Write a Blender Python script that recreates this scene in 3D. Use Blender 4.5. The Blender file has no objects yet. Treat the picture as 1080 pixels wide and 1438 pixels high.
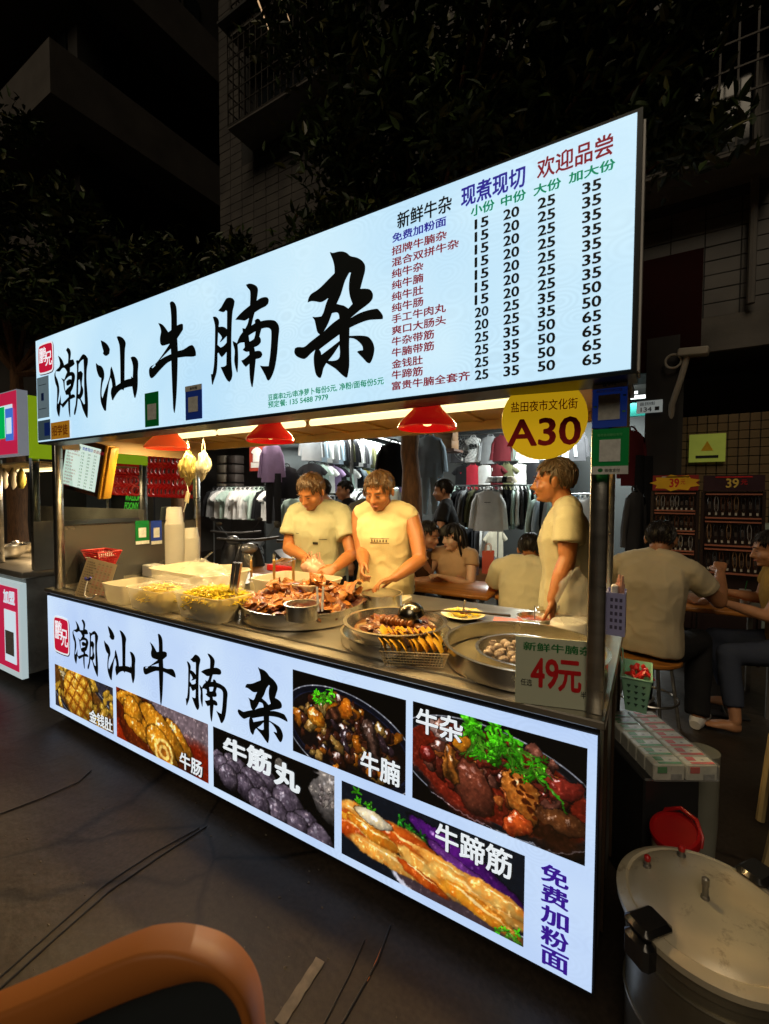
import bpy, bmesh, math, random
import numpy as np
from mathutils import Vector, Matrix, Euler, noise as mnoise
R = math.radians
rng = random.Random(7)
npr = np.random.RandomState(11)
sc = bpy.context.scene
COL = sc.collection

# ---------------------------------------------------------------- camera, night sky, exposure
S_ = .93
CAM = np.array([.122*S_, -1.454*S_, 1.62*S_]); YAW, PITCH, ROLL, FPX = .540, -.038, .005, 625.
FW = np.array([-math.sin(YAW)*math.cos(PITCH), math.cos(YAW)*math.cos(PITCH), math.sin(PITCH)])
RT = np.array([math.cos(YAW), math.sin(YAW), 0.]); UPV = np.cross(RT, FW)
R2 = RT*math.cos(ROLL)+UPV*math.sin(ROLL); U2 = -RT*math.sin(ROLL)+UPV*math.cos(ROLL)
cam_d = bpy.data.cameras.new('camera'); cam = bpy.data.objects.new('camera', cam_d); COL.objects.link(cam)
m = Matrix((R2, U2, -FW)).transposed().to_4x4(); m.translation = Vector(CAM); cam.matrix_world = m
cam_d.sensor_fit = 'VERTICAL'; cam_d.sensor_height = 36; cam_d.sensor_width = 36*769/1024
cam_d.lens = 36*FPX/1438; cam_d.clip_start = .02; cam_d.clip_end = 400
cam_d.dof.use_dof = True; cam_d.dof.focus_distance = 2.1; cam_d.dof.aperture_fstop = 5.5
sc.camera = cam
w = bpy.data.worlds.new('World'); sc.world = w; w.use_nodes = True
nt = w.node_tree; bg = nt.nodes['Background']
sky = nt.nodes.new('ShaderNodeTexSky'); sky.sky_type = 'NISHITA'; sky.sun_disc = False
sky.sun_elevation = R(-2); sky.sun_rotation = R(160)
nt.links.new(sky.outputs[0], bg.inputs[0]); bg.inputs[1].default_value = .0022
sun_d = bpy.data.lights.new('street_glow_sun', 'SUN'); sun_d.energy = .62; sun_d.angle = R(30); sun_d.color = (1, .82, .58)  # added sun lamp standing in for unseen street light from the front
sun = bpy.data.objects.new('street_glow_sun', sun_d); COL.objects.link(sun)
sun.rotation_euler = (R(42), R(10), R(0))
sc.view_settings.view_transform = 'Standard'; sc.view_settings.look = 'None'
sc.view_settings.exposure = 0; sc.view_settings.gamma = 1; sc.view_settings.use_curve_mapping = False
sc.cycles.max_bounces = 7; sc.cycles.transparent_max_bounces = 12; sc.cycles.sample_clamp_indirect = 4
sc.cycles.caustics_reflective = False; sc.cycles.caustics_refractive = False

# where the line of sight through a measured point of the photograph meets a real plane of the place
def ray(x, y): return FW*FPX + R2*(x-540) + U2*(719-y)
def at(x, y, ax, v):
    d = ray(x, y); i = 'xyz'.index(ax); return Vector(CAM + d*(v-CAM[i])/d[i])
def dep(x, y, D): return Vector(CAM + ray(x, y)*D/FPX)

# ---------------------------------------------------------------- materials
MATS = {}
def M(name, col=(.5, .5, .5), rough=.5, metal=0., var=.12, scale=6., bump=0., bscale=None, emis=None, es=1., trans=0.,
      alpha=1., spec=.5, col2=None, coat=0., stretch=None, sss=0., aniso=0.):
    if name in MATS: return MATS[name]
    m = bpy.data.materials.new(name); m.use_nodes = True; MATS[name] = m
    n = m.node_tree.nodes; l = m.node_tree.links; b = n['Principled BSDF']
    b.inputs['Roughness'].default_value = rough; b.inputs['Metallic'].default_value = metal
    b.inputs['Transmission Weight'].default_value = trans; b.inputs['Alpha'].default_value = alpha
    b.inputs['Specular IOR Level'].default_value = spec; b.inputs['Coat Weight'].default_value = coat
    b.inputs['Anisotropic'].default_value = aniso
    if sss:
        b.inputs['Subsurface Weight'].default_value = sss; b.inputs['Subsurface Scale'].default_value = .01
    tc = n.new('ShaderNodeTexCoord'); src = tc.outputs['Object']
    if stretch:
        mp = n.new('ShaderNodeMapping'); mp.inputs['Scale'].default_value = stretch; l.new(src, mp.inputs[0]); src = mp.outputs[0]
    nz = n.new('ShaderNodeTexNoise'); nz.inputs['Scale'].default_value = scale; nz.inputs['Detail'].default_value = 5
    l.new(src, nz.inputs['Vector'])
    cr = n.new('ShaderNodeMapRange'); cr.inputs['From Min'].default_value = .3; cr.inputs['From Max'].default_value = .7
    l.new(nz.outputs[0], cr.inputs[0])
    mx = n.new('ShaderNodeMix'); mx.data_type = 'RGBA'; l.new(cr.outputs[0], mx.inputs[0])
    c2 = col2 if col2 else tuple(min(1, c*(1+var)) for c in col)
    mx.inputs[6].default_value = (*(col if col2 else tuple(c*(1-var) for c in col)), 1); mx.inputs[7].default_value = (*c2, 1)
    l.new(mx.outputs[2], b.inputs['Base Color'])
    rr = n.new('ShaderNodeMapRange'); rr.inputs['To Min'].default_value = max(0, rough-.08); rr.inputs['To Max'].default_value = min(1, rough+.08)
    l.new(nz.outputs[0], rr.inputs[0]); l.new(rr.outputs[0], b.inputs['Roughness'])
    if bump:
        nb = n.new('ShaderNodeTexNoise'); nb.inputs['Scale'].default_value = bscale or scale*3; nb.inputs['Detail'].default_value = 6
        l.new(src, nb.inputs['Vector']); bp = n.new('ShaderNodeBump'); bp.inputs['Strength'].default_value = bump
        bp.inputs['Distance'].default_value = .01; l.new(nb.outputs[0], bp.inputs['Height']); l.new(bp.outputs[0], b.inputs['Normal'])
    if emis:
        b.inputs['Emission Color'].default_value = (*emis, 1); b.inputs['Emission Strength'].default_value = es
    return m
def attr_mat(name, es=0., rough=.4, bump=0.):
    if name in MATS: return MATS[name]
    m = bpy.data.materials.new(name); m.use_nodes = True; MATS[name] = m
    n = m.node_tree.nodes; l = m.node_tree.links; b = n['Principled BSDF']
    a = n.new('ShaderNodeVertexColor'); a.layer_name = 'Col'; b.inputs['Roughness'].default_value = rough
    if es:
        b.inputs['Base Color'].default_value = (.02, .02, .02, 1)
        l.new(a.outputs[0], b.inputs['Emission Color']); b.inputs['Emission Strength'].default_value = es
    else: l.new(a.outputs[0], b.inputs['Base Color'])
    return m

# ---------------------------------------------------------------- objects
def tag(o, label=None, cat=None, group=None, kind=None):
    if label: o['label'] = label
    if cat: o['category'] = cat
    if group: o['group'] = group
    if kind: o['kind'] = kind
    return o
def E(name, loc=(0, 0, 0), rz=0., label=None, cat=None, group=None, kind=None, rot=None):
    o = bpy.data.objects.new(name, None); COL.objects.link(o); o.empty_display_size = .05
    o.location = loc; o.rotation_euler = rot if rot else (0, 0, rz)
    return tag(o, label, cat, group, kind)
def link(name, me, parent=None, loc=(0, 0, 0), rot=(0, 0, 0), scale=(1, 1, 1)):
    o = bpy.data.objects.new(name, me); COL.objects.link(o); o.parent = parent
    o.location = loc; o.rotation_euler = rot; o.scale = scale
    return o
class MB:
    """collects shapes into one mesh"""
    def __init__(s): s.v = []; s.f = []; s.mi = []; s.cur = 0
    def add(s, vs, fs, mat=None):
        o = len(s.v)
        s.v += [tuple(mat @ Vector(v)) if mat else tuple(v) for v in vs]
        s.f += [tuple(i+o for i in f) for f in fs]; s.mi += [s.cur]*len(fs); return s
    def box(s, x0, x1, y0, y1, z0, z1, mat=None, b=0.):
        if b <= 0:
            v = [(x, y, z) for x in (x0, x1) for y in (y0, y1) for z in (z0, z1)]
            return s.add(v, [(0, 1, 3, 2), (4, 6, 7, 5), (0, 4, 5, 1), (2, 3, 7, 6), (0, 2, 6, 4), (1, 5, 7, 3)], mat)
        # chamfered: three rings
        xs = [(x0+b, x1-b), (x0, x1)]; ys = [(y0+b, y1-b), (y0, y1)]
        def ring(i, z):
            (a, c), (d, e) = xs[i], ys[i]
            q = b if i == 1 else b*.5
            return [(a+q, d, z), (c-q, d, z), (c, d+q, z), (c, e-q, z), (c-q, e, z), (a+q, e, z), (a, e-q, z), (a, d+q, z)]
        rs = [ring(0, z0), ring(1, z0+b), ring(1, z1-b), ring(0, z1)]
        v = sum(rs, []); f = [tuple(range(7, -1, -1)), tuple(range(24, 32))]
        for k in range(3):
            for i in range(8): f.append((k*8+i, k*8+(i+1) % 8, k*8+8+(i+1) % 8, k*8+8+i))
        return s.add(v, f, mat)
    def tube(s, pts, r, n=8, cap=True, mat=None, flat=1.):
        pts = [Vector(p) for p in pts]; rs = r if isinstance(r, (list, tuple)) else [r]*len(pts)
        vs = []; fs = []; prev = None
        for i, p in enumerate(pts):
            t = (pts[min(i+1, len(pts)-1)]-pts[max(i-1, 0)])
            t = t.normalized() if t.length > 1e-9 else Vector((0, 0, 1))
            if prev is None:
                u = t.cross(Vector((0, 0, 1)));
                if u.length < .05: u = t.cross(Vector((0, 1, 0)))
            else: u = prev - t*prev.dot(t)
            u.normalize(); prev = u; w_ = t.cross(u)
            for k in range(n):
                a = 2*math.pi*k/n; vs.append(p+u*(math.cos(a)*rs[i])+w_*(math.sin(a)*rs[i]*flat))
        for i in range(len(pts)-1):
            for k in range(n): fs.append((i*n+k, i*n+(k+1) % n, (i+1)*n+(k+1) % n, (i+1)*n+k))
        if cap: fs += [tuple(range(n-1, -1, -1)), tuple(range((len(pts)-1)*n, len(pts)*n))]
        return s.add(vs, fs, mat)
    def lathe(s, prof, n=32, mat=None, cap0=False, cap1=False, sx=1., sy=1.):
        vs = []; fs = []
        for (r, z) in prof:
            for k in range(n):
                a = 2*math.pi*k/n; vs.append((r*math.cos(a)*sx, r*math.sin(a)*sy, z))
        for i in range(len(prof)-1):
            for k in range(n): fs.append((i*n+k, i*n+(k+1) % n, (i+1)*n+(k+1) % n, (i+1)*n+k))
        if cap0: fs.append(tuple(range(n-1, -1, -1)))
        if cap1: fs.append(tuple(range((len(prof)-1)*n, len(prof)*n)))
        return s.add(vs, fs, mat)
    def ball(s, c, r, n=10, mat=None, rot=None):
        rx, ry, rz = r if isinstance(r, (tuple, list)) else (r, r, r)
        vs = []; fs = []; h = max(4, n//2+1)
        mm = Matrix.Translation(c) @ (rot.to_4x4() if rot else Matrix.Identity(4))
        for i in range(h+1):
            th = math.pi*i/h
            for k in range(n):
                a = 2*math.pi*k/n; vs.append((rx*math.sin(th)*math.cos(a), ry*math.sin(th)*math.sin(a), rz*math.cos(th)))
        for i in range(h):
            for k in range(n):
                q = (i*n+k, (i+1)*n+k, (i+1)*n+(k+1) % n, i*n+(k+1) % n)
                if i == 0: q = (q[0], q[1], q[2])
                elif i == h-1: q = (q[0], q[1], q[3])
                fs.append(q)
        return s.add(vs, fs, (mat @ mm) if mat else mm)
    def torus(s, c, Rr, r, n=20, k=6, mat=None, rot=None):
        vs = []; fs = []
        mm = Matrix.Translation(c) @ (rot.to_4x4() if rot else Matrix.Identity(4))
        for i in range(n):
            a = 2*math.pi*i/n
            for j in range(k):
                b = 2*math.pi*j/k; q = Rr+r*math.cos(b); vs.append((q*math.cos(a), q*math.sin(a), r*math.sin(b)))
        for i in range(n):
            for j in range(k): fs.append((i*k+j, ((i+1) % n)*k+j, ((i+1) % n)*k+(j+1) % k, i*k+(j+1) % k))
        return s.add(vs, fs, (mat @ mm) if mat else mm)
    def prism(s, poly, z0, z1, mat=None):
        n = len(poly); vs = [(x, y, z0) for x, y in poly]+[(x, y, z1) for x, y in poly]
        return s.add(vs, [tuple(range(n-1, -1, -1)), tuple(range(n, 2*n))]+[(i, (i+1) % n, n+(i+1) % n, n+i) for i in range(n)], mat)
    def jitter(s, amp, freq=3., seed=0):
        s.v = [tuple(Vector(v)+mnoise.noise_vector(Vector(v)*freq+Vector((seed, seed*2, 0)))*amp) for v in s.v]; return s
    def mesh(s, name, mats, smooth=True, ang=35):
        me = bpy.data.meshes.new(name); me.from_pydata(s.v, [], s.f)
        for q in (mats if isinstance(mats, (list, tuple)) else [mats]): me.materials.append(q)
        if max(s.mi, default=0): me.polygons.foreach_set('material_index', s.mi)
        bm = bmesh.new(); bm.from_mesh(me); bmesh.ops.remove_doubles(bm, verts=bm.verts, dist=1e-5)
        bmesh.ops.recalc_face_normals(bm, faces=bm.faces); bm.to_mesh(me); bm.free()
        if smooth:
            me.polygons.foreach_set('use_smooth', [True]*len(me.polygons)); me.set_sharp_from_angle(angle=R(ang))
        return me
    def build(s, name, mats, parent=None, loc=(0, 0, 0), rot=(0, 0, 0), smooth=True, ang=35):
        return link(name, s.mesh(name, mats, smooth, ang), parent, loc, rot)
def box(name, x0, x1, y0, y1, z0, z1, mat, parent=None, b=0., loc=(0, 0, 0), rot=(0, 0, 0)):
    return MB().box(x0, x1, y0, y1, z0, z1, b=b).build(name, mat, parent, loc, rot, smooth=b > 0, ang=50)
def struct(o): o['kind'] = 'structure'; return o
def copy_tree(o, parent=None):
    c = o.copy(); COL.objects.link(c); c.parent = parent
    for ch in list(o.children): copy_tree(ch, c)
    return c
def T(loc=(0, 0, 0), rot=(0, 0, 0), s=1.):
    return Matrix.Translation(loc) @ Euler(rot).to_matrix().to_4x4() @ (Matrix.Scale(s, 4) if not isinstance(s, tuple) else Matrix.Diagonal((*s, 1)))

# ---------------------------------------------------------------- lettering
_tc = {}
def text_mesh(s, bold=.0, shear=0.):
    """the string as a flat mesh filling the unit box (0..1, 0..1)"""
    k = (s, bold, shear)
    if k in _tc: return _tc[k]
    cu = bpy.data.curves.new('lettering', 'FONT'); cu.body = s; cu.size = 1; cu.resolution_u = 3; cu.shear = shear
    o = bpy.data.objects.new('lettering', cu); COL.objects.link(o); bpy.context.view_layer.update()
    me = bpy.data.meshes.new_from_object(o.evaluated_get(bpy.context.evaluated_depsgraph_get()))
    bpy.data.objects.remove(o); bpy.data.curves.remove(cu)
    co = np.empty(len(me.vertices)*3, 'f'); me.vertices.foreach_get('co', co); co = co.reshape(-1, 3)
    lo = co.min(0); hi = co.max(0); co[:, 0] = (co[:, 0]-lo[0])/(hi[0]-lo[0]); co[:, 1] = (co[:, 1]-lo[1])/(hi[1]-lo[1]); co[:, 2] = 0
    if bold:      # heavier strokes: the glyphs repeated a hair apart and a hair deeper
        asp = (hi[0]-lo[0])/(hi[1]-lo[1]); b = bold*.75; v0 = co; nv = len(co); fs0 = [tuple(p.vertices) for p in me.polygons]; vs = []; fs = []
        for i, (dx, dy) in enumerate(((0, 0), (b, 0), (-b, 0), (0, b*.8), (0, -b*.8), (b*.7, b*.6), (-b*.7, -b*.6), (b*.7, -b*.6), (-b*.7, b*.6))):
            q = v0.copy(); q[:, 0] += dx/asp; q[:, 1] += dy; q[:, 2] = -i*.00006; vs.append(q); fs += [tuple(t+i*nv for t in f) for f in fs0]
        me = bpy.data.meshes.new('lettering'); me.from_pydata(np.concatenate(vs).tolist(), [], fs)
    else: me.vertices.foreach_set('co', co.ravel())
    me.name = 'lettering'
    _tc[k] = (me, (hi[0]-lo[0])/(hi[1]-lo[1])); return _tc[k]
_tm = {}
def text_copy(s, mat, bold, shear=0.):
    k = (s, mat.name, bold, shear)
    if k not in _tm:
        me = text_mesh(s, bold, shear)[0].copy(); me.materials.clear(); me.materials.append(mat); _tm[k] = me
    return _tm[k]
def letter(s, mat, parent, x, z, wd, ht, y=-.003, bold=.02, name='lettering', rot=(R(90), 0, 0), shear=0.):
    """lettering on a sign face: lower left corner x, z in the sign's own frame"""
    return link(name, text_copy(s, mat, bold, shear), parent, (x, y, z), rot, (wd, ht, 1))
def poly_mesh(name, outlines, mat):
    cu = bpy.data.curves.new(name, 'CURVE'); cu.dimensions = '2D'; cu.fill_mode = 'BOTH'
    for pts in outlines:
        sp = cu.splines.new('BEZIER'); sp.bezier_points.add(len(pts)-1); sp.use_cyclic_u = True; sp.resolution_u = 3
        n = len(pts)
        for i, (bp, p) in enumerate(zip(sp.bezier_points, pts)):
            a = Vector(pts[i-1]); c = Vector(pts[(i+1) % n]); q = Vector(p)
            d1 = (q-a); d2 = (c-q); ang = d1.angle(d2) if d1.length*d2.length > 0 else 0
            bp.co = (*p, 0)
            t = (d1.normalized()+d2.normalized()); t = t.normalized() if t.length > 1e-6 else t
            k = 0 if ang > R(48) else .3
            bp.handle_left_type = bp.handle_right_type = 'FREE'
            hl = q-t*d1.length*k; hr = q+t*d2.length*k
            bp.handle_left = (*hl, 0); bp.handle_right = (*hr, 0)
    o = bpy.data.objects.new(name, cu); COL.objects.link(o); bpy.context.view_layer.update()
    me = bpy.data.meshes.new_from_object(o.evaluated_get(bpy.context.evaluated_depsgraph_get()))
    bpy.data.objects.remove(o); bpy.data.curves.remove(cu); me.materials.clear(); me.materials.append(mat); me.name = name
    return me
# ---------------------------------------------------------------- printed food pictures: colours of a flat print, on a fine grid
def vnoise(h, w, f, seed):
    r = np.random.RandomState(seed); gh, gw = int(f*h/w)+3, int(f)+3; g = r.rand(gh, gw)
    y = np.linspace(0, gh-2.01, h); x = np.linspace(0, gw-2.01, w)
    yi = y.astype(int); xi = x.astype(int); fy = (y-yi)[:, None]; fx = (x-xi)[None]; fy = fy*fy*(3-2*fy); fx = fx*fx*(3-2*fx)
    a = g[yi][:, xi]; b = g[yi][:, xi+1]; c = g[yi+1][:, xi]; d = g[yi+1][:, xi+1]
    return (a*(1-fx)+b*fx)*(1-fy)+(c*(1-fx)+d*fx)*fy
def fbm(h, w, f, seed, o=4): return sum(vnoise(h, w, f*2**i, seed+i)/2**i for i in range(o))/sum(1/2**i for i in range(o))
class Pic:
    def __init__(s, wd, ht, n=250, bg=(.03, .03, .04)):
        s.W = n; s.H = int(n*ht/wd); s.wd = wd; s.ht = ht; s.c = np.zeros((s.H, s.W, 3))+np.array(bg)
        s.Y, s.X = np.mgrid[0:s.H, 0:s.W]; s.X = (s.X+.5)/s.W; s.Y = (s.Y+.5)/s.W; s.asp = s.H/s.W
        s.n1 = fbm(s.H, s.W, 9, 3); s.n2 = fbm(s.H, s.W, 30, 9); s.n3 = fbm(s.H, s.W, 4, 21); s.r = random.Random(5)
    def mixin(s, a, col): s.c = s.c*(1-a[..., None])+col*a[..., None]
    def ell(s, cx, cy, rx, ry, ang=0, col=(.5, .3, .2), col2=None, rough=.25, gloss=.5, dark=.35, flat=False, soft=.06, seed=0, ridge=0, edge=.5):
        sd = np.roll(s.n1, (seed*37, seed*53), (0, 1)); s2 = np.roll(s.n2, (seed*31, seed*71), (0, 1))
        c, n = math.cos(ang), math.sin(ang); dx = s.X-cx; dy = s.Y-cy
        u = (dx*c+dy*n)/rx; v = (-dx*n+dy*c)/ry
        d = np.sqrt(u*u+v*v)*(1+rough*(sd-.5)*2)
        a = np.clip((1-d)/soft, 0, 1)
        if flat: s.mixin(a, np.array(col)); return
        z = np.sqrt(np.clip(1-np.minimum(d, 1)**2, 0, 1)); gy, gx = np.gradient(s2); 
        lx, ly = -.45, -.65; U_ = dx/max(rx, ry); V_ = dy/max(rx, ry)
        sh = np.clip(z*.65+(U_*lx+V_*ly)*.6+.25+(s2-.5)*.5, 0, 1.3); sh = dark+(1-dark)*sh
        t = np.clip(s2*1.6-.3, 0, 1)[..., None]; cc = np.array(col)*(1-t)+np.array(col2 or tuple(q*.6 for q in col))*t
        if ridge: sh = sh*(.72+.28*np.sin(u*rx*ridge+sd*3))
        hl = np.clip((z*.8-(U_*.5+V_*.8)*.5+(s2-.5)*.9)-.93, 0, 1)*gloss*6
        s.mixin(np.clip((1-d*.93)/soft, 0, 1)*edge, np.zeros(3)+.02)
        s.mixin(a, np.clip(cc*sh[..., None]+hl[..., None], 0, 1))
    def tube(s, x0, y0, x1, y1, r, **k):
        s.ell((x0+x1)/2, (y0+y1)/2, math.hypot(x1-x0, y1-y0)/2+r, r, math.atan2(y1-y0, x1-x0), **k)
    def herb(s, cx, cy, R_, n=26, seed=1, g=(.25, .62, .08)):
        q = random.Random(seed)
        for i in range(n):
            a = q.random()*6.28; d = q.random()**.6*R_; x = cx+math.cos(a)*d; y = cy+math.sin(a)*d*.75
            b = .45+q.random()*.75; rr = R_*(.16+q.random()*.14)
            a0 = q.random()*6.28
            for j in range(4):
                aa = a0+j*1.15
                s.ell(x+math.cos(aa)*rr*.7, y+math.sin(aa)*rr*.7, rr*.8, rr*.3, aa, col=tuple(c*b for c in g), col2=tuple(min(1, c*b*1.35) for c in g), rough=.35, gloss=.25, dark=.45, seed=i+j)
        for i in range(5):
            a = q.random()*6.28; s.tube(cx, cy, cx+math.cos(a)*R_*1.3, cy+abs(math.sin(a))*R_, .006, col=(.35, .6, .15), rough=.05, gloss=.2)
    def plate(s, cx, cy, rx, ry, ang=0, rim=(.12, .12, .14), inner=(.16, .08, .04)):
        s.ell(cx, cy, rx, ry, ang, col=(.55, .56, .6), flat=True, rough=0, soft=.01)
        s.ell(cx, cy, rx*.985, ry*.98, ang, col=rim, flat=True, rough=0, soft=.01)
        s.ell(cx, cy, rx*.9, ry*.88, ang, col=tuple(c*2.2 for c in rim), flat=True, rough=0, soft=.02)
        s.ell(cx, cy, rx*.885, ry*.865, ang, col=inner, flat=True, rough=0, soft=.02); s.base = s.c.copy()
    def warp(s, a=.02, seed=1, g=1.):
        h, w_ = s.H, s.W; px = s.W; bs = getattr(s, 'base', None)
        mk = np.ones((h, w_)) if bs is None else np.clip(np.abs(s.c-bs).max(-1)*30, 0, 1)
        def f(fr, sd): return (fbm(h, w_, fr, sd, 3)-.5)*2
        dx = (f(9, seed)*a+f(34, seed+5)*a*.45)*px; dy = (f(9, seed+9)*a+f(34, seed+14)*a*.45)*px
        yy = np.clip(np.arange(h)[:, None]+dy, 0, h-1).astype(int); xx = np.clip(np.arange(w_)[None]+dx, 0, w_-1).astype(int); s.c = s.c[yy, xx]; mk = mk[yy, xx][..., None]
        if bs is not None: s.c = bs*(1-mk)+s.c*mk
        n = fbm(h, w_, 60, seed+30, 3)-.5; n2 = fbm(h, w_, 18, seed+40, 3)-.5; lum = s.c.mean(-1)
        s.c = s.c*(1+n[..., None]*.55*g+n2[..., None]*.4*g)+(np.clip(n-.17, 0, 1)*1.6*np.clip(lum*3-.2, 0, 1))[..., None]*np.array([1, .92, .8]); return s
    def build(s, name, parent, x0, x1, z0, z1, y, strength=.95):
        gx = np.linspace(x0, x1, s.W); gz = np.linspace(z1, z0, s.H)
        vx, vz = np.meshgrid(gx, gz); co = np.stack([vx, np.full_like(vx, y), vz], -1).reshape(-1, 3)
        idx = np.arange(s.W*s.H).reshape(s.H, s.W); q = np.stack([idx[1:, :-1], idx[1:, 1:], idx[:-1, 1:], idx[:-1, :-1]], -1).reshape(-1, 4)
        me = bpy.data.meshes.new(name); me.vertices.add(len(co)); me.vertices.foreach_set('co', co.ravel())
        me.loops.add(q.size); me.loops.foreach_set('vertex_index', q.ravel()); me.polygons.add(len(q))
        me.polygons.foreach_set('loop_start', np.arange(len(q))*4); me.update(calc_edges=True)
        c = np.clip(s.c, 0, 1); c = np.clip((c-.5)*1.12+.52, 0, 1); lin = np.where(c <= .04045, c/12.92, ((c+.055)/1.055)**2.4)
        ca = me.color_attributes.new('Col', 'FLOAT_COLOR', 'POINT')
        ca.data.foreach_set('color', np.concatenate([lin, np.ones((*lin.shape[:2], 1))], -1).astype('f').ravel())
        me.materials.append(attr_mat('backlit_print', es=strength, rough=.25)); return link(name, me, parent)
def pic_honeycomb(wd, ht):
    p = Pic(wd, ht, 150, (.18, .17, .2)); A = p.asp
    p.plate(.5, A*.62, .72, A*.62, .35, inner=(.35, .22, .08)); r = p.r
    for i in range(60):
        a = r.random()*6.28; d = r.random()**.5*.48
        x, y = .5+math.cos(a)*d, A*.55+math.sin(a)*d*.8
        p.tube(x, y, x+r.uniform(-.18, .18), y+r.uniform(-.04, .16), .03, col=(.85, .68, .25), col2=(.62, .45, .12), gloss=.5, seed=i, rough=.3)
    for i in range(9): p.tube(.08+i*.04, A*.1+i*.03, .3+i*.03, A*.22+i*.03, .016, col=(.86, .78, .6), gloss=.3, seed=i)
    p.ell(.42, A*.5, .27, .24, .7, col=(.86, .62, .18), col2=(.7, .45, .1), gloss=.3, seed=4, rough=.12)
    u = (p.X*.8+p.Y*.6)*26; v = (-p.X*.6+p.Y*.8)*26
    hx = np.minimum(np.abs(np.sin(u*1.2)), np.abs(np.sin(v*1.2+u*.3))); m = (((p.X-.42)/.25)**2+((p.Y-A*.5)/.22)**2 < 1)*(hx < .3)
    p.mixin(m*.75, np.array((.45, .22, .04))); p.mixin((((p.X-.42)/.25)**2+((p.Y-A*.5)/.22)**2 < 1)*(hx > .75)*.35, np.array((.98, .86, .4)))
    return p.warp(0.012, 9)
def pic_intestine(wd, ht):
    p = Pic(wd, ht, 190, (.42, .36, .38)); A = p.asp
    p.ell(.3, A*.98, .9, .3, .5, col=(.5, .14, .03), flat=True, rough=.1, soft=.2); p.ell(.85, A*1.0, .3, .25, .0, col=(.42, .1, .03), flat=True, rough=.1, soft=.3)
    p.ell(.45, A*.75, .5, .22, .45, col=(.5, .2, .04), col2=(.3, .1, .02), gloss=.6)
    o = dict(col=(.9, .62, .16), col2=(.68, .4, .07), gloss=.8, rough=.1)
    p.tube(.05, A*.16, .28, A*.14, .06, seed=1, **o); p.tube(.62, A*.28, .8, A*.62, .055, seed=2, **o); p.tube(.1, A*.25, .5, A*.75, .05, seed=9, **o)
    p.tube(.36, A*.22, .72, A*.7, .085, seed=3, **o); p.ell(.2, A*.36, .12, .1, .5, seed=4, **o); p.tube(.15, A*.55, .4, A*.72, .05, seed=6, **o)
    p.tube(.45, A*.65, .6, A*.88, .1, seed=5, **o)
    for k, cc in ((.1, (.95, .8, .45)), (.075, (.7, .42, .1)), (.055, (.93, .76, .4)), (.03, (.6, .35, .1))): p.ell(.55, A*.84, k, k*.95, .3, col=cc, flat=True, rough=.15, soft=.1)
    return p.warp(0.014, 9)
def pic_balls(wd, ht):
    p = Pic(wd, ht, 210, (.015, .015, .02)); A = p.asp; k = dict(col=(.52, .46, .52), col2=(.17, .14, .18), gloss=.35, rough=.2, dark=.08)
    for i, (x, y, r_) in enumerate([(.06, .57, .07), (.16, .52, .08), (.09, .7, .1), (.26, .56, .09), (.46, .5, .125), (.2, .68, .09), (.38, .7, .125), (.3, .83, .1), (.5, .84, .09), (.66, .72, .13), (.14, .86, .1), (.58, .97, .1), (.8, .86, .1), (.74, 1.0, .1), (.9, 1.02, .1), (.42, 1.0, .1)]):
        y = A*(y*.8+.17*x+.02); p.ell(x, y, r_, r_*.82, .4, seed=i, **k)
    p.ell(.97, A*.3, .15, .17, 0, seed=7, col=(.62, .58, .55), col2=(.3, .28, .28), gloss=.4, rough=.4, dark=.1)
    for i in range(26): p.ell(.9+p.r.random()*.12, A*(.2+p.r.random()*.25), .02, .012, p.r.random()*3, seed=i, col=(.7, .66, .62), col2=(.35, .3, .3), gloss=.3)
    p.ell(.6, A*.17, .045, .04, 0, col=(.5, .48, .45), col2=(.25, .22, .2), gloss=.3, seed=3)
    return p.warp(0.012, 5)
def pic_brisket(wd, ht):
    p = Pic(wd, ht, 230, (.02, .02, .03)); A = p.asp
    p.plate(.5, A*.62, .6, A*.52, .15, rim=(.05, .06, .1), inner=(.07, .05, .05)); r = p.r
    for i in range(150):
        a = r.random()*6.28; d = r.random()**.6*.46; x = .5+math.cos(a)*d; y = A*.6+math.sin(a)*d*A*.95
        c = r.choice([((.32, .16, .1), (.14, .06, .04)), ((.38, .2, .12), (.18, .09, .06)), ((.75, .45, .1), (.5, .24, .05)), ((.3, .22, .24), (.12, .08, .1)), ((.52, .3, .16), (.22, .1, .06)), ((.68, .55, .3), (.4, .26, .1))])
        p.ell(x, y, r.uniform(.025, .075), r.uniform(.018, .045), r.random()*3.1, col=c[0], col2=c[1], gloss=.95, rough=.45, dark=.15, seed=i)
    p.ell(.46, A*.36, .15, .05, -.35, col=(.5, .3, .2), col2=(.28, .15, .1), gloss=.6, ridge=90, seed=3, rough=.15)
    p.ell(.72, A*.55, .06, .17, -.35, col=(.45, .33, .28), col2=(.2, .13, .1), gloss=.7, ridge=60, seed=5)
    p.ell(.5, A*.3, .06, .09, .3, col=(.85, .5, .12), col2=(.6, .28, .05), gloss=.9, seed=8); p.ell(.23, A*.48, .09, .06, .3, col=(.9, .6, .15), col2=(.6, .3, .05), gloss=.9, seed=1)
    p.herb(.3, A*.2, .1, 14, 4, (.3, .78, .08))
    return p.warp(0.03, 7)
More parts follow.
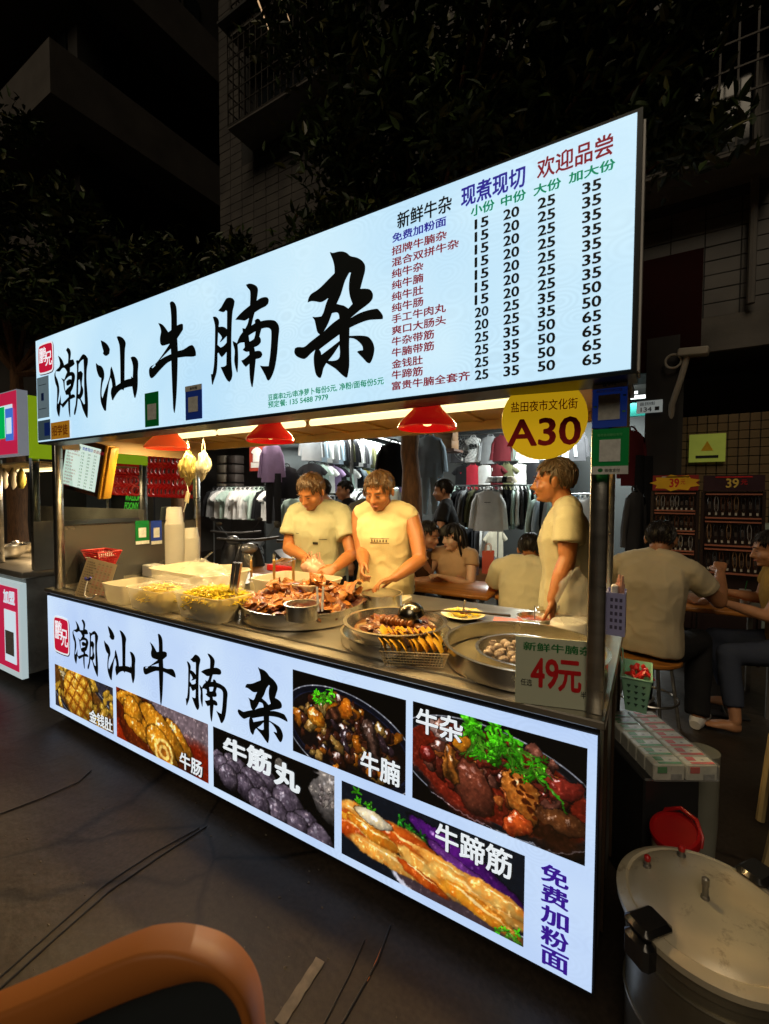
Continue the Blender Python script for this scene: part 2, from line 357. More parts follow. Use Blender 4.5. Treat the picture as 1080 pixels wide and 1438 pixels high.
def pic_offal(wd, ht):
    p = Pic(wd, ht, 300, (.03, .03, .035)); A = p.asp
    p.plate(.5, A*.52, .62, A*.47, .12, rim=(.07, .07, .08), inner=(.34, .1, .05)); r = p.r
    p.ell(.25, A*.72, .3, .12, .5, col=(.4, .12, .07), flat=True, rough=.2, soft=.5); p.ell(.8, A*.8, .25, .12, .2, col=(.16, .08, .04), flat=True, rough=.2, soft=.5)
    for i in range(120):
        a = r.random()*6.28; d = r.random()**.6*.42; x = .5+math.cos(a)*d; y = A*.45+math.sin(a)*d*A*.8
        c = r.choice([((.55, .2, .14), (.3, .08, .05)), ((.45, .18, .12), (.22, .07, .05)), ((.72, .4, .18), (.45, .2, .08)), ((.5, .3, .24), (.3, .16, .12))])
        p.ell(x, y, r.uniform(.025, .07), r.uniform(.015, .04), r.random()*3.1, col=c[0], col2=c[1], gloss=.7, rough=.4, dark=.2, seed=i)
    p.ell(.16, A*.22, .1, .035, .7, col=(.72, .6, .56), col2=(.45, .33, .3), gloss=.4, seed=3); p.ell(.22, A*.2, .09, .04, .4, col=(.6, .42, .36), col2=(.4, .25, .2), gloss=.5, seed=5)
    p.ell(.1, A*.5, .06, .06, .2, col=(.55, .14, .1), col2=(.35, .07, .05), gloss=.5, seed=6); p.ell(.88, A*.42, .09, .07, -.3, col=(.62, .22, .16), col2=(.42, .12, .09), gloss=.6, seed=2)
    p.ell(.27, A*.52, .06, .12, -.2, col=(.8, .5, .2), col2=(.5, .26, .08), gloss=.7, ridge=110, seed=7, rough=.15)
    p.ell(.4, A*.66, .1, .16, -.25, col=(.5, .26, .18), col2=(.34, .16, .11), gloss=.35, seed=9, rough=.1, dark=.3)
    p.ell(.67, A*.58, .1, .17, -.3, col=(.82, .5, .2), col2=(.55, .28, .08), gloss=.6, seed=4, rough=.1)
    for j in range(2):
        for i in range(6):
            x = .615+i*.025+j*.055; y = A*(.43+i*.062)+j*.0
            p.ell(x, y, .024, .017, .4, col=(.25, .1, .03), flat=True, rough=.2, soft=.3)
    p.ell(.88, A*.68, .14, .06, .1, col=(.45, .27, .14), col2=(.26, .14, .07), gloss=.5, seed=1, rough=.1); p.ell(.65, A*.86, .07, .07, 0, col=(.8, .36, .14), col2=(.5, .16, .06), gloss=.8, seed=2)
    p.herb(.42, A*.2, .14, 30, 3); p.herb(.6, A*.2, .13, 22, 8); p.herb(.72, A*.3, .1, 12, 9)
    p.tube(.76, A*.36, .92, A*.62, .008, col=(.3, .7, .12), gloss=.2); p.ell(.33, A*.28, .05, .045, 0, col=(.9, .6, .15), col2=(.7, .4, .08), gloss=.9)
    return p.warp(0.032, 5)
def pic_tendon(wd, ht):
    p = Pic(wd, ht, 260, (.07, .09, .12)); A = p.asp; r = p.r
    p.tube(.45, A*.1, 1., A*.6, .05, col=(.42, .12, .55), col2=(.2, .05, .3), gloss=.3); p.tube(.55, A*.3, 1., A*.75, .035, col=(.5, .25, .6), col2=(.25, .1, .3), gloss=.2)
    p.ell(.8, A*1.05, .5, .12, .2, col=(.75, .75, .8), flat=True, rough=.02, soft=.04); p.ell(.78, A*1.0, .47, .1, .2, col=(.25, .2, .22), flat=True, rough=.02, soft=.05)
    p.herb(.12, A*.22, .09, 9, 3); p.herb(.42, A*.28, .08, 7, 5, (.12, .4, .1)); p.herb(.95, A*.6, .07, 7, 7, (.15, .4, .1))
    L = [(.0, .38, .3, .52, .09), (.0, .6, .3, .72, .1), (.15, .4, .5, .42, .08), (.3, .45, .55, .55, .1), (.1, .75, .5, .85, .07), (.4, .6, .7, .85, .06), (.5, .5, .95, .75, .06), (.55, .62, 1., .85, .07), (.6, .75, .95, .97, .06), (.35, .72, .62, .92, .04), (.05, .5, .35, .62, .05), (.75, .6, 1., .7, .05)]
    for i, (a, b, c, d, q) in enumerate(L):
        b = b*.93; d = d*.93
        cc = r.choice([((.95, .66, .2), (.78, .4, .08)), ((.88, .42, .12), (.6, .2, .04)), ((.96, .78, .42), (.85, .5, .16))])
        p.tube(a, A*b, c, A*d, q*.8, col=cc[0], col2=cc[1], gloss=.7, rough=.35, dark=.45, seed=i, edge=.1, soft=.14)
        p.tube(a+.03, A*b-.015, c-.02, A*d-.02, q*.12, col=(1., .9, .66), col2=(.98, .72, .36), gloss=.5, rough=.5, dark=.8, seed=i+3, edge=0, soft=.4)
    p.ell(.22, A*.33, .13, .04, .1, col=(.98, .95, .88), col2=(.9, .8, .6), gloss=.6, seed=2); p.herb(.93, A*.9, .06, 7, 4)
    return p.warp(0.014, 6, .45)
# ---------------------------------------------------------------- brush lettering: outlines in each character's own box
def _p(s): q = [float(t) for t in s.replace(';', ' ').replace(',', ' ').split()]; return list(zip(q[::2], q[1::2]))
GL = {
'za': ((400, 340, 6.75), ["435,100 465,108 510,97 550,94 595,108 630,138 690,152 740,182 768,225 768,280 750,350 724,448 770,446 815,455 842,495 838,545 800,590 720,650 632,725 700,685 780,655 850,640 885,637 905,655 938,705 936,735 880,738 800,745 700,780 622,818 620,893 690,890 755,892 800,903 840,950 857,1010 850,1070 830,1130 815,1152 795,1150 750,1105 692,1045 705,1035 748,1028 745,995 705,945 660,918 620,914 618,1000 620,1130 618,1190 602,1280 590,1290 560,1270 490,1205 402,1150 375,1200 362,1255 350,1288 335,1290 305,1260 290,1200 282,1120 285,1070 297,1025 260,1055 200,1110 160,1105 115,1080 98,1045 105,1010 130,998 190,998 250,950 340,880 318,858 303,800 290,745 268,712 300,715 355,708 375,670 395,600 420,535 385,560 350,575 300,568 260,565 225,578 232,540 255,500 300,470 340,440 420,360 480,300 478,240 465,180 445,130",
 "380,850 420,775 455,680 485,672 510,675 522,700 525,728 460,775", "500,590 540,500 580,370 620,295 635,295 622,350 615,440 625,520 650,590 610,635 570,608 530,598",
 "335,1022 430,950 525,880 527,940 450,1000 355,1072 350,1045", "420,1128 470,1065 525,980 527,1090 510,1115 470,1128"]),
'nan': ((290, 390, 8.983), ["160,420 195,380 235,310 262,268 300,256 345,268 368,300 362,350 345,420 335,520 328,700 326,900 327,1050 333,1140 340,1230 325,1290 302,1320 275,1300 240,1240 190,1130 240,1122 262,1105 266,940 235,980 205,1008 185,985 165,950 152,960 152,1050 140,1200 105,1310 92,1352 82,1350 68,1222 90,1218 105,1120 115,950 120,700 118,600 92,500 125,495 160,525 172,570 165,625 215,622 250,635 270,655 272,430 258,415 235,438 195,435",
 "160,695 195,735 208,762 178,820 200,808 268,740 266,822 228,865 190,885 152,850",
 "510,95 550,80 600,88 645,115 662,150 658,210 645,295 690,265 745,250 785,258 798,290 790,335 760,365 700,395 620,445 600,520 580,608 625,578 620,545 650,522 680,530 695,555 750,542 820,538 875,548 915,590 930,640 920,760 905,950 885,1090 860,1190 815,1285 795,1302 780,1295 755,1240 685,1112 740,1120 795,1118 812,1000 825,850 830,720 825,665 800,640 750,638 705,650 680,745 698,780 698,820 670,855 615,882 625,932 670,925 705,940 718,975 700,1010 635,1030 625,1130 608,1290 595,1380 582,1382 565,1310 555,1200 553,1090 510,1130 480,1100 450,1050 490,1030 553,975 550,935 515,940 468,915 495,880 490,820 430,830 405,850 412,950 412,1080 405,1195 396,1200 375,1130 362,1050 368,920 350,850 342,802 370,815 395,830 430,745 470,690 465,640 500,648 530,590 548,515 500,545 440,540 375,535 410,490 480,420 560,355 565,240 560,170 525,125",
 "545,735 590,705 632,682 625,730 610,775 555,810"]),
'niu': ((200, 410, 7.99), ["318,130 328,115 350,110 375,130 392,170 398,230 400,380 455,360 468,370 468,425 440,470 403,525 410,665 470,650 565,598 590,618 612,680 612,718 590,728 500,730 408,742 405,900 395,1150 380,1320 372,1362 364,1350 352,1200 343,1000 335,775 290,800 200,890 130,965 110,970 95,955 85,880 95,850 160,805 210,745 318,585 270,600 230,605 212,580 208,520 220,450 210,400 188,352 230,365 265,400 302,455 335,430 335,300 328,200",
 "205,768 255,735 333,700 330,640 270,700", "115,852 150,812 160,822 125,857"]),
'shan': ((128, 460, 11.98), ["178,218 240,245 300,300 333,370 325,440 290,475 250,478 215,440 225,405 205,340 190,280",
 "97,597 140,635 185,650 225,710 240,790 235,860 212,930 195,1050 195,1150 208,1190 240,1090 290,950 335,800 340,710 358,655 375,700 405,800 425,900 435,985 510,935 508,700 500,400 490,290 445,160 480,150 530,165 580,215 600,270 588,360 582,600 580,890 640,870 690,860 690,820 715,850 722,700 715,620 680,510 710,492 760,500 800,550 812,610 803,750 803,950 790,1080 762,1185 745,1185 725,1100 708,995 640,1005 575,1025 560,1065 540,1045 480,1080 420,1160 385,1228 370,1220 348,1110 355,1040 372,1000 365,920 345,845 320,930 300,1080 280,1250 270,1400 245,1402 205,1330 180,1250 170,1120 175,1000 188,855 150,830 115,740 100,660"]),
'chao': ((70, 480, 12.5), ["160,245 210,285 245,340 270,415 335,375 340,230 300,150 330,105 370,135 388,200 375,320 430,312 455,385 440,410 375,455 372,535 410,530 450,560 462,620 445,720 420,820 385,885 390,935 420,922 455,935 465,975 430,990 375,1015 375,1150 378,1320 365,1322 345,1200 338,1045 290,1110 245,1165 225,1130 205,1110 200,1200 185,1318 172,1310 135,1180 140,1060 145,900 140,800 115,730 97,620 100,560 130,500 185,440 195,390 185,330",
 "120,515 190,525 240,465 280,468 320,535 290,610 272,665 215,640 250,700 262,800 300,935 345,935 348,970 230,1095 213,1070 208,930 190,1020 165,1095 155,1075 185,880 180,780 150,660 118,590",
 "278,690 330,630 385,600 400,605 398,665 350,660 305,700 310,760 325,775 385,740 380,770 330,815 290,865 280,800",
 "475,340 500,325 520,335 560,270 600,222 650,245 688,300 685,380 668,480 662,650 675,850 688,1050 688,1200 682,1335 668,1340 640,1290 590,1170 545,1020 510,1000 500,1100 480,1220 462,1285 445,1285 440,1250 470,1100 480,960 487,700 490,400",
 "525,400 565,340 608,310 615,480 620,800 632,1090 615,1100 560,1000 600,920 605,840 580,760 590,640 598,560 565,515 520,535", "520,680 538,660 550,720 555,840 535,920 515,925"])}
YS_ = -.1*S_
def glyph_box():
    out = {}
    for k, ((ox, oy, sc_), ol) in GL.items():
        o3 = [[at(x/sc_+ox, y/sc_+oy, 'y', YS_) for x, y in _p(s)] for s in ol]
        us = [q.x for l in o3 for q in l]; vs = [q.z for l in o3 for q in l]
        u0, u1, v0, v1 = min(us), max(us), min(vs), max(vs)
        out[k] = ([[((q.x-u0)/(u1-u0), (q.z-v0)/(v1-v0)) for q in l] for l in o3], (u0, u1, v0, v1))
    return out
GB = glyph_box()
# ---------------------------------------------------------------- common materials
steel = M('brushed_steel', (.50, .49, .46), .3, 1., .18, 5, .08, 60, stretch=(1, 1, 6))
steel_sheet = M('steel_sheet', (.58, .54, .46), .33, .9, .22, 3, .1, 25)
steel_dull = M('worn_steel', (.34, .32, .29), .45, .9, .3, 7, .2, 40)
steel_pot = M('pot_steel', (.74, .71, .64), .24, .97, .06, 10)
blackm = M('black_trim', (.015, .015, .016), .35, .3)
black_pl = M('black_plastic', (.02, .02, .021), .4)
whitep = M('white_plastic', (.72, .71, .68), .35)
whitew = M('white_enamel', (.7, .7, .67), .3, 0, .08, 4)
redp = M('red_plastic', (.62, .02, .02), .3, 0, .1, 5)
ink_k = M('ink_black', (.008, .013, .016), .5, 0, .1)
ink_r = M('ink_red', (.35, .015, .03), .5, 0, .1, emis=(.33, .012, .03), es=.5)
ink_b = M('ink_blue', (.03, .03, .4), .5, 0, .1, emis=(.035, .025, .4), es=.6)
ink_g = M('ink_green', (.0, .3, .15), .5, 0, .1, emis=(.0, .33, .16), es=.6)
ink_w = M('ink_backlit_white', (.8, .8, .8), .5, emis=(.78, .86, .92), es=.85)
print_r = M('print_red', (.62, .008, .012), .5); print_g = M('print_green', (.005, .2, .04), .5); print_k = M('print_black', (.01, .01, .01), .5)
print_w = M('print_white', (.75, .75, .72), .45); print_y = M('print_yellow', (.85, .5, .02), .45); print_b = M('print_blue', (.02, .06, .35), .45)
print_grey = M('print_grey', (.3, .31, .3), .5, var=.3, scale=60)
wood = M('wood', (.28, .12, .04), .4, 0, .3, 4, .2, 30, stretch=(1, 8, 8))
woodd = M('dark_wood', (.1, .035, .015), .45, 0, .3, 5, .2, 30, stretch=(1, 8, 8))
def sign_mat(name, c1, c2, es):
    if name in MATS: return MATS[name]
    m = M(name, (.3, .32, .34), .22, 0, .02, emis=(1, 1, 1), es=es); n = m.node_tree.nodes; l = m.node_tree.links; b = n['Principled BSDF']
    tc = n.new('ShaderNodeTexCoord'); vo = n.new('ShaderNodeTexVoronoi'); vo.inputs['Scale'].default_value = 9; vo.inputs['Randomness'].default_value = .55
    mp = n.new('ShaderNodeMapping'); mp.inputs['Scale'].default_value = (1, .01, 1.6); l.new(tc.outputs['Object'], mp.inputs[0]); l.new(mp.outputs[0], vo.inputs['Vector'])
    mu = n.new('ShaderNodeMath'); mu.operation = 'MULTIPLY'; mu.inputs[1].default_value = 44; l.new(vo.outputs['Distance'], mu.inputs[0])
    si = n.new('ShaderNodeMath'); si.operation = 'SINE'; l.new(mu.outputs[0], si.inputs[0])
    nz = n.new('ShaderNodeTexNoise'); nz.inputs['Scale'].default_value = 1.6; nz.inputs['Detail'].default_value = 3; l.new(tc.outputs['Object'], nz.inputs['Vector'])
    mr = n.new('ShaderNodeMapRange'); mr.inputs['From Min'].default_value = .35; mr.inputs['From Max'].default_value = .65; l.new(nz.outputs[0], mr.inputs[0])
    n2 = n.new('ShaderNodeTexNoise'); n2.inputs['Scale'].default_value = 4; l.new(tc.outputs['Object'], n2.inputs['Vector'])
    m2 = n.new('ShaderNodeMapRange'); m2.inputs['From Min'].default_value = .4; m2.inputs['From Max'].default_value = .7; m2.inputs['To Max'].default_value = .05; l.new(n2.outputs[0], m2.inputs[0])
    ma = n.new('ShaderNodeMath'); ma.operation = 'MULTIPLY'; l.new(si.outputs[0], ma.inputs[0]); l.new(m2.outputs[0], ma.inputs[1])
    ad = n.new('ShaderNodeMath'); ad.operation = 'ADD'; l.new(ma.outputs[0], ad.inputs[0]); ad.inputs[1].default_value = 1
    ml = n.new('ShaderNodeMath'); ml.operation = 'MULTIPLY'; l.new(ad.outputs[0], ml.inputs[0]); ml.inputs[1].default_value = es
    mx = n.new('ShaderNodeMix'); mx.data_type = 'RGBA'; l.new(mr.outputs[0], mx.inputs[0]); mx.inputs[6].default_value = (*c1, 1); mx.inputs[7].default_value = (*c2, 1)
    l.new(mx.outputs[2], b.inputs['Emission Color']); l.new(ml.outputs[0], b.inputs['Emission Strength']); return m
sign_up = sign_mat('backlit_acrylic', (.47, .73, .93), (.60, .83, .96), 1.)
sign_lo = sign_mat('backlit_acrylic_front', (.46, .62, .93), (.60, .76, .97), .97)

# ---------------------------------------------------------------- setting: ground
def ground_material():
    m = M('street_surface', (.022, .0165, .0125), .46, 0, .4, 1.3, .45, 14, col2=(.056, .042, .031), spec=.45); n = m.node_tree.nodes; l = m.node_tree.links; b = n['Principled BSDF']
    tc = n.new('ShaderNodeTexCoord'); vo = n.new('ShaderNodeTexVoronoi'); vo.feature = 'DISTANCE_TO_EDGE'; vo.inputs['Scale'].default_value = .75
    nz = n.new('ShaderNodeTexNoise'); nz.inputs['Scale'].default_value = 2.5; nz.inputs['Detail'].default_value = 6; l.new(tc.outputs['Object'], nz.inputs['Vector'])
    mixv = n.new('ShaderNodeMix'); mixv.data_type = 'VECTOR'; mixv.inputs[0].default_value = .12; l.new(tc.outputs['Object'], mixv.inputs[4]); l.new(nz.outputs['Color'], mixv.inputs[5])
    l.new(mixv.outputs[1], vo.inputs['Vector']); cmp_ = n.new('ShaderNodeMapRange'); cmp_.inputs['From Max'].default_value = .009; cmp_.inputs['To Min'].default_value = .25; l.new(vo.outputs[0], cmp_.inputs[0])
    fine = n.new('ShaderNodeTexNoise'); fine.inputs['Scale'].default_value = 55; fine.inputs['Detail'].default_value = 4; l.new(tc.outputs['Object'], fine.inputs['Vector'])
    f2 = n.new('ShaderNodeMapRange'); f2.inputs['From Min'].default_value = .3; f2.inputs['From Max'].default_value = .7; f2.inputs['To Min'].default_value = .7; f2.inputs['To Max'].default_value = 1.25; l.new(fine.outputs[0], f2.inputs[0])
    mm = n.new('ShaderNodeMath'); mm.operation = 'MULTIPLY'; l.new(cmp_.outputs[0], mm.inputs[0]); l.new(f2.outputs[0], mm.inputs[1])
    old = b.inputs['Base Color'].links[0].from_socket; vm = n.new('ShaderNodeVectorMath'); vm.operation = 'SCALE'; l.new(old, vm.inputs[0]); l.new(mm.outputs[0], vm.inputs['Scale'])
    l.new(vm.outputs[0], b.inputs['Base Color']); return m
g = struct(box('ground', -60, 60, -40, 60, -.3, 0, ground_material()))

# ---------------------------------------------------------------- the food stall
CT = .885; X0, X1 = -3.275, 0.
ZT0, ZT1 = 1.82, 2.429; SX0, SX1 = -3.115, .062
stall = E('food_stall', (0, 0, 0), label='long steel street food stall with lit menu board above and lit food picture board below', cat='food stall')
# upper light box
fr = MB(); fr.box(SX0-.01, SX1+.012, YS_+.004, .03, ZT0-.012, ZT1+.012)
sbx = fr.build('sign_box', M('sign_frame', (.02, .022, .022), .35, .6), stall, smooth=False)
box('sign_face', SX0, SX1, YS_-.002, YS_+.003, ZT0, ZT1, sign_up, sbx)
box('edge_strip', SX1+.013, SX1+.018, YS_+.03, .02, ZT0, ZT1, whitep, sbx)
def glyph_at(k, parent, u0, u1, v0, v1, y, mat):
    out = [[(u0+a*(u1-u0), v0+b*(v1-v0)) for a, b in l] for l in GB[k][0]]
    return link('brush_character', poly_mesh('brush_character', out, mat), parent, (0, y, 0), (R(90), 0, 0))
for k in GB: glyph_at(k, sbx, *GB[k][1], YS_-.005, ink_k)
def ptext(parent, yp, s, x0, y0, x1, y1, h, mat, bold=.02, name='lettering', shear=0., off=.0055):
    a = at(x0, y0, 'y', yp); b = at(x1, y1, 'y', yp); zc = (a.z+b.z)/2; xm, ym = (x0+x1)/2, (y0+y1)/2
    ht = at(xm, ym-h/2, 'y', yp).z-at(xm, ym+h/2, 'y', yp).z
    return letter(s, mat, parent, a.x, zc-ht/2, b.x-a.x, ht, yp-off, bold, name, shear=shear)
c2 = lambda x, y: (x/2.842+540, y/2.842+150)
def mt(s, x0, y0, x1, y1, h, mat, bold=.02, name='lettering'):
    (a, b), (c, d) = c2(x0, y0), c2(x1, y1); return ptext(sbx, YS_, s, a, b, c, d, h/2.842, mat, bold, name)
mt('新鲜牛杂', 55, 452, 270, 393, 66, ink_k, .03); mt('现煮现切', 310, 360, 562, 285, 82, ink_b, .04); mt('欢迎品尝', 612, 252, 912, 155, 82, ink_r, .03)
mt('免费加粉面', 35, 522, 248, 465, 36, ink_b, .04)
for s, a, b, c, d in (('小份', 348, 418, 440, 396), ('中份', 468, 380, 565, 355), ('大份', 598, 338, 705, 308), ('加大份', 738, 288, 920, 233)): mt(s, a, b, c, d, 42, ink_g, .045)
items = [('招牌牛腩杂', 250, 575, 517), ('混合双拼牛杂', 298, 620, 552), ('纯牛杂', 157, 668, 640), ('纯牛腩', 157, 713, 687), ('纯牛肚', 157, 757, 737), ('纯牛肠', 157, 803, 781), ('手工牛肉丸', 247, 845, 808), ('爽口大肠头', 247, 890, 857), ('牛杂带筋', 200, 935, 913), ('牛腩带筋', 200, 978, 960), ('金钱肚', 155, 1025, 1015), ('牛蹄筋', 155, 1070, 1058), ('富贵牛腩全套齐', 343, 1113, 1077)]
for s, xe, ya, yb in items: mt(s, 33, ya, xe, yb, 35, ink_r, .035)
cols = [('15', 390, 25, 466, 1070, [15]*7+[20]*2+[25]*4), ('', 508, 29, 428, 1055, [20]*7+[25]*2+[35]*4), ('', 648, 32, 382, 1035, [25]*7+[35]*2+[50]*4), ('', 828, 35, 322, 1010, [35]*7+[50]*2+[65]*4)]
for ci, (_, xc, hw, ya, yb, vals) in enumerate(cols):
    za = at(*c2(xc, ya), 'y', YS_); zb = at(*c2(xc, yb), 'y', YS_); xa = at(*c2(xc-hw-1, ya), 'y', YS_).x; xb = at(*c2(xc+hw+1, ya), 'y', YS_).x
    xs = zb.x-za.x
    for i, v in enumerate(vals):
        t = i/12; z = za.z+(zb.z-za.z)*t; ht = .0265
        letter(str(v), ink_k, sbx, xa+xs*t, z-ht/2, xb-xa, ht, YS_-.0055, .055, 'price')
ptext(sbx, YS_, '豆腐串2元/串净萝卜每份5元, 净粉/面每份5元', 378, 558, 540, 536, 10, ink_g, .03)
ptext(sbx, YS_, '预定餐: 135 5488 7979', 378, 569, 462, 557, 9.5, ink_g, .03)
def seal(parent, yp, xl, xr, yt, yb):
    a = at(xl, (yt+yb)/2, 'y', yp); b = at(xr, (yt+yb)/2, 'y', yp); zt = at((xl+xr)/2, yt, 'y', yp).z; zb = at((xl+xr)/2, yb, 'y', yp).z
    x0, x1 = a.x, b.x; w_ = x1-x0; h = zt-zb
    def rr(g_, wob=0): 
        q = w_*.12; o = []
        for cx, cz, a0 in ((x1-q, zt-q, 0), (x0+q, zt-q, 90), (x0+q, zb+q, 180), (x1-q, zb+q, 270)):
            for j in range(5):
                t = R(a0+j*22.5); o.append((cx+math.cos(t)*(q+g_), cz+math.sin(t)*(q+g_)))
        return o
    def lay(g_, mat, y, nm, dx=0): 
        me = poly_mesh(nm, [[(x+dx, z-dx*.8) for x, z in rr(g_)]], mat); return link(nm, me, parent, (0, y, 0), (R(90), 0, 0))
    lay(w_*.07, M('seal_shadow', (.25, .1, .14), .6), yp-.0045, 'seal_shadow', w_*.03); lay(w_*.06, ink_w, yp-.005, 'seal_border')
    lay(0, M('seal_red', (.5, .01, .03), .5, emis=(.5, .008, .035), es=.9), yp-.0056, 'seal')
    letter('鹏', ink_w, parent, x0+w_*.04, zb+h*.36, w_*.5, h*.56, yp-.0064, .02); letter('兄', ink_w, parent, x0+w_*.5, zb+h*.2, w_*.46, h*.5, yp-.0064, .02)
seal(sbx, YS_, 56, 75, 484, 522)

# papers stuck on the upper sign (the square codes are left out)
def sticker(name, label, xl, xr, yt, yb, yp, lay, parent=None, cat='sticker', thick=.002):
    a = at(xl, (yt+yb)/2, 'y', yp); b = at(xr, (yt+yb)/2, 'y', yp); zt = at((xl+xr)/2, yt, 'y', yp).z; zb = at((xl+xr)/2, yb, 'y', yp).z
    o = E(name, (a.x, yp, zb), label=label, cat=cat); w_ = b.x-a.x; h = zt-zb
    for i, (nm, mat, u0, u1, v0, v1) in enumerate(lay):
        box(nm, u0*w_, u1*w_, -thick-i*.0012, -i*.0012, v0*h, v1*h, mat, o)
    return o, w_, h
YP = YS_-.006
grn = M('placard_green', (.0, .17, .03), .4, 0, .1, 4, emis=(0, .17, .03), es=.12); blu = M('placard_blue', (.015, .05, .33), .4, 0, .1, 4, emis=(.015, .05, .33), es=.12)
pal = M('placard_white', (.78, .8, .78), .45, 0, .15, 60); pgrey = M('paper_grey', (.22, .28, .3), .6, 0, .15, 20, emis=(.09, .14, .17), es=.7)
sticker('payment_card', 'green payment card stuck under the second brush character of the upper sign', 204, 223, 551, 599, YP, [('card', grn, 0, 1, 0, 1), ('blank_square', pal, .2, .85, .2, .66)])
so, sw_, sh_ = sticker('payment_card', 'blue payment card stuck beside the third brush character of the upper sign', 261, 284, 541, 589, YP, [('card', blu, 0, 1, 0, 1), ('card_header', pal, 0, 1, .84, 1), ('blank_square', pal, .2, .78, .22, .66)])
letter('支付宝', print_k, so, sw_*.3, sh_*.88, sw_*.45, sh_*.07, -.005)
sticker('notice_paper', 'long grey notice paper on the left end of the upper sign', 53, 69, 529, 587, YP, [('paper', pgrey, 0, 1, 0, 1), ('printed_line', print_k, .15, .8, .8, .81), ('printed_line', print_k, .15, .8, .22, .23), ('printed_mark', print_b, .4, .6, .42, .6)])
sticker('notice_paper', 'small dark notice paper below the long grey paper on the upper sign', 54, 71, 590, 618, YP, [('paper', M('paper_dark', (.08, .1, .11), .6, emis=(.03, .06, .08), es=.6), 0, 1, 0, 1), ('printed_block', blu, .55, .98, .2, .85)])
so, sw_, sh_ = sticker('hiring_sticker', 'orange sticker with red characters at the lower left corner of the upper sign', 72, 98, 592, 616, YP, [('paper', M('paper_orange', (.55, .25, .02), .6, 0, .3, 30, emis=(.4, .17, .01), es=.5), 0, 1, 0, 1)])
letter('招学徒', M('ink_faded_red', (.4, .03, .01), .5), so, sw_*.08, sh_*.2, sw_*.84, sh_*.6, -.003, .02)

# lower light box
fb = MB(); fb.box(X0-.012, X1+.006, .004, .06, .075, CT-.03)
lbx = fb.build('front_board', blackm, stall, smooth=False)
box('board_face', X0, X1, -.002, .003, .09, .837, sign_lo, lbx)
def px_box(xl, xr, ta, tb, ba, bb, yp=0.):
    """world extent of an upright rectangle on a sign from its four corners"""
    a = at(xl, ta, 'y', yp); b = at(xr, tb, 'y', yp); c = at(xl, ba, 'y', yp); d = at(xr, bb, 'y', yp)
    return (a.x+c.x)/2, (b.x+d.x)/2, (c.z+d.z)/2, (a.z+b.z)/2
pics = [(pic_honeycomb, (78.5, 160, 935, 962.6, 988.5, 1031)), (pic_intestine, (164.5, 293.5, 965, 1015.5, 1035, 1098)), (pic_balls, (300.5, 470.5, 1020, 1088.7, 1103, 1191.7)),
        (pic_brisket, (412, 570.5, 939, 983, 1054, 1116)), (pic_offal, (580, 823.5, 986, 1047, 1119, 1216.5)), (pic_tendon, (480.5, 736.5, 1095, 1200.7, 1197, 1330))]
for fn, q in pics:
    a, b, c, d = px_box(*q); fn(b-a, d-c).build('food_picture', lbx, a, b, c, d, -.0035)
lab = [('金钱肚', 127, 161-2, 1004, 1019, 17), ('牛肠', 254, 285, 1066, 1080, 22), ('牛腩', 508, 562, 1070, 1086, 33), ('牛杂', 586, 650, 1012, 1024, 34), ('牛蹄筋', 613, 719, 1173, 1212, 37)]
for s, xl, xr, ya, yb, h in lab:
    ptext(lbx, 0, s, xl+1.5, ya+1, xr+1.5, yb+1, h, M('caption_shadow', (.08, .08, .08), .6), .045, 'caption', off=.0048); ptext(lbx, 0, s, xl, ya, xr, yb, h, ink_w, .035, 'caption')
for s, x0, x1, y0, y1, h in (('牛', 316, 346, 1048, 1058, 27), ('筋', 349, 381, 1060, 1073, 31), ('丸', 387, 421, 1083, 1096, 33)): ptext(lbx, 0, s, x0, y0, x1, y1, h, ink_w, .07, 'caption')
bt = [('chao', 103.7, 139.6, 869, 948, .35, .85), ('shan', 148, 191.5, 883, 955, .5, .25), ('niu', 202.6, 248, 890, 990, .5, .55), ('nan', 262, 321, 917, 1012, .52, .6), ('za', 335, 405, 935.5, 1046, .4, .72)]
for k, xl, xr, yt, yb, ut, ub in bt:
    u0 = at(xl, (yt+yb)/2, 'y', 0).x; u1 = at(xr, (yt+yb)/2, 'y', 0).x; v1 = at(xl+(xr-xl)*ut, yt, 'y', 0).z; v0 = at(xl+(xr-xl)*ub, yb, 'y', 0).z
    glyph_at(k, lbx, u0, u1, v0, v1, -.0055, ink_k)
seal(lbx, 0, 78, 97, 869, 915)
ink_v = M('ink_violet', (.06, .01, .35), .5, emis=(.05, .012, .36), es=.6)
for i, ch in enumerate('免费加粉面'):
    yc = 1228+i*29.4; ptext(lbx, 0, ch, 761, yc-9, 798, yc+10, 25, ink_v, .045)

